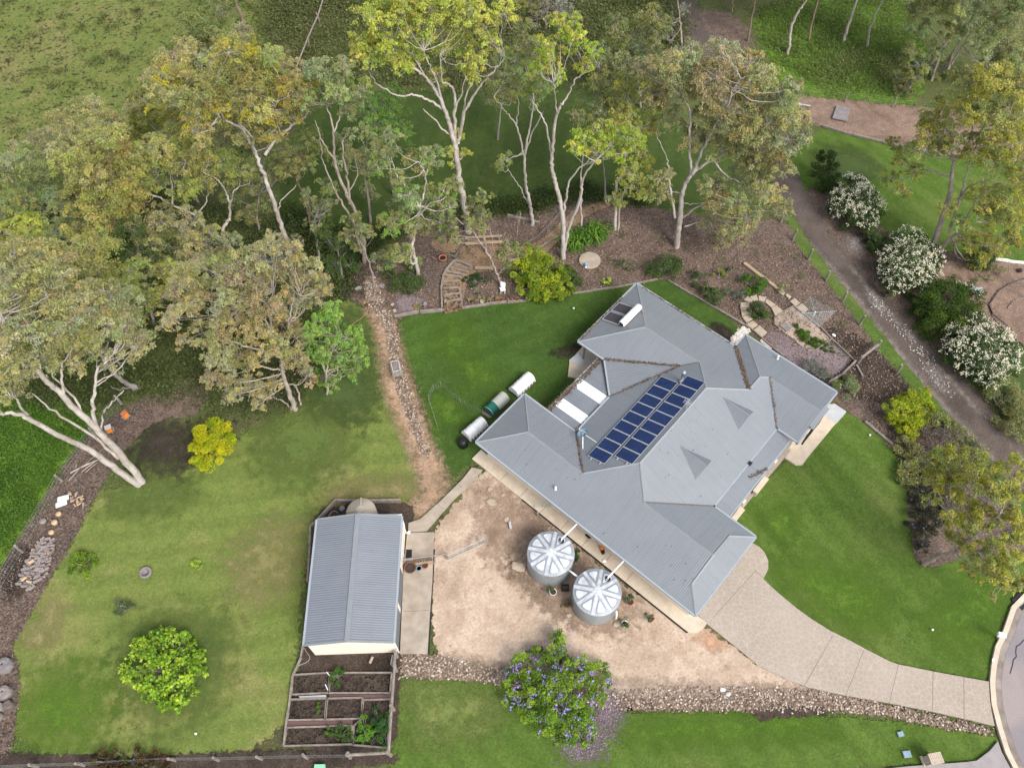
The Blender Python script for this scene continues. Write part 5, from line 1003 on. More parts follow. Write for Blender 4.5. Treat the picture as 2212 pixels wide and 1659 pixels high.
# ================================================================ SHRUBS
def shrub(name, label, blobs, pal, leaf=(.14, .07), dens=1.0, cat='shrub', bright=None, bfrac=0, group=None, hgt=1.0, flower=None, fn=0, fcol=(.8, .78, .68), fsz=.12, droop=.1, stem='bark_grey', lift=.55, flat=.85, grow=1.18):
    """low bush: leaf masses standing on the ground (pixel centre, pixel radius, optional extra height)"""
    cs_ = []; Vs = []; cl_ = []; T = Tubes()
    for bl in blobs:
        x, y, r = bl[:3]; ex = bl[3] if len(bl) > 3 else 0; r *= grow
        g = G((x, y), 0); Rw = r*(g-Vector((0, 0, CAMH))).length/FP; z = Rw*lift*hgt+ex; c = np.array(G((x, y), z)); cs_.append((c, Rw))
    bx = np.mean([c for c, _ in cs_], 0); root = empty(name, (bx[0], bx[1], 0), label, cat, group)
    for c, Rw in cs_:
        ncl = max(6, int(16*(Rw/1.0)**1.1)); per = int(80*dens*(Rw/1.0)**.9/(leaf[0]/.14)**1.2)+8
        V, cl, cc = clump(c, Rw, ncl, per, pal[0], pal[1], leaf[0], leaf[1], flat=flat*hgt, spread=.36, bright=bright, bfrac=bfrac, droop=droop)
        V[:, 2] = np.maximum(V[:, 2], .02+.03*NR.rand(len(V))); Vs.append(V); cl_.append(cl)
        for q in cc[:5]: T.add(catmull([np.array([bx[0]+rnd.uniform(-.1, .1), bx[1]+rnd.uniform(-.1, .1), -.05]), (q+bx)/2*np.array([1, 1, .5]), q], 3), .035, .012, 5, .02)
    T.build('stem', M[stem], root)
    V = np.concatenate(Vs); rawmesh('foliage', V, np.arange(len(V)).reshape(-1, 4), LEAF, tint=np.concatenate(cl_), parent=root)
    if fn:
        C = []; Nn = []
        for c, Rw in cs_:
            k = max(1, int(fn*Rw*Rw)); d = NR.normal(0, 1, (k, 3)); d[:, 2] = abs(d[:, 2])*.9+.15; d /= np.linalg.norm(d, axis=1)[:, None]
            hd = c+d*Rw*np.array([1.08, 1.08, .98*flat*hgt])*NR.uniform(.86, 1.05, (k, 1))
            for h, dn in zip(hd, d):
                m_ = 9; C.append(h+NR.normal(0, fsz*.75, (m_, 3))); Nn.append(np.tile(dn, (m_, 1)))
        C = np.concatenate(C); Nn = np.concatenate(Nn); V, cl = leaves(C, Nn*2, fsz, fsz*.8, np.tile(np.array(fcol), (len(C), 1)), 0, .15)
        rawmesh('flowers', V, np.arange(len(V)).reshape(-1, 4), LEAF, tint=cl, parent=root)
    return root
shrub('mulberry_tree', 'lime-green broad-leaved tree alone on the west lawn', BS('330,1400,26 370,1395,28 410,1420,24 300,1440,26 345,1450,32 390,1455,32 430,1430,16 320,1480,24 365,1500,26 400,1490,22 385,1520,14 350,1370,16 395,1375,14 280,1460,14 340,1515,14 305,1400,16 445,1450,10 415,1385,8'), ((.20, .36, .035), (.30, .46, .05)), leaf=(.24, .16), cat='tree', bright=(.44, .58, .06), bfrac=.25, dens=.42, lift=.8, hgt=1.1, grow=1.1)
shrub('golden_bush', 'dense yellow rounded bush on the lawn below the leaning gum', BS('458,935,30 440,975,30 475,950,28 462,980,32 430,995,18 480,920,20 440,945,22 500,940,10'), ((.46, .50, .02), (.56, .55, .025)), leaf=(.09, .06), dens=2.0, bright=(.26, .38, .02), bfrac=.2, hgt=1.2, grow=1.02)
shrub('jacaranda_tree', 'jacaranda with violet flower tips standing between the dirt yard and the lower lawn', BS('1215,1375,20 1200,1400,22 1165,1405,16 1130,1440,24 1175,1440,26 1215,1430,24 1250,1450,26 1290,1450,22 1115,1480,24 1155,1485,30 1200,1480,32 1245,1490,30 1290,1495,22 1110,1515,18 1150,1530,26 1195,1535,30 1240,1540,28 1180,1575,24 1225,1585,24 1265,1560,20 1210,1605,14 1270,1590,14 1310,1470,12 1250,1600,12 1105,1450,12 1145,1410,10'),
      ((.14, .25, .035), (.20, .33, .045)), leaf=(.15, .07), cat='tree', bright=(.30, .44, .05), bfrac=.4, dens=1.5, fn=7, fcol=(.42, .33, .80), fsz=.13, grow=1.12, lift=1.5, hgt=.95, stem='bark_pale')
shrub('duranta_bush', 'large lime and yellow bush in front of the garden bed by the back lawn', BS('1150,560,26 1125,590,24 1160,600,30 1195,590,26 1140,625,22 1185,625,26 1220,615,20 1170,640,16 1205,640,14 1215,590,16 1150,580,24 1175,570,18'), ((.16, .25, .03), (.32, .40, .035)), leaf=(.13, .08), dens=1.7, bright=(.46, .52, .04), bfrac=.2, hgt=1.3)
shrub('dark_bush', 'dark green bush tucked behind the large lime bush', BS('1238,610,16 1228,590,14 1245,600,10'), DK, dens=1.4)
for x, y, lab in ((1240, 530, 'strappy palm-leaved clump closest to the round concrete lid'), (1283, 513, 'strappy bright clump right behind the round concrete lid')):
    g = G((x, y)); rt = empty('strap_plant', g, lab, 'plant', 'strap-leaved clumps'); Vs = []; cl = []
    for i in range(240):
        t = rnd.uniform(0, 6.28); rr = rnd.uniform(.5, 1.5); o0 = np.array([g.x+rnd.gauss(0, .45), g.y+rnd.gauss(0, .4), .1]); e = np.array([math.cos(t), math.sin(t), 0]); s_ = np.array([-e[1], e[0], 0])*.06
        m1_ = o0+e*rr*.45+np.array([0, 0, rr*.75]); m2_ = o0+e*rr*.95+np.array([0, 0, rr*.5]); Vs += [o0-s_*.6, o0+s_*.6, m1_+s_, m1_-s_, m1_-s_, m1_+s_, m2_+s_*.3, m2_-s_*.3]; c_ = (.14, .27, .03) if rnd.random() < .5 else (.06, .14, .02); cl += [c_, c_]
    V = np.array(Vs); rawmesh('leaf_blades', V, np.arange(len(V)).reshape(-1, 4), LEAF, tint=np.array(cl), parent=rt)
shr = [('dark_bush', 'rounded dark green bush above the top corner of the back lawn', '1437,577,28 1415,582,18 1455,570,16', DK, {}),
       ('green_bush', 'bright green ball bush between the timber edging and the stepping-stone arc', '1630,612,21', ((.07, .17, .025), (.11, .23, .03)), dict(dens=2)),
       ('lime_bush', 'small lime ball bush alone on the mulch', '1555,594,11', ((.24, .28, .05), (.28, .32, .06)), {}),
       ('dark_bush', 'dark bush beside the diagonal timber lawn edge', '1541,640,19 1533,632,13', DK, {}),
       ('grey_bush', 'low silvery bush touching the stepping-stone arc', '1582,633,14 1600,636,11', ((.13, .18, .11), (.17, .21, .14)), {}),
       ('flowering_bush', 'dark dome bush with tiny cream flowers inside the stepping-stone arc', '1640,670,20', DK, dict(dens=2, fn=9, fsz=.04, fcol=(.6, .55, .3))),
       ('grey_bush', 'silvery weeping bush beside the north-east house gutter', '1745,785,16 1768,800,18 1780,812,13 1752,810,12', ((.20, .22, .18), (.27, .28, .24)), dict(leaf=(.2, .04))),
       ('green_bush', 'pale green pointed bush near the east corner of the house', '1829,838,22 1835,826,12', ((.19, .26, .10), (.25, .31, .14)), dict(leaf=(.2, .05), dens=1.3, fn=2, fsz=.06)),
       ('dark_bush', 'loose dark bush behind the diagonal timber lawn edge', '1510,606,16 1500,592,12', ((.06, .11, .035), (.09, .13, .04)), dict(dens=.6)),
       ('green_bush', 'tiny green bush in the mulch left of the dark loose bush', '1349,573,12', ((.07, .12, .03), (.10, .15, .03)), dict(dens=.6)),
       ('lime_bush', 'tiny yellow-green bush right of the large lime bush', '1308,604,9', LM, {}),
       ('dark_bush', 'tiny dark bush beside the timber steps edging near the wide gum', '1578,583,7', DK, {}),
       ('green_bush', 'thin reddish-green bush in the middle of the clothesline mulch', '1693,625,10', OL, dict(dens=.5)),
       ('conifer_bush', 'tall dark conifer bush standing before the neighbour lawn on the right', '2124,548,20,1.2 2126,572,18 2120,560,20', DK, dict(dens=1.6)),
       ('dark_bush', 'tall dark bush beside the first white-flowering bush next to the track', '1784,350,20,1.5 1785,380,24,.8 1790,400,20', ((.035, .065, .018), (.05, .085, .02)), dict(dens=1.5)),
       ('dark_bush', 'dark bush between the first and second white-flowering bushes', '1890,515,22 1905,530,18 1875,500,14', DK, dict(dens=1.4)),
       ('dark_bush', 'big dark green bush between the two lower white-flowering bushes', '2000,640,30 2040,650,34 2075,665,30 2020,690,30 2060,700,28 1990,670,20 2095,640,20', ((.05, .095, .018), (.075, .13, .02)), dict(dens=1.4, bright=(.16, .24, .03), bfrac=.12, hgt=1.2)),
       ('olive_bush', 'dull dark bush at the right edge below the last white-flowering bush', '2170,850,28 2195,880,28 2180,910,22 2205,925,24', OL, dict(dens=1.3)),
       ('lime_bush', 'big lime-yellow bush at the top of the front garden bed by the track', '1935,885,22 1965,872,24 1990,862,20 1945,912,22 1970,905,22 1958,930,18 2005,880,12', ((.28, .36, .03), (.42, .47, .035)), dict(dens=1.7, bright=(.52, .55, .04), bfrac=.2, hgt=1.2)),
       ('olive_bush', 'yellow-olive bush just right of the big lime-yellow bush', '2025,905,18 2040,920,16 2010,915,14', OL, dict()),
       ('grey_bush', 'half-dead grey-brown bush in the front garden bed', '2025,950,26 2055,965,26 2010,985,24 2045,1000,22 2075,990,18', ((.19, .16, .13), (.23, .19, .15)), dict(leaf=(.18, .05), dens=.7, hgt=1.3)),
       ('olive_bush', 'drab olive bush below the big lime-yellow bush, along the lawn edge', '1955,960,20 1980,985,22 1965,1000,16 1990,1015,20', OL, dict()),
       ('violet_bush', 'dark shady bush with violet flowers at the lawn edge of the front garden bed', '1985,1060,20 1995,1095,22 1985,1130,20 1998,1160,20 2020,1120,20 2025,1080,20 1990,1185,12', ((.055, .065, .035), (.085, .085, .06)), dict(fn=3, fsz=.07, fcol=(.30, .24, .48), dens=1.2)),
       ('violet_bush', 'purple-grey thicket in the middle of the front garden bed behind the shady violet bush', '2040,1040,24 2060,1070,22 2030,1100,22 2075,1030,22 2100,990,22 2050,1010,18', ((.13, .12, .11), (.17, .17, .13)), dict(dens=1.1, fn=2, fsz=.06, fcol=(.34, .28, .46))),
       ('olive_bush', 'yellowish olive thicket at the track side of the front garden bed', '2090,960,20 2110,985,20 2075,940,18 2130,1010,20 2060,930,16', ((.20, .22, .08), (.27, .28, .10)), dict(dens=1.0)),
       ('olive_bush', 'rounded olive bush at the lawn edge under the half-dead grey bush', '1960,1030,18 1975,1045,18 1962,1010,14 1985,1025,16', OL, dict(dens=1.1)),
       ('citrus_bush', 'sparse lime-leaved young tree near the firewood stack', '172,1210,12 190,1205,12 165,1228,12 182,1232,12 200,1218,8 180,1195,8', ((.13, .25, .03), (.25, .34, .04)), dict(leaf=(.16, .10), dens=1.0)),
       ('olive_bush', 'small grey-green bush between the lime trees on the west lawn', '262,1306,14 272,1318,14 256,1322,10', ((.12, .17, .085), (.16, .21, .11)), dict(leaf=(.13, .07), dens=.7)),
       ('lime_bush', 'tiny lime bush alone on the west lawn, nearest the shed', '424,1216,9 432,1222,7', LM, dict(leaf=(.14, .08), dens=.6)),
       ('red_bush', 'low red-leaved hedge plant on the bottom fence', '220,1645,16 250,1648,18 285,1645,20 318,1648,18 350,1650,16 268,1660,18', ((.13, .055, .035), (.09, .085, .03)), dict(dens=1.2)),
       ('vegetable_plant', 'tall leafy green plant in the top garden bed beside the path of bricks', '728,1458,11,.3 722,1472,10 733,1448,8', ((.07, .16, .03), (.10, .21, .04)), dict(leaf=(.14, .08))),
       ('vegetable_plant', 'feathery bright green plant in the lower garden bed', '785,1560,12,.2 790,1585,14,.2 780,1600,12 800,1575,12,.3', ((.13, .30, .03), (.17, .36, .04)), dict(leaf=(.12, .04), dens=2)),
       ('vegetable_plant', 'big dark feathery plant against the garden rail fence', '820,1560,16,.2 815,1590,16 830,1600,10 810,1540,12 826,1578,14,.3 832,1545,10', ((.06, .15, .04), (.09, .20, .05)), dict(leaf=(.12, .04), dens=1.8)),
       ('vegetable_plant', 'low spreading leafy plant in the bottom garden bed', '705,1578,10 720,1582,10 735,1590,10 745,1575,12 752,1595,10', ((.07, .14, .03), (.11, .19, .04)), dict(leaf=(.12, .07), dens=.9)),
       ('vegetable_plant', 'weedy lime seedling in the middle garden bed', '688,1520,6 684,1536,6', ((.10, .22, .03), (.14, .26, .03)), dict(dens=.5, leaf=(.1, .06))),
       ('dark_bush', 'dark spreading bush under the white-stemmed gum left of the spiral steps', '860,610,20 885,600,18 905,612,14 840,595,14 880,622,14', DK, dict(dens=1.1)),
       ('ground_plant', 'mat of dark green ground plant right of the spiral steps', '1012,602,12 1032,598,12 1045,606,8 1022,612,10', ((.045, .085, .025), (.06, .105, .03)), dict(hgt=.5)),
       ('ground_plant', 'long bright green mat beside the pink gravel patio', '1725,710,9 1735,718,11 1745,728,12 1755,736,12 1770,743,10 1785,750,8 1728,722,8 1795,757,6', ((.07, .15, .015), (.11, .20, .02)), dict(hgt=.5, dens=1.3)),
       ('spiky_plant', 'dark spiky plant nearest the conifer bush on the pink mulch', '2113,602,8', OL, dict(leaf=(.3, .04), dens=.6)), ('spiky_plant', 'dark spiky plant in the middle of the neighbour pink mulch', '2136,600,9', OL, dict(leaf=(.3, .04), dens=.6)),
       ('spiky_plant', 'tall spiky plant closest to the dark round stone on the pink mulch', '2165,585,9', OL, dict(leaf=(.3, .04), dens=.6)),
       ('green_bush', 'leafy green plant at the end of the shed rail', '787,1226,6 781,1234,7 790,1238,7 775,1229,5', ((.10, .22, .03), (.16, .28, .04)), dict(leaf=(.16, .08), dens=.7)),
       ('dark_bush', 'dark creeper beside the upper rain tank', '1244,1200,7 1246,1188,6 1243,1212,6', DK, dict())]
for nme, lab, bl, pal, kw in shr: shrub(nme, lab, [tuple(float(v) for v in q.split(',')) for q in bl.split()], pal, **kw)
for lab, bl in (('upper white-flowering bush beside the track, nearest the wide gum', '1840,405,22 1820,440,24 1855,440,30 1880,455,24 1840,470,22 1870,485,18 1805,460,12 1858,415,20'),
                ('middle white-flowering bush directly below the many-stemmed grey gum', '1960,530,28 1925,565,24 1965,570,32 2000,560,26 1945,600,26 1985,600,24 1910,590,14 1930,620,18 2010,585,16'),
                ('lowest and largest white-flowering bush at the right edge', '2110,715,26 2065,730,22 2140,740,30 2100,755,32 2060,765,20 2160,760,26 2130,790,28 2090,790,20 2175,790,18 2140,820,20 2115,820,14 2085,700,14')):
    shrub('crepe_myrtle', lab, [tuple(float(v) for v in q.split(',')) for q in bl.split()], ((.045, .085, .025), (.07, .115, .03)), dens=1.1, cat='flowering bush', group='white-flowering bushes along the track', fn=34, fcol=(.82, .79, .62), fsz=.12, lift=.9, hgt=1.2)
# ---------------- uncountable undergrowth
def cover(name, label, px, n, pal, size, width, hmax=.5, clumpy=.7, cat='undergrowth'):
    poly = [(G(p).x, G(p).y) for p in px]; a = np.array(poly); lo = a.min(0); hi = a.max(0)
    C = lo+NR.rand(int(n/30)+1, 2)*(hi-lo); C = C[inside(C, poly)]
    k = max(1, n//max(1, len(C))); h0 = NR.rand(len(C))
    P = np.repeat(C, k, 0)+NR.normal(0, clumpy, (len(C)*k, 2)); hh = np.repeat(h0, k)*hmax
    z = NR.rand(len(P))*hh+.02; col = np.repeat(np.array(pal[0])+(np.array(pal[1])-np.array(pal[0]))*NR.rand(len(C), 1), k, 0)
    C3 = np.concatenate([P, z[:, None]], 1); V, cl = leaves(C3, np.tile([0, 0, 1.], (len(P), 1)), size, width, col, 0); V[:, 2] = np.maximum(V[:, 2], .03)
    o = rawmesh(name, V, np.arange(len(V)).reshape(-1, 4), LEAF, tint=cl); setp(o, label, cat, None, 'stuff')
cover('undergrowth', 'dark tangled undergrowth below the gums of the western clump', [(0, 470), (120, 380), (400, 420), (560, 480), (740, 500), (770, 640), (700, 640), (640, 860), (520, 900), (380, 860), (280, 860), (200, 880), (0, 860), (-200, 800), (-200, 500)], 90000, ((.06, .09, .028), (.14, .165, .055)), .26, .13, .8, .6)
cover('undergrowth', 'leafy green weeds on the bank below the row of trunks', fT3((560, 60), (900, -20), (1560, -20), (1600, 300), (1550, 600), (1000, 590), (700, 400), (600, 250)), 30000, ((.09, .14, .035), (.20, .27, .07)), .22, .10, .4, .6)
cover('weeds', 'lush green weeds in the fenced field at the left edge', [(-300, 800), (40, 860), (205, 885), (180, 940), (140, 985), (105, 1045), (55, 1125), (-10, 1225), (-150, 1400), (-400, 1600)], 60000, ((.06, .13, .02), (.12, .22, .03)), .22, .10, .3, .5)
cover('undergrowth', 'scrubby undergrowth behind the tallest gum at the top', [(560, -60), (760, -60), (1450, -60), (1480, 100), (1420, 230), (1200, 170), (1000, 190), (800, 180), (640, 240), (560, 330), (460, 300), (560, 120)], 70000, ((.085, .115, .035), (.18, .19, .075)), .3, .14, .9, .8)
cover('weeds', 'tufty weeds scattered through the speckled paddock', [(-300, -200), (540, -200), (590, 90), (470, 290), (290, 370), (110, 470), (-50, 550), (-300, 600)], 26000, ((.05, .05, .025), (.14, .17, .045)), .22, .10, .35, .35)
cover('creek_plants', 'low creeping plants along the edge between creek lawn and mulch', [(560, 480), (760, 560), (900, 480), (1000, 468), (1130, 456), (1250, 430), (1400, 442), (1390, 410), (1240, 400), (1100, 430), (950, 440), (760, 520), (620, 440)], 22000, ((.035, .06, .018), (.08, .11, .03)), .2, .1, .35, .5)
# ================================================================ FENCES, EDGES, SMALL THINGS
def meshcopy(o, loc, rz, label=None, sc_=1):
    c = o.copy(); sc.collection.objects.link(c); c.location = loc; c.rotation_euler = (0, 0, rz); c.scale = (sc_,)*3
    if label: c['label'] = label
    for ch in o.children:
        d = ch.copy(); sc.collection.objects.link(d); d.parent = c; d.matrix_parent_inverse = ch.matrix_parent_inverse.copy()
    return c
def fence(label, px, h=1.2, wires=(.25, .55, .85, 1.1), pr=.085, mat='timber', name='wire_fence', rails=None, cat='fence', rr=.1, mesh=False, grp=None):
    P = [G(p) for p in px]; rt = empty(name, P[0], label, cat, grp)
    for i, p in enumerate(P):
        mb = MB(); hh = h*rnd.uniform(.95, 1.08); mb.tube([p-ZD*.05, p+ZD*hh*.5+Vector((rnd.gauss(0, .015), rnd.gauss(0, .015), 0)), p+Vector((rnd.gauss(0, .04), rnd.gauss(0, .04), hh))], [pr*1.05, pr, pr*.9], 8)
        mb.build('post', M[mat], rt, False)
    mb = MB()
    for z in wires:
        for a, b in zip(P, P[1:]): mb.tube([a+ZD*z, (a+b)/2+ZD*(z-.02), b+ZD*z], .0045, 3)
    if mesh:
        for a, b in zip(P, P[1:]):
            n = int((b-a).length/.22)
            for k in range(n): q = a+(b-a)*(k/n); mb.tube([q+ZD*.02, q+ZD*max(wires)], .005, 3, cap=False)
    if wires: mb.build('wire', M['wire'], rt)
    for z in (rails or []):
        for a, b in zip(P, P[1:]):
            mb = MB(); mb.tube([a+ZD*z-(b-a).normalized()*.1, (a+b)/2+ZD*(z+rnd.uniform(-.02, .03)), b+ZD*z+(b-a).normalized()*.1], [rr, rr*.92, rr*.85], 8); mb.build('rail', M[mat], rt)
    return rt
fence('old post and netting fence between the lush weedy field and the firewood', [(-70, 1390)]+fU((285, 1062), (797, 158))+[(205, 940), (262, 872)], pr=.11, mesh=True, wires=(.1, .5, .9, 1.2))
fence('netting fence with grey posts along the very bottom of the view', [(-60, 1662)]+fW2((235, 1648), (522, 1640), (1088, 1610), (1358, 1608), (1628, 1600), (1910, 1594))+fV((745, 1540)), pr=.10, mesh=True, wires=(.1, .5, .9, 1.15), h=1.15)
fence('heavy grey log rail fence on the bottom and right side of the garden beds', fV((745, 1540), (1182, 1518), (1213, 1025), (1243, 605), (1250, 455)), pr=.13, rails=(1.05,), rr=.10, wires=(.3, .6), name='rail_fence')
fence('wire fence with grey posts between the clothesline mulch and the gravel track', fT3((700, 1380), (775, 1490), (872, 1612))+fH((1222, 190), (1430, 455), (1645, 737), (1838, 1045), (2103, 1347), (2330, 1640)), pr=.11, h=1.3, wires=(.1, .4, .7, 1.0, 1.2))
fence('short low log rail running from the track fence towards the violet gravel', fH((1838, 1045), (1625, 1215)), pr=.12, rails=(.75,), rr=.13, wires=(), h=1.0, name='rail_fence')
fence('thin wire fence along the top of the pink mulch below the green bank', fT3((700, 560), (1100, 630), (1395, 662), (1700, 690), (2100, 740)), pr=.08, h=1.2)
fence('grey timber hand rail between the shed slab and the bare yard', fB((812, 592), (1070, 556)), pr=.08, rails=(.95,), rr=.075, wires=(), h=1.0, name='rail_fence')
fence('low bird netting fence loop on the back lawn left of the tunnel beds', fM((868, 1650), (800, 1440), (838, 1362), (893, 1335), (1042, 1465), (1215, 1560)), pr=.022, h=.75, wires=(.05, .35, .65), mesh=True)
fence('old timber fence running up from the golden-olive gum at the top of the view', [(645, 160), (668, 100), (690, 50), (712, -20)], pr=.1, h=1.1, rails=(.9,), rr=.09, wires=())
def gate(label, a, b, h=1.0, bars=2, name='gate'):
    A, B = G(a), G(b); rt = empty(name, A, label, 'gate'); mb = MB(); r = .022
    for z in (.08, h): mb.tube([A+ZD*z, B+ZD*z], r, 8)
    for p in (A, B): mb.tube([p+ZD*.08, p+ZD*h], r, 8)
    mb.build('frame', M['galv'], rt); mb = MB()
    for k in range(1, bars+1): q = A+(B-A)*(k/(bars+1)); mb.tube([q+ZD*.08, q+ZD*h], .02, 6)
    for k in range(1, 5): mb.tube([A+ZD*(.08+(h-.08)*k/5), B+ZD*(.08+(h-.08)*k/5)], .006, 4)
    mb.build('infill', M['wire'], rt); return rt
gate('light metal gate standing open on the bare yard', *fB((1082, 565), (1308, 462)), h=.95)
gate('narrow metal gate between the shed corner and the log rail fence', *fV((1200, 572), (1218, 470)), h=.9, bars=0)
gate('small wire frame leaning against the cream house wall', *fB((1615, 240), (1712, 236)), h=1.1, bars=1)
def edging(label, px, w=.2, h=.2, mat='sleeper', z=.0, name='timber_edging'):
    P = [G(p) for p in px]; rt = empty(name, P[0], label, 'garden edging')
    for a, b in zip(P, P[1:]):
        n = max(1, round((b-a).length/2.4))
        for k in range(n):
            p = a+(b-a)*(k/n); q = a+(b-a)*((k+1)/n); d = (q-p).normalized()*.015; s = Vector((rnd.gauss(0, .02), rnd.gauss(0, .02), 0))
            mb = MB(); mb.beam(p+d+s, q-d+s, w*rnd.uniform(.9, 1.1), h+.06, lift=z+h/2-.03+rnd.uniform(0, .02)); mb.build('sleeper', M[mat], rt)
    return rt
edging('grey sleeper edging of the mulch left of the spiral steps, along the back lawn', fM((540, 815), (730, 778), (920, 762)), .22, .2, 'timber')
edging('sleeper edging right of the spiral steps, under the row of pots', fM((1052, 745), (1240, 718), (1400, 702), (1545, 690)), .16, .15, 'timber')
edging('thin timber edging from the large lime bush to the house roof', [(1236, 634), (1327, 622), (1420, 603)], .10, .12, 'timber')
edging('diagonal timber edging between the mulch and the lawn behind the house', [(1442, 605), (1606, 703)], .11, .14, 'timber')
edging('long sleeper edging of the mulch along the creek lawn', fM((800, 60), (1100, 45), (1220, 35)), .16, .14)
edging('pale fallen-looking timber edging near the slim pale gum', fM((1395, 42), (1540, 75), (1645, 102)), .24, .18, 'timber')
edging('timber edging on the lower side of the woodchip path', fM((1560, 350), (1680, 262), (1795, 200)), .16, .14, 'timber')
edging('timber edging on the upper side of the woodchip path', fM((1500, 280), (1640, 190), (1715, 120), (1812, 10)), .15, .12)
edging('dark sleeper edging around the round seating area', fM((1000, 370), (1030, 310), (1065, 255)), .2, .14)
edging('short sleeper by the terracotta fire bowl', fM((905, 330), (1000, 355)), .16, .12)
edging('sleeper retaining wall wrapped round the west and north sides of the shed', fS((20, 1475), (55, 930), (68, 640), (150, 570), (455, 240), (475, 250), (940, 258), (1435, 248)), .16, .35, 'timber')
edging('long sleeper edging on the lawn side of the shed down to the garden beds', [(668, 1330), (650, 1420), (632, 1460), (614, 1612)], .12, .2, 'timber')
edging('broad timber beam on the mulch leading to the stepping stones', fE((470, 130), (580, 215), (690, 300)), .30, .14, 'pine')
edging('timber edging along the lower right side of the pink gravel patio', fH((820, 508), (1150, 770), (1300, 930), (1585, 1200)), .10, .12, 'timber')
edging('timber edging below the violet gravel towards the house corner', fH((1585, 1205), (1405, 1380), (1245, 1475)), .14, .3, 'timber')
edging('curved timber edging at the bottom of the pink gravel patio', fH((985, 1068), (1090, 1065), (1200, 990), (1290, 930)), .10, .12, 'timber')
edging('short curved timber edging at the left of the pink gravel patio', fH((575, 640), (572, 740), (640, 780)), .08, .1)
edging('timber edging at the top of the pink gravel patio', fH((590, 650), (700, 570), (815, 512)), .08, .1, 'timber')
edging('thin timber edging between the stepping-stone arc and the house gutter', fH((-10, 610), (300, 800), (560, 1030), (700, 1140)), .09, .12, 'timber')
edging('sleeper edging on the front garden bed below the track', fE((1222, 1115), (1300, 1180), (1390, 1255)), .2, .15, 'timber')
edging('white painted edging at the neighbour lawn by the conifer bush', fE((2035, 105), (2120, 118), (2240, 130)), .16, .16, 'white')
edging('grey edging between the neighbour lawn and the last white-flowering bushes', fT3((1355, 1478), (1450, 1500), (1500, 1508)), .16, .14, 'timber')
edging('timber edging between neighbour lawn and pink mulch', fT3((960, 785), (1110, 832), (1330, 886), (1500, 925), (1620, 950)), .16, .16, 'timber')
edging('leaning timber pieces beside the low log rail', fH((1600, 1240), (1680, 1390)), .12, .1, 'timber')
edging('dark curved edging of the neighbour path', fE((2130, 540), (2020, 450), (1995, 390), (2050, 310), (2120, 265), (2230, 225)), .08, .08)
edging('inner edging of the neighbour path', fE((2230, 340), (2150, 360), (2110, 410)), .08, .08, 'timber')
# flat pieces of stone
SL = [(320, 810, 400, 750, 495, 835, 435, 890), (235, 730, 320, 690, 380, 745, 310, 790), (185, 640, 290, 605, 320, 670, 235, 715), (165, 540, 270, 535, 285, 600, 180, 630), (165, 465, 275, 460, 270, 525, 160, 530),
      (205, 430, 250, 385, 320, 440, 275, 465), (275, 395, 360, 365, 385, 430, 325, 440), (385, 380, 490, 395, 460, 455, 395, 435), (490, 420, 600, 490, 545, 525, 470, 460), (545, 525, 610, 500, 695, 570, 600, 640)]
for i, q in enumerate(SL):
    px = fH(*zip(q[::2], q[1::2])); o = slab('stepping_stone', px, M['rock'], .10, -.02, kind=None); setp(o, 'pale stone slab of the curved stepping-stone arc round the dome bush', 'stepping stone', 'stones of the curved arc')
for q, lab in (((620, 320, 665, 290, 725, 345, 690, 375), 'stone slab at the end of the broad timber beam'), ((720, 370, 750, 350, 795, 395, 770, 420), 'smallest stone slab between the timber beam and the clothesline'),
               ((775, 450, 840, 410, 905, 470, 850, 512), 'square stone slab second from the clothesline'), ((855, 520, 925, 475, 1005, 545, 950, 595), 'square stone slab right under the clothesline'),
               ((650, 750, 715, 712, 797, 775, 735, 822), 'dark grey paver lying on the pink gravel patio')):
    o = slab('stepping_stone', fH(*zip(q[::2], q[1::2])), M['rock'] if 'dark' not in lab else M['greyrock'], .10, -.02, kind=None); setp(o, lab, 'stepping stone')
# spiral garden steps
st = empty('garden_steps', G(fP((345, 560))[0]), 'curved flight of woodchip steps with sleeper risers in the mulch', 'steps')
TR = [(285, 655, 410, 635, 410, 700, 288, 718), (280, 608, 396, 592, 399, 630, 285, 648), (278, 558, 392, 551, 394, 588, 280, 602), (279, 505, 398, 505, 394, 547, 278, 552), (288, 460, 412, 478, 400, 500, 282, 495), (306, 436, 440, 464, 424, 478, 296, 452), (330, 408, 458, 444, 446, 458, 314, 430), (356, 380, 476, 420, 466, 436, 338, 400)]
for i, q in enumerate(TR):
    px = fP(*zip(q[::2], q[1::2])); z = .05+.05*(7-i); o = slab('tread', px, m_path, z, -.02, kind=None, parent=None); o.parent = st; o.matrix_parent_inverse = Matrix.Translation(st.location).inverted()
    mb = MB(); mb.beam(G(px[0], z), G(px[1], z), .16, .1, lift=.0); mb.build('riser', M['timber'], st)
for q in (((272, 705), (268, 560), (282, 470)), ((282, 470), (310, 420), (362, 365)), ((412, 690), (402, 600), (392, 560)), ((362, 365), (420, 380), (480, 412))):
    for a, b in zip(q, q[1:]): mb = MB(); p_, q_ = fP(a, b); mb.beam(G(p_), G(q_), .18, .2, lift=.12); mb.build('side_sleeper', M['timber'], st)
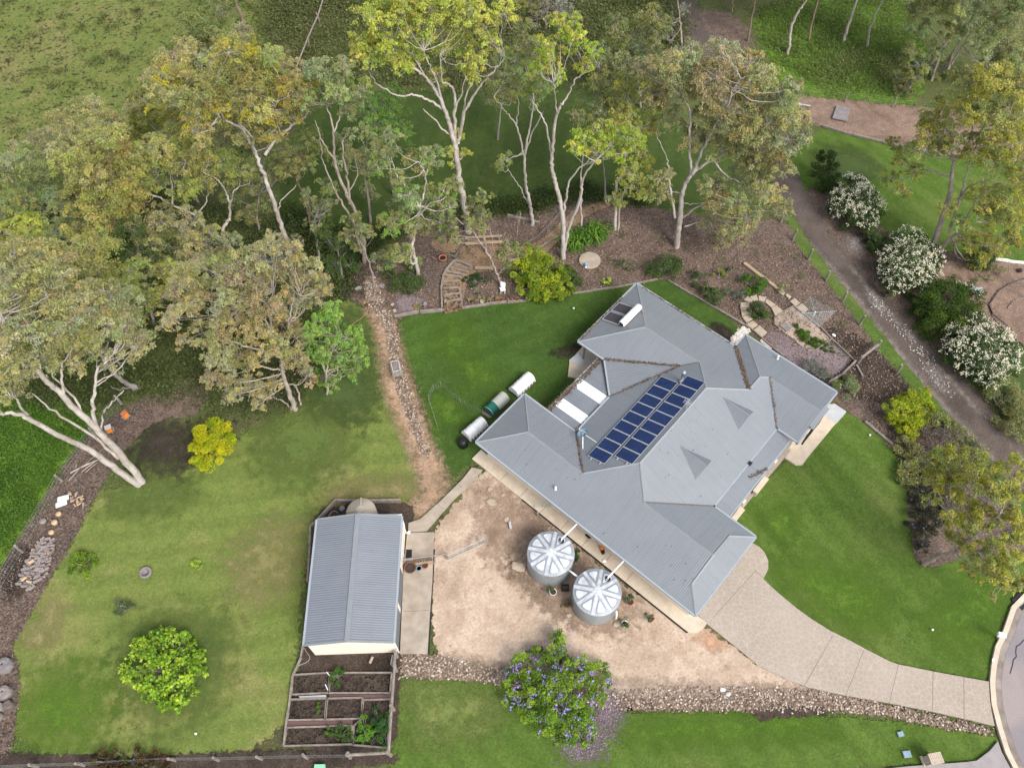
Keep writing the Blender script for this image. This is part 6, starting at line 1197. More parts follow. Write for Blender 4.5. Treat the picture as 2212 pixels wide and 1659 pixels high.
# benches
def bench(label, a, b, back=True, wd=.3):
    A, B = G(a, .45), G(b, .45); d = (B-A).normalized(); s = Vector((-d.y, d.x, 0)); rt = empty('bench', (A.x, A.y, 0), label, 'bench')
    mb = MB(); mb.beam(A, B, wd, .06); mb.build('seat', M['pine'], rt)
    if back: mb = MB(); mb.beam(A+s*.45+ZD*.3, B+s*.45+ZD*.3, .1, .2); mb.build('backrest', M['pine'], rt)
    L_ = (B-A).length; n = 2 if L_ < 3 else 3
    for k in range(n):
        p = A+d*(.25+(L_-.5)*k/(n-1)); mb = MB(); mb.box((p.x, p.y, .21), (.12, .2, .43)); 
        if back: mb.beam(p+s*.47-ZD*.45, p+s*.47+ZD*.4, .09, .09); mb.beam(p, p+s*.47, .08, .06, lift=-.06)
        mb.build('leg', M['timber'], rt)
bench('long pine bench with a back rail above the spiral steps', *fP((438, 240), (702, 226)))
bench('short pine bench without a back beside the twisted gum', *fP((508, 412), (632, 412)), back=False)
def lathe_thing(name, label, cat, px, prof, mat, r=1, seg=20, group=None, soil=None, fr=None, sx=1):
    c = G(px); mb = MB(); mb.lathe((0, 0, 0), prof, seg, sx=sx); o = mb.build(name, M[mat], None, True); o.location = c
    setp(o, label, cat, group)
    if soil:
        m_ = MB(); m_.lathe((0, 0, 0), [(soil[0], soil[1]-.02), (soil[0], soil[1])], seg, sx=sx); q = m_.build('soil', M[soil[2]] if len(soil) > 2 else M['soil'], None); q.parent = o
    return o
def potprof(r, h): return [(r*.7, 0), (r*.95, h*.85), (r*1.08, h*.86), (r*1.1, h), (r*.95, h), (r*.9, h*.8)]
lathe_thing('fire_bowl', 'round terracotta fire bowl with black inside on the mulch', 'fire bowl', fP((276, 354))[0], [(.22, 0), (.34, .15), (.38, .3), (.31, .31), (.28, .2)], 'terracotta', soil=(.28, .22, 'black'))
for px, r, h, lab, mt in (((480, 655), .17, .25, 'black pot with a pale plant, first of the row on the lawn edge', 'black'), ((606, 660), .16, .22, 'small tan pot third from the steps in the row on the lawn edge', 'pine'), ((664, 655), .15, .3, 'slim terracotta pot left of the largest round one', 'terracotta'),
                      ((692, 650), .19, .3, 'largest round terracotta pot of the row on the lawn edge', 'terracotta'), ((780, 652), .10, .15, 'tiny orange pot near the large lime bush', 'terracotta'), ((806, 645), .16, .22, 'terracotta pot at the end of the row by the large lime bush', 'terracotta'), ((130, 697), .19, .22, 'dark blue-grey pot beside the yellow flowers', 'greyrock')):
    lathe_thing('flower_pot', lab, 'pot', fP(px)[0], potprof(r, h), mt, soil=(r*.9, h*.85))
for px, r, lab, pal in (((465, 640), 6, 'pale yellow-leaved plant at the start of the pot row', LK), ((555, 632), 7, 'yellow-leaved plant over a flat rock in the pot row', LK), ((605, 640), 5, 'little olive plant behind the tan pot', OL), ((745, 635), 7, 'reddish plant left of the last terracotta pot', ((.2, .09, .04), (.14, .12, .04))), ((665, 640), 5, 'tiny green plant in the slim terracotta pot', GR),
                        ((525, 595), 7, 'dark small plant beside the ground plant mat', DK), ((98, 686), 8, 'bright yellow flowering plant in the mulch corner left of the steps', ((.55, .42, .02), (.3, .33, .03)))):
    x, y = fP(px)[0]; shrub('potted_plant' if 'pot' in lab else 'small_plant', lab, [(x, y, r)], pal, leaf=(.10, .05), dens=.7)
def rock(px, s, lab, mt='rock', seed=0, z=.3, group=None, name='rock', cat='rock'):
    mb = MB(); mb.blob((0, 0, 0), (s, s*.75, s*z), seed); o = mb.build(name, M[mt]); o.location = G(px)+ZD*s*z*.5; setp(o, lab, cat, group); return o
rock(fP((148, 672))[0], .26, 'round pale rock beside the yellow flowering plant', 'greyrock', 3, .7); rock(fP((556, 655))[0], .3, 'flat rock in the pot row', 'rock', 4)
for i, (p, s, lab, mt) in enumerate(((fM((268, 595))[0], .35, 'largest grey rock at the head of the gravel drain', 'greyrock'), (fM((348, 578))[0], .25, 'second grey rock at the head of the gravel drain', 'greyrock'), (fM((445, 580))[0], .35, 'brown rock below the small crooked gum', 'greyrock'), (fM((541, 765))[0], .24, 'pale rock at the corner of the lawn edging', 'rock'), (fM((524, 718))[0], .2, 'small pale rock above the corner of the lawn edging', 'rock'),
    (fQ((186, 690))[0], .55, 'large pale flat stone in the yard left of the rain tanks', 'rock'), (fQ((58, 190))[0], .3, 'pale square stone near the weathered block in the yard', 'rock'), (fQ((712, 1197))[0], .22, 'small square stone below the rain tanks', 'rock'), (fB((1286, 48))[0], .32, 'pale stone at the top corner of the yard', 'rock'), (fB((1336, 126))[0], .26, 'pale stone second from the top corner of the yard', 'rock'),
    (fB((1346, 204))[0], .42, 'big flat pale stone in the upper yard', 'rock'), (fB((1418, 164))[0], .2, 'faint orange stone in the upper yard', 'rock'), (fQ((1220, 1290))[0], .3, 'brown stone beside the lower rain tank', 'rock'), (fH((1320, 873))[0], .2, 'white stone on the mulch below the clothesline', 'white'), (fN((2138, 468))[0], .3, 'dark round stone on the neighbour pink mulch', 'dark'),
    (fN((1140, 672))[0], .4, 'pale boulder first of the line on the neighbour mulch', 'rock'), (fN((1240, 705))[0], .4, 'pale boulder second of the line on the neighbour mulch', 'rock'), (fN((1345, 745))[0], .42, 'grey boulder third of the line on the neighbour mulch', 'slab_grey'), (fN((1450, 820))[0], .7, 'largest flat boulder at the end of the line on the neighbour mulch', 'slab_grey'),
    (fC((338, 1172))[0], .22, 'white stone in the gravel drain below the driveway', 'white'), (fC((372, 1200))[0], .2, 'blue-grey stone in the gravel drain below the driveway', 'slab_grey'))):
    rock(p, s, lab, mt, 10+i, .22 if mt == 'rock' else .45)
# mown lawn bits, litter on the lawns
c = G(fM((2025, 386))[0]); mb = MB(); mb.lathe((0, 0, 0), [(.97, 0), (.97, .12), (.93, .14), (.0, .14)], 40); o = mb.build('tank_cover', M['concrete'], None); o.location = c; setp(o, 'round concrete underground tank cover on the mulch', 'tank cover')
c = G(fM((1995, 430))[0], .14); rt = empty('water_pump', c, 'small blue-grey pump standing on the round concrete cover', 'pump'); mb = MB(); mb.lathe(c, [(.13, 0), (.16, .1), (.16, .4), (.10, .5), (.0, .52)], 14); mb.build('housing', M['blue'], rt, True); mb = MB(); mb.box(c+Vector((0, -.17, .12)), (.14, .1, .14)); mb.build('control_box', M['white'], rt)
# white chair
c = G(fP((704, 585))[0]); rt = empty('chair', c, 'white plastic chair on the mulch beside the twisted gum', 'chair'); mb = MB(); mb.box(c+ZD*.43, (.44, .44, .05), .3); mb.build('seat', M['white'], rt)
mb = MB(); mb.beam(c+Vector((.02, .24, .45)), c+Vector((.06, .34, .95)), .44, .04); mb.build('backrest', M['white'], rt)
for a, b in ((-1, -1), (1, -1), (1, 1), (-1, 1)): mb = MB(); mb.box(c+Vector((a*.18, b*.18, .2)), (.04, .04, .42), .3); mb.build('leg', M['white'], rt)
# potting table in the drain
q = [G(p, .75) for p in fM((502, 1165), (585, 1150), (607, 1255), (528, 1272))]; c = sum(q, Vector())/4
rt = empty('garden_table', (c.x, c.y, 0), 'grey weathered timber table with an open frame on top, standing in the dirt drain', 'table')
mb = MB()
for k in range(6): a_ = q[3]+(q[0]-q[3])*(k+.5)/6; b_ = q[2]+(q[1]-q[2])*(k+.5)/6; mb.beam(a_, b_, (q[0]-q[3]).length/6*.93, .04)
mb.build('table_top', M['timber'], rt)
for p in q: mb = MB(); e = c+(p-c)*.86; mb.box((e.x, e.y, .36), (.08, .08, .72)); mb.build('leg', M['pine'], rt)
mb = MB(); e = [c+(p-c)*.7+ZD*.25+(q[0]-q[3])*.12 for p in q]
for i in range(4): mb.beam(e[i], e[(i+1) % 4], .05, .05); mb.beam(e[i]-ZD*.25, e[i], .04, .04)
mb.build('top_frame', M['alu'], rt)
# tunnel beds
def tunnel(label, a, b, wd, covers):
    A, B = G(a), G(b); d = (B-A).normalized(); s = Vector((-d.y, d.x, 0)); Ln = (B-A).length; rt = empty('raised_bed', A, label, 'covered garden bed', 'tunnel-covered beds behind the house')
    for p, q_ in ((A-s*wd/2, B-s*wd/2), (A+s*wd/2, B+s*wd/2), (A-s*wd/2, A+s*wd/2), (B-s*wd/2, B+s*wd/2)): mb = MB(); mb.beam(p, q_, .06, .36, lift=.18); mb.build('board', M['sleeper'], rt)
    mb = MB(); mb.add([A-s*wd/2+ZD*.28, B-s*wd/2+ZD*.28, B+s*wd/2+ZD*.28, A+s*wd/2+ZD*.28], [[0, 1, 2, 3]]); mb.build('soil', M['soil'], rt)
    for t0, t1, mt, sag in covers:
        V = []; nu, nv = 18, 16
        for i in range(nu+1):
            t = t0+(t1-t0)*i/nu
            for j in range(nv+1):
                an = math.pi*j/nv; r = wd*.52*(1+sag*.10*math.sin(i*2.1+j*1.3)); z = .34+.62*math.sin(an)**.75-sag*.07*abs(math.sin(t*math.pi*2.5)); low = .12*sag*abs(math.sin(i*1.9+j*.4)) if j in (0, nv) else 0
                V.append(A+d*Ln*t+s*r*math.cos(an)*1.02+ZD*(z-low))
        F = [[i*(nv+1)+j, (i+1)*(nv+1)+j, (i+1)*(nv+1)+j+1, i*(nv+1)+j+1] for i in range(nu) for j in range(nv)]
        mb = MB(); mb.add(V, F)
        for i_ in ((0, nu) if sag else ()):
            k = len(mb.v); ring = V[i_*(nv+1):(i_+1)*(nv+1)]; e = d*(.05 if i_ else -.05)
            low = [Vector((p.x, p.y, max(.22+.12*abs(math.sin(j*1.7)), p.z-.62)))+e for j, p in enumerate(ring)]
            mb.add(list(ring)+low, [[j, j+1, nv+2+j, nv+1+j] for j in range(nv)])
        mb.build('tunnel_cover', M[mt], rt, True)
    for k in range(4):
        t = k/3; mb = MB(); mb.tube([A+d*Ln*t+s*wd*.5*math.cos(an)+ZD*(.3+.62*math.sin(an)**.75) for an in [math.pi*j/12 for j in range(13)]], .02, 6); mb.build('hoop', M['white'], rt)
def clearmat():
    m, n, b = newmat('clear_film'); b.inputs['Base Color'].default_value = (.62, .63, .58, 1); b.inputs['Roughness'].default_value = .4; b.inputs['Alpha'].default_value = .62; return m
M['film'] = clearmat()
tunnel('raised bed under white netting nearest the house patio', *fG((1160, 560), (1480, 262)), .95, [(0, 1, 'cloth', 1)])
tunnel('raised bed half covered with green net and clear film between the two white ones', *fG((690, 930), (1000, 640)), .95, [(0, .36, 'greennet', .6), (.36, 1, 'film', 0)])
tunnel('raised bed under white netting beside the black compost bin', *fG((265, 1390), (590, 1112)), .95, [(0, 1, 'cloth', 1)])
lathe_thing('compost_bin', 'black compost bin at the end of the covered beds', 'compost bin', fG((200, 1500))[0], [(.42, 0), (.36, .62), (.30, .7), (.12, .74), (.0, .74)], 'black')
for a, b, lab in (((600, 900), (740, 1000), 'low timber planks between two covered beds'), ((560, 890), (700, 1010), 'second low timber plank between two covered beds')):
    p, q_ = fG(a, b); mb = MB(); mb.beam(G(p), G(q_), .12, .1, lift=.06); o = mb.build('plank', M['timber']); setp(o, lab, 'plank')
# clothesline
cc = G(fH((1090, 590))[0], 1.95); rt = empty('clothesline', (cc.x, cc.y, 0), 'rotary clothesline with square wire net on a green pole', 'clothesline')
mb = MB(); mb.tube([(cc.x, cc.y, 0), (cc.x, cc.y, 1.9)], .035, 10); M['ggreen'] = plain('green_enamel', (.25, .38, .34), .5); mb.build('pole', M['ggreen'], rt, True)
tips = [G(p, 2.15) for p in fH((1030, 395), (1340, 572), (1138, 768), (850, 603))]
for t in tips:
    mb = MB(); mb.tube([cc, t], .022, 6); mb.tube([cc-ZD*.45, cc+(t-cc)*.5], .014, 5); mb.build('arm', M['ggreen'], rt)
mb = MB(); mb.tube([cc-ZD*.5, cc+ZD*.12], .05, 10); mb.build('winder', M['white'], rt)
mb = MB()
for k in range(8):
    f_ = .3+.1*k; q = [cc+(t-cc)*f_ for t in tips]
    for i in range(4): mb.tube([q[i], (q[i]+q[(i+1) % 4])/2-ZD*.03, q[(i+1) % 4]], .008, 3)
mb.build('line', M['alu'], rt)
# beehives
for i, (px, rz, lab, rf) in enumerate(((fL((1690, 900))[0], .45, 'orange beehive box with a flat grey roof beside the leaning gum', 'slab_grey'), (fL((1930, 690))[0], .9, 'orange beehive box further up the slope, with a brown roof', 'terracotta'))):
    c = G(px); rt = empty('beehive', c, lab, 'beehive', None); mb = MB(); mb.box(c+ZD*.42, (.40, .48, .42), rz); mb.build('hive_box', M['orange'], rt); mb = MB(); mb.box(c+ZD*.66, (.5, .38, .06), rz); mb.build('lid', M[rf], rt)
    mb = MB(); [mb.box(c+Vector((a*.2, b*.2, .09)), (.06, .06, .18), rz) for a in (-1, 1) for b in (-1, 1)]; mb.box(c+ZD*.16, (.6, .5, .04), rz); mb.build('stand', M['timber'], rt)
# fallen branches
for i, (a, b, r, mt) in enumerate((((1070, 1535), (1510, 1325), .07, 'bark_white'), ((1240, 1520), (1545, 1300), .05, 'bark_pale'), ((1255, 1440), (1610, 1140), .04, 'bark_grey'), ((1150, 1460), (1165, 1370), .05, 'bark_grey'), ((1040, 1659), (1240, 1450), .06, 'bark_grey'), ((1300, 1530), (1480, 1380), .04, 'bark_pale'))):
    p, q = fL(a, b); A, B = G(p, r), G(q, r+.15); mb = MB(); mb.tube([A, A+(B-A)*.35+Vector((.03, .05, .02)), A+(B-A)*.7-Vector((.04, 0, -.02)), B], [r, r*.9, r*.7, r*.4], 8); o = mb.build('fallen_branch', M[mt], None, True)
    setp(o, ['whitest and thickest fallen branch beside the leaning gum', 'pale fallen branch across the whitest one', 'long thin grey fallen branch nearest the beehives', 'short grey stick left of the fallen branches', 'grey fallen branch nearest the fence post', 'short pale fallen branch close to the lawn'][i], 'branch')
# firewood stack: every log a thing
LG = []
for k in range(5):
    mb = MB(); a_ = rnd.uniform(.9, 1.15); mb.tube([(-.19*a_, 0, .07), (.19*a_, 0, .07)], .105, 5); LG.append(rawmesh('firewood', mb.v, mb.f, M['greyrock'] if k < 4 else M['straw']))
M['wood'] = plain('grey_firewood', (.26, .225, .215), .9, c2=(.16, .13, .12), scale=3)
for o in LG[:4]: o.data.materials[0] = M['wood']
pl = [(G(p).x, G(p).y) for p in fU((560, 890), (700, 880), (640, 1180), (570, 1400), (400, 1560), (255, 1500), (320, 1270), (400, 1130), (430, 1040))]
a = np.array(pl); lo, hi = a.min(0), a.max(0); cnt = 0; pts = []
while cnt < 130:
    p = lo+NR.rand(2)*(hi-lo)
    if not inside(p[None], pl)[0] or (pts and min(np.hypot(p[0]-x, p[1]-y) for x, y in pts) < (.21 if cnt < 90 else .1)):
        if rnd.random() < .002: cnt += 1
        continue
    pts.append(p); src = LG[cnt % 5 if rnd.random() < .25 else cnt % 4]
    o = src.copy(); sc.collection.objects.link(o); o.location = (p[0], p[1], rnd.choice((.02, .03, .14, .16, .22))); o.rotation_euler = (rnd.uniform(0, 3), rnd.uniform(-.15, .15), rnd.gauss(.3, .45)); setp(o, 'grey split log in the firewood stack beside the west fence', 'log', 'logs of the firewood stack'); cnt += 1
for o in LG: bpy.data.objects.remove(o, do_unlink=True)
for i in range(24):
    px = fU((rnd.uniform(890, 1080), rnd.uniform(290, 480)))[0]; mb = MB(); mb.tube([(-.14, 0, .05), (.14, 0, .05)], .055, 4); o = mb.build('firewood', M['straw'] if i % 3 else M['wood']); o.location = G(px, rnd.choice((0, .08))); o.rotation_euler = (0, 0, rnd.uniform(0, 3)); setp(o, 'fresh split log scattered beside the white sacks', 'log', 'fresh logs beside the sacks')
for px, r, lab in (((765, 588), .2, 'round fresh-cut log end closest to the white sacks'), ((712, 697), .22, 'round fresh-cut log end in the middle of the three'), ((672, 825), .2, 'fresh-cut log end closest to the firewood stack'), ((565, 680), .25, 'grey broken stump left of the middle log end')):
    lathe_thing('log', lab, 'log', fU(px)[0], [(r, 0), (r*1.03, .22), (r*.98, .25), (0, .25)], 'straw' if 'grey' not in lab else 'wood', seg=9)
for px, rz, lab in (((818, 385), .25, 'upper white sack beside the fresh logs'), ((795, 455), .4, 'lower white sack beside the fresh logs')):
    V = []; n1, n2 = 14, 9; mb = MB()
    for s_ in (1, -1):
        k = [(-.42+.84*i/n1, -.22+.44*j/n2, s_*.14*(max(0, 1-abs(2*i/n1-1)**3)*max(0, 1-abs(2*j/n2-1)**3))**.5*(1+.2*math.sin(i*1.7+j)) if True else 0) for i in range(n1+1) for j in range(n2+1)]
        mb.add([(x, y, z+.13) for x, y, z in k], [[i*(n2+1)+j, (i+1)*(n2+1)+j, (i+1)*(n2+1)+j+1, i*(n2+1)+j+1] for i in range(n1) for j in range(n2)])
    o = mb.build('sack', M['cloth'], None, True); o.location = G(fU(px)[0]); o.rotation_euler = (0, 0, rz); setp(o, lab, 'sack')
for px, r, lab, mt in ((fW2((35, 1195))[0], .5, 'large grey tree stump at the left edge', 'wood'), (fW2((35, 1025))[0], .55, 'dark rough stump above the large grey stump', 'greyrock'), (fW2((62, 1270))[0], .3, 'brown log round touching the large grey stump', 'sleeper'), (fW2((8, 1285))[0], .3, 'pale log round at the very left edge', 'wood'), (fW2((0, 1340))[0], .25, 'small pale log round lowest at the left edge', 'wood')):
    mb = MB(); mb.tube([(0, 0, 0), (.02, 0, .3), (0, .02, .45)], [r*1.05, r*.97, r*.9], 13); mb.lathe((0, 0, .45), [(r*.6, 0), (r*.58, .02), (r*.25, .02), (r*.2, 0)], 13); o = mb.build('tree_stump', M[mt]); o.location = G(px); setp(o, lab, 'stump')
mb = MB(); mb.lathe((0, 0, 0), [(.42, 0), (.46, .1), (.42, .2), (.30, .2), (.27, .1), (.30, .02)], 22); o = mb.build('tyre_ring', M['greyrock'], None, True); o.location = G(fW2((908, 445))[0]); setp(o, 'worn grey ring with grass inside on the west lawn', 'ring')
# garden beds
BD = [((130, 655), (528, 632), (512, 848), (116, 866), 'top left garden bed with a pale seedling'), ((534, 632), (1196, 632), (1178, 850), (518, 850), 'widest garden bed at the top right, full of dry stalks'), ((98, 920), (492, 910), (474, 1135), (72, 1142), 'middle left garden bed with green seedlings'), ((502, 910), (882, 900), (868, 1125), (482, 1136), 'central square garden bed'),
      ((60, 1224), (478, 1210), (770, 1200), (775, 1402), (34, 1420), 'bottom garden bed with the spreading leafy plant'), ((892, 925), (1185, 918), (1150, 1440), (780, 1410), (790, 1200), (870, 1130), 'tall garden bed beside the log rail fence, full of feathery plants')]
for *pp, lab in BD:
    px = fV(*pp); P = [G(p) for p in px]; c = sum(P, Vector())/len(P); rt = empty('garden_bed', c, lab, 'garden bed'); o = slab('soil', px, m_soil, .10, -.02, kind=None); o.parent = rt; o.matrix_parent_inverse = Matrix.Translation(rt.location).inverted()
    for a_, b_ in zip(P, P[1:]+P[:1]): mb = MB(); mb.beam(a_, b_, .10, .2, lift=.09); mb.build('board', M['timber'], rt)
def brick():
    m, n, b = newmat('red_pavers'); t = n.nodes.new('ShaderNodeTexBrick'); t.inputs['Scale'].default_value = 3.2; n.links.new(objvec(n), t.inputs['Vector']); t.inputs['Color1'].default_value = (.20, .105, .095, 1); t.inputs['Color2'].default_value = (.15, .09, .08, 1); t.inputs['Mortar'].default_value = (.06, .045, .04, 1); t.inputs['Mortar Size'].default_value = .05
    n.links.new(t.outputs[0], b.inputs['Base Color']); b.inputs['Roughness'].default_value = .9; return m
mbk = brick()
for px in (fV((520, 862), (1176, 860), (1176, 916), (512, 905)), fV((60, 1150), (480, 1142), (770, 1130), (770, 1192), (470, 1204), (56, 1218))):
    slab('brick_path', px, mbk, .06+.004*len(px), -.02)
for p, q, lab in ((fV((475, 755))[0], fV((505, 820))[0], 'short white stake lying in the top garden beds'), (fV((490, 620))[0], fV((528, 665))[0], 'white stake at the corner of the top garden beds')):
    mb = MB(); mb.tube([G(p, .9), G(q, .1)], .03, 6); o = mb.build('garden_stake', M['white']); setp(o, lab, 'stake')
p, q = fV((955, 525), (985, 455)); mb = MB(); mb.tube([G(p, .1), G(q, .1)], .1, 10); o = mb.build('log', M['bark_pale']); setp(o, 'short pale log lying by the cream gable wall of the shed', 'log')
o = slab('plastic_sheet', fV((190, 880), (480, 866), (490, 892), (200, 908)), M['slab_grey'], .09, .07, kind=None); setp(o, 'crumpled pale plastic sheet between the left garden beds', 'sheet')
# hoses
def hose(label, pts, mt='pine', r=.02):
    P = [G(p, r+.01) for p in pts]; P = [Vector(v) for v in catmull([tuple(p) for p in P], 6)]; mb = MB(); mb.tube(P, r, 6); o = mb.build('garden_hose', M[mt], None, True); setp(o, label, 'hose')
hose('tan hose curling from the rocks over the lawn to the green feathery tree', fM((330, 615), (322, 670), (345, 740), (300, 810), (230, 860), (160, 920), (90, 975)))
hose('pale hose curling beside the shed gable wall', fV((235, 340), (270, 400), (308, 460), (280, 510), (220, 535), (180, 552)), 'poly')
hose('pale hose loop behind the shed', fS((320, 490), (370, 410), (430, 395), (470, 425)), 'poly')
M['rust'] = plain('rusted_steel', (.16, .075, .045), .9)
# things round the shed slab
o = slab('rubber_mat', fS((1505, 975), (1592, 978), (1590, 1112), (1498, 1106)), M['black'], .125, .101, kind=None); setp(o, 'black rubber mat at the shed door', 'mat')
lathe_thing('planter', 'large rusty round planter by the hand rail of the shed slab', 'planter', fS((1578, 1290))[0], potprof(.40, .5), 'rust', soil=(.34, .42)).location.z = .1
lathe_thing('flower_pot', 'small terracotta pot by the hand rail of the shed slab', 'pot', fS((1797, 1245))[0], potprof(.24, .35), 'terracotta', soil=(.2, .3)).location.z = .1
lathe_thing('bucket', 'blue bucket between the rusty planter and the small pot', 'bucket', fS((1705, 1285))[0], potprof(.18, .25), 'blue', soil=(.16, .2)).location.z = .1
lathe_thing('bucket', 'tiny white bucket at the north corner of the shed slab', 'bucket', fS((1552, 745))[0], potprof(.12, .2), 'white').location.z = .1
c = G(fS((1780, 1185))[0], .1); rt = empty('pot_tray', c, 'long tray of small brown pots beside the hand rail', 'tray'); mb = MB(); mb.box(c+ZD*.2, (1.35, .32, .4), .13); mb.build('stand', M['pine'], rt)
for k in range(7): mb = MB(); e = c+Vector((math.cos(.13), math.sin(.13), 0))*(k-3)*.19; mb.lathe(e+ZD*.4, [(.06, 0), (.08, .12), (.06, .12), (.05, .08)], 10); mb.build('small_pot', M['sleeper'], rt)
lathe_thing('drum', 'dark drum beside the tan tank behind the shed', 'drum', fS((540, 370))[0], [(.2, 0), (.22, .3), (.05, .33), (0, .33)], 'greyrock')
# things around the rain tanks
for px, pr_, mt, lab, sz in (((690, 1095), .22, 'redpot', 'red pot with a leafy plant between the two rain tanks', 10), ((1352, 1070), .22, 'redpot', 'orange-red pot with a leafy plant right of the lower rain tank, by the path', 10), ((1572, 1245), .24, 'redpot', 'square red pot with a leafy plant standing alone nearest the driveway', 9), ((1295, 1300), .22, 'white', 'white pot with a leafy plant below the lower rain tank', 11), ((545, 965), .24, 'white', 'white pot with a plant directly below the upper rain tank', 8)):
    g = fQ(px)[0]; lathe_thing('flower_pot', lab, 'pot', g, potprof(pr_, .32), mt, soil=(pr_*.9, .26), seg=20 if 'square' not in lab else 4)
    shrub('potted_plant', lab.replace('pot with a leafy plant', 'pot: its leafy plant').replace('pot with a plant', 'pot: its plant'), [(g[0]-(2 if sz != 8 else 8), g[1]-7, sz, .35)], ((.10, .15, .06), (.15, .21, .09)), leaf=(.12, .07), dens=.9, cat='plant')
c = G(fQ((672, 915))[0]); rt = empty('crate', c, 'black open crate between the two rain tanks', 'crate'); mb = MB()
for a_, b_, w1, w2 in ((0, .2, .5, .04), (0, -.2, .5, .04), (.25, 0, .04, .44), (-.25, 0, .04, .44)): mb.box(c+Vector((a_, b_, .15)), (w1, w2, .3))
mb.build('side', M['black'], rt); mb = MB(); mb.box(c+ZD*.03, (.46, .4, .03)); mb.build('bottom', M['sleeper'], rt)
lathe_thing('round_lid', 'round pale lid set in the concrete path', 'lid', fQ((1082, 630))[0], [(.14, .08), (.14, .11), (0, .11)], 'white')
rock(fQ((918, 362))[0], .34, 'dark green bag on the concrete path against the house wall', 'black', 77, .6, name='garden_bag', cat='bag').location.z += .08
lathe_thing('bucket', 'pale blue bucket on the concrete path by the wall', 'bucket', fQ((1012, 430))[0], potprof(.16, .25), 'blue').location.z = .08
rt = G(fQ((1060, 505))[0], .08); e_ = empty('garden_sprayer', rt, 'orange and black sprayer on the concrete path by the wall', 'sprayer'); mb = MB(); mb.box(rt+ZD*.2, (.3, .22, .35), .5); mb.build('body', M['orange'], e_); mb = MB(); mb.lathe(rt+Vector((.05, -.25, 0)), [(.15, 0), (.15, .2), (0, .22)], 12); mb.build('tank', M['black'], e_)
mb = MB(); mb.box((0, 0, .12), (.16, .55, .24)); o = mb.build('concrete_block', M['slab_grey']); o.location = G(fQ((95, 262))[0]); o.rotation_euler = (0, 0, .15); setp(o, 'grey weathered block in the upper yard', 'block')
mb = MB(); mb.box((0, 0, .25), (.14, .14, .5)); o = mb.build('timber_stub', M['timber']); o.location = G(fQ((385, 150))[0]); setp(o, 'short timber stub at the edge of the concrete path', 'post')
# letterboxes and lids
c = G(fK((590, 1580))[0]); rt = empty('brick_letterbox', c, 'cream brick letterbox pillar on the lower lawn by the kerb', 'letterbox')
def brickm():
    m, n, b = newmat('cream_bricks'); t = n.nodes.new('ShaderNodeTexBrick'); t.inputs['Scale'].default_value = 3.2; n.links.new(objvec(n), t.inputs['Vector']); t.inputs['Color1'].default_value = (.50, .42, .33, 1); t.inputs['Color2'].default_value = (.42, .34, .27, 1); t.inputs['Mortar'].default_value = (.3, .26, .22, 1); n.links.new(t.outputs[0], b.inputs['Base Color']); b.inputs['Roughness'].default_value = .9; return m
M['cb'] = brickm(); mb = MB(); mb.box(c+Vector((.05, .0, .55)), (.75, .55, 1.1), .15); mb.build('pillar', M['cb'], rt)
mb = MB()
for k in range(7): mb.box(c+Vector((.05, 0, 1.13))+Vector((math.cos(.15), math.sin(.15), 0))*(k-3)*.12, (.108, .66, .09), .15)
mb.build('brick_cap', M['cb'], rt); mb = MB(); mb.box(c+Vector((.09, -.285, .8)), (.35, .02, .06), .15); mb.build('slot', M['dark'], rt); mb = MB(); mb.box(c+Vector((-.36, -.02, .1)), (.12, .62, .2), .15); mb.build('plinth', M['cream_brick'], rt)
for px, rz, lab in (((296, 1290), .2, 'small pale blue-grey service lid on the lower lawn'), ((365, 1507), .1, 'larger blue-grey service lid next to the brick letterbox')):
    s_ = .34 if 'small' in lab else .44; mb = MB(); mb.box((0, 0, .03), (s_*1.15, s_*.95, .08)); mb.box((0, 0, .08), (s_, s_*.8, .03), 0, 1); o = mb.build('service_lid', [M['concrete'], M['blue']]); o.location = G(fK(px)[0]); o.rotation_euler = (0, 0, rz); setp(o, lab, 'lid')
c = G(fK((1335, 255))[0]); rt = empty('letterbox', c, 'small white letterbox on a post at the kerb', 'letterbox'); mb = MB(); mb.box(c+ZD*.5, (.07, .07, 1.0)); mb.build('post', M['timber'], rt); c2_ = G(fK((1390, 222))[0], 1.05); mb = MB(); mb.box(c2_, (.5, .28, .3), -.35); mb.beam(c+ZD*.95, c2_, .06, .06); mb.build('box', M['white'], rt)
q = G(fC((2195, 620))[0], .05); rt = empty('drain_grate', q, 'steel drain grate at the bend of the kerb', 'drain'); mb = MB()
for k in range(9): mb.box(q+Vector((k*.12-.4, k*.08-.3, .03)), (.04, .9, .05), -.6)
mb.box(q+ZD*.0, (1.0, .9, .03), .6, 1); mb.build('grate', [M['galv'], M['dark']], rt)
o = slab('kerb_marker', fK((1292, 470), (1316, 474), (1312, 505), (1288, 502)), M['white'], .14, .12, kind=None); setp(o, 'white marker plate on the kerb beside the front lawn', 'marker')
c = G(fW2((1995, 1665))[0]); rt = empty('box_bin', c, 'mint green lidded box at the bottom edge below the fence', 'box'); mb = MB(); mb.box(c+ZD*.2, (.62, .42, .4)); mb.build('body', M['mint'], rt); mb = MB(); mb.box(c+ZD*.43, (.68, .48, .06)); mb.build('lid', M['mint'], rt)
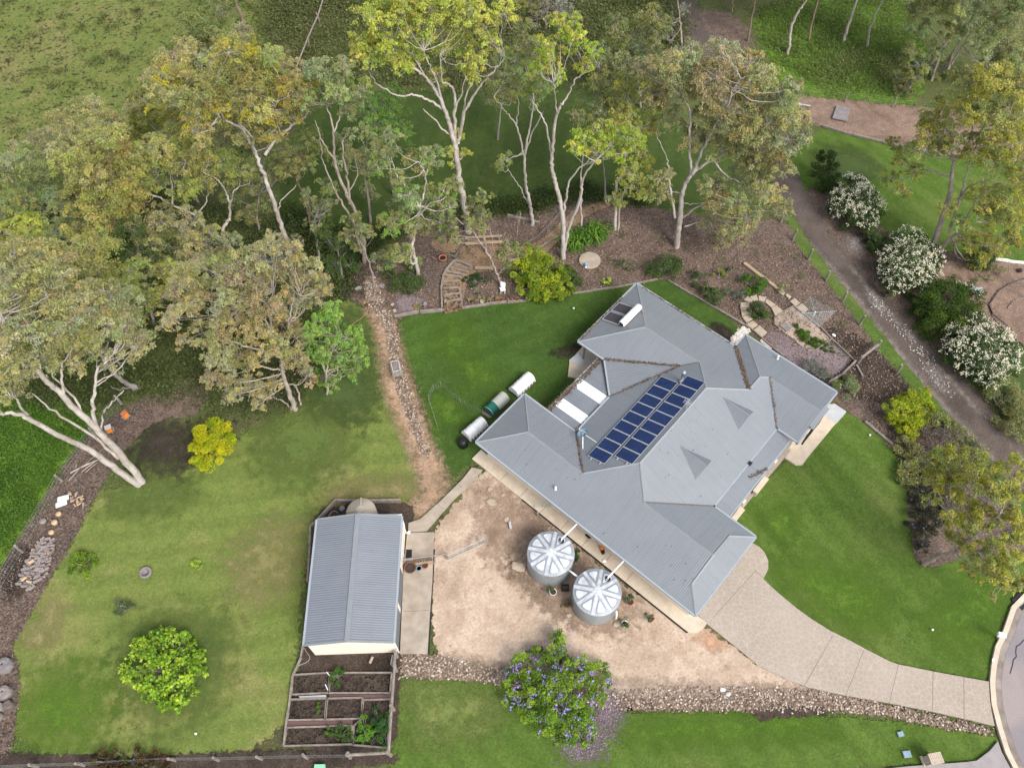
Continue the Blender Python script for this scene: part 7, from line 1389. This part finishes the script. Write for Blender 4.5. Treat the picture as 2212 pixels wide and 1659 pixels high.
# debris beside the pink mulch at the top right
for a_, b_, r_, lab in (((745, 615), (830, 655), .16, 'pale board under the wide gum crown on the pink mulch'), ((820, 650), (885, 660), .09, 'short grey board at the end of the pale board'), ((565, 545), (625, 548), .12, 'white board highest in the junk heap under the wide gum')):
    p, q = fT3(a_, b_); mb = MB(); mb.beam(G(p, .15), G(q, .2), r_*1.6, .06); o = mb.build('board', M['slab_grey']); setp(o, lab, 'board')
o = slab('mesh_sheet', fT3((1048, 655), (1130, 672), (1118, 755), (1020, 735)), M['greyrock'], .12, .04, kind=None); setp(o, 'flat grey mesh panel lying on the pink mulch', 'panel')
rock(fT3((685, 628))[0], .4, 'green tarp bundle in the junk heap under the wide gum', 'greennet', 5, .5, name='tarp', cat='tarp'); rock(fT3((735, 650))[0], .45, 'dark bundle in the junk heap under the wide gum', 'greyrock', 6, .5, name='junk_bundle', cat='junk')
# pebbles and chips, uncountable
def pebbles(name, label, px, n, s, cols, z=.05, cat='gravel', kind='stuff'):
    poly = [(G(p).x, G(p).y) for p in px]; a = np.array(poly); lo = a.min(0); hi = a.max(0); P = lo+NR.rand(n*3, 2)*(hi-lo); P = P[sdf(P, poly) > -.15+.35*NR.rand(len(P))][:n]; k = len(P)
    S = s*NR.uniform(.5, 1.5, (k, 1)); an = NR.rand(k)*6.28; e1_ = np.stack([np.cos(an), np.sin(an), 0*an], 1)*S; e2_ = np.stack([-np.sin(an), np.cos(an), 0*an], 1)*S*NR.uniform(.5, .9, (k, 1)); c = np.concatenate([P, np.full((k, 1), z)], 1); up = np.array([0, 0, 1.])*S*.6
    c[:, 2] = .012
    V = np.stack([c-e1_, c-e2_, c+e1_, c+e2_, c+up], 1).reshape(-1, 3); b = np.arange(k)[:, None]*5; F = np.concatenate([b+np.array([[i, (i+1) % 4, 4]]) for i in range(4)], 0)
    col = np.array(cols)[NR.randint(0, len(cols), k)]*NR.uniform(.7, 1.15, (k, 1)); o = rawmesh(name, V, F, LEAF0, tint=np.tile(col, (4, 1))); setp(o, label, cat, None, kind)
cover('seedlings', 'sparse low weeds and seedlings dotted over the mulch behind the house', [(745, 600), (800, 565), (940, 475), (1270, 440), (1480, 470), (1600, 500), (1722, 540), (1822, 664), (1895, 760), (1990, 892), (1868, 895), (1800, 840), (1606, 692), (1442, 594), (1327, 612), (1136, 640), (960, 655)], 2400, ((.07, .11, .03), (.15, .19, .06)), .13, .06, .2, .28)
LEAF0 = leafmat('stone_bits', 0.0)
SC = ((.40, .32, .25), (.30, .22, .165), (.20, .15, .115), (.52, .45, .38), (.12, .09, .075))
pebbles('gravel', 'pale river stones in the drain between the two lawns', [(790, 600), (812, 595), (832, 660), (855, 700), (866, 770), (885, 840), (908, 920), (930, 985), (912, 985), (885, 920), (862, 860), (845, 800), (835, 720), (812, 680), (790, 640)], 2600, .075, SC, .09)
pebbles('gravel', 'river stones in the drain below the yard and driveway', [(862, 1414), (930, 1412), (1000, 1428), (1090, 1445), (1330, 1492), (1450, 1484), (1600, 1484), (1740, 1488), (1880, 1512), (2000, 1540), (2146, 1572), (2150, 1587), (2000, 1566), (1930, 1548), (1880, 1540), (1700, 1536), (1500, 1534), (1300, 1530), (1090, 1478), (1000, 1466), (862, 1464)], 5200, .07, SC, .16)
pebbles('gravel', 'white pebbles in the strip at the north corner of the house', fH((40, 920), (190, 760), (290, 820), (230, 850), (120, 975), (60, 965)), 500, .06, ((.7, .67, .63), (.5, .45, .4)), .24)
MC = ((.24, .17, .13), (.34, .26, .20), (.12, .08, .065), (.18, .12, .09), (.07, .05, .04))
pebbles('bark_chips', 'loose bark chips scattered over the mulch behind the house', [(745, 600), (800, 565), (940, 475), (1130, 462), (1270, 435), (1480, 462), (1600, 485), (1722, 530), (1822, 654), (1895, 752), (2010, 892), (1930, 960), (1868, 905), (1800, 850), (1606, 702), (1442, 604), (1327, 620), (1136, 648), (960, 668), (852, 684)], 16000, .055, MC, .20, 'mulch')
pebbles('bark_chips', 'loose bark chips over the strip beside the west fence', [(300, 870), (340, 890), (270, 965), (215, 1052), (190, 1100), (150, 1180), (100, 1260), (40, 1370), (20, 1400), (45, 1450), (25, 1622), (-60, 1700), (-40, 1400), (0, 1240), (60, 1140), (112, 1050), (190, 935)], 5000, .06, ((.16, .12, .10), (.10, .075, .06), (.06, .045, .038), (.05, .04, .035), (.22, .17, .14)), .24, 'mulch')
pebbles('fallen_flowers', 'violet fallen jacaranda flowers on the gravel and lawn', [(1290, 1490), (1335, 1500), (1345, 1545), (1320, 1590), (1285, 1640), (1230, 1640), (1240, 1590), (1280, 1540)], 500, .035, ((.34, .24, .40), (.28, .18, .32)), .25, 'fallen flowers')
pebbles('fallen_flowers', 'white petals fallen on the edge of the gravel track', fE((1230, 300), (1290, 330), (1480, 520), (1700, 780), (1820, 960), (1740, 970), (1600, 800), (1400, 520), (1250, 400)), 330, .05, ((.7, .66, .62), (.55, .5, .47)), .10, 'fallen flowers')
def tufts(name, label, px, n, cols, s=.09, cat='grass'):
    poly = [(G(p).x, G(p).y) for p in px]; a = np.array(poly); lo = a.min(0); hi = a.max(0); P = lo+NR.rand(n*2, 2)*(hi-lo); P = P[inside(P, poly)][:n]; k = len(P)
    C3 = np.concatenate([P, np.full((k, 1), 0)+.04*NR.rand(k, 1)], 1); V, cl = leaves(C3, NR.normal(0, .4, (k, 3))+[0, 0, 1], s, s*.5, np.array(cols)[NR.randint(0, len(cols), k)], 0, .15); V[:, 2] = np.maximum(V[:, 2], .01)
    o = rawmesh(name, V, np.arange(len(V)).reshape(-1, 4), LEAF, tint=cl); setp(o, label, cat, None, 'stuff')
tufts('fallen_leaves', 'dry leaves sprinkled over the back lawn', [(852, 690), (1136, 655), (1420, 606), (1300, 700), (1230, 800), (1130, 860), (1000, 980), (920, 900)], 420, ((.34, .27, .14), (.45, .38, .2)), .07, 'leaves')
tufts('fallen_leaves', 'dry leaves sprinkled over the front lawn', [(1868, 915), (1956, 1010), (1972, 1190), (2040, 1222), (2212, 1250), (2142, 1473), (1790, 1362), (1650, 1225), (1600, 1110)], 420, ((.34, .30, .14), (.45, .40, .22)), .07, 'leaves')
tufts('fallen_leaves', 'dry leaves and twigs sprinkled over the west lawn', [(640, 900), (860, 900), (900, 1050), (680, 1100), (620, 1600), (40, 1600), (60, 1370), (220, 1060)], 700, ((.34, .27, .14), (.45, .38, .2)), .07, 'leaves')
for (x, y), r_ in ((fC((1640, 800))[0], 0), (fE((1252, 1200))[0], 0), (fW2((1220, 1445))[0], 0), (fM((1902, 750))[0], 0)):
    mb = MB(); mb.blob((0, 0, .09), (.09, .09, .07), 3); o = mb.build('ball', M['white']); o.location = G((x, y)); setp(o, {0: 'small pale ball on the grass'}[r_], 'ball', 'pale balls lying on the lawns')
for o in list(bpy.data.objects):
    if o.type == 'MESH' and o.parent is None and not o.get('label') and not o.get('kind'): print('UNLABELLED', o.name)
print('FACES', sum(len(o.data.polygons) for o in bpy.data.objects if o.type == 'MESH'))
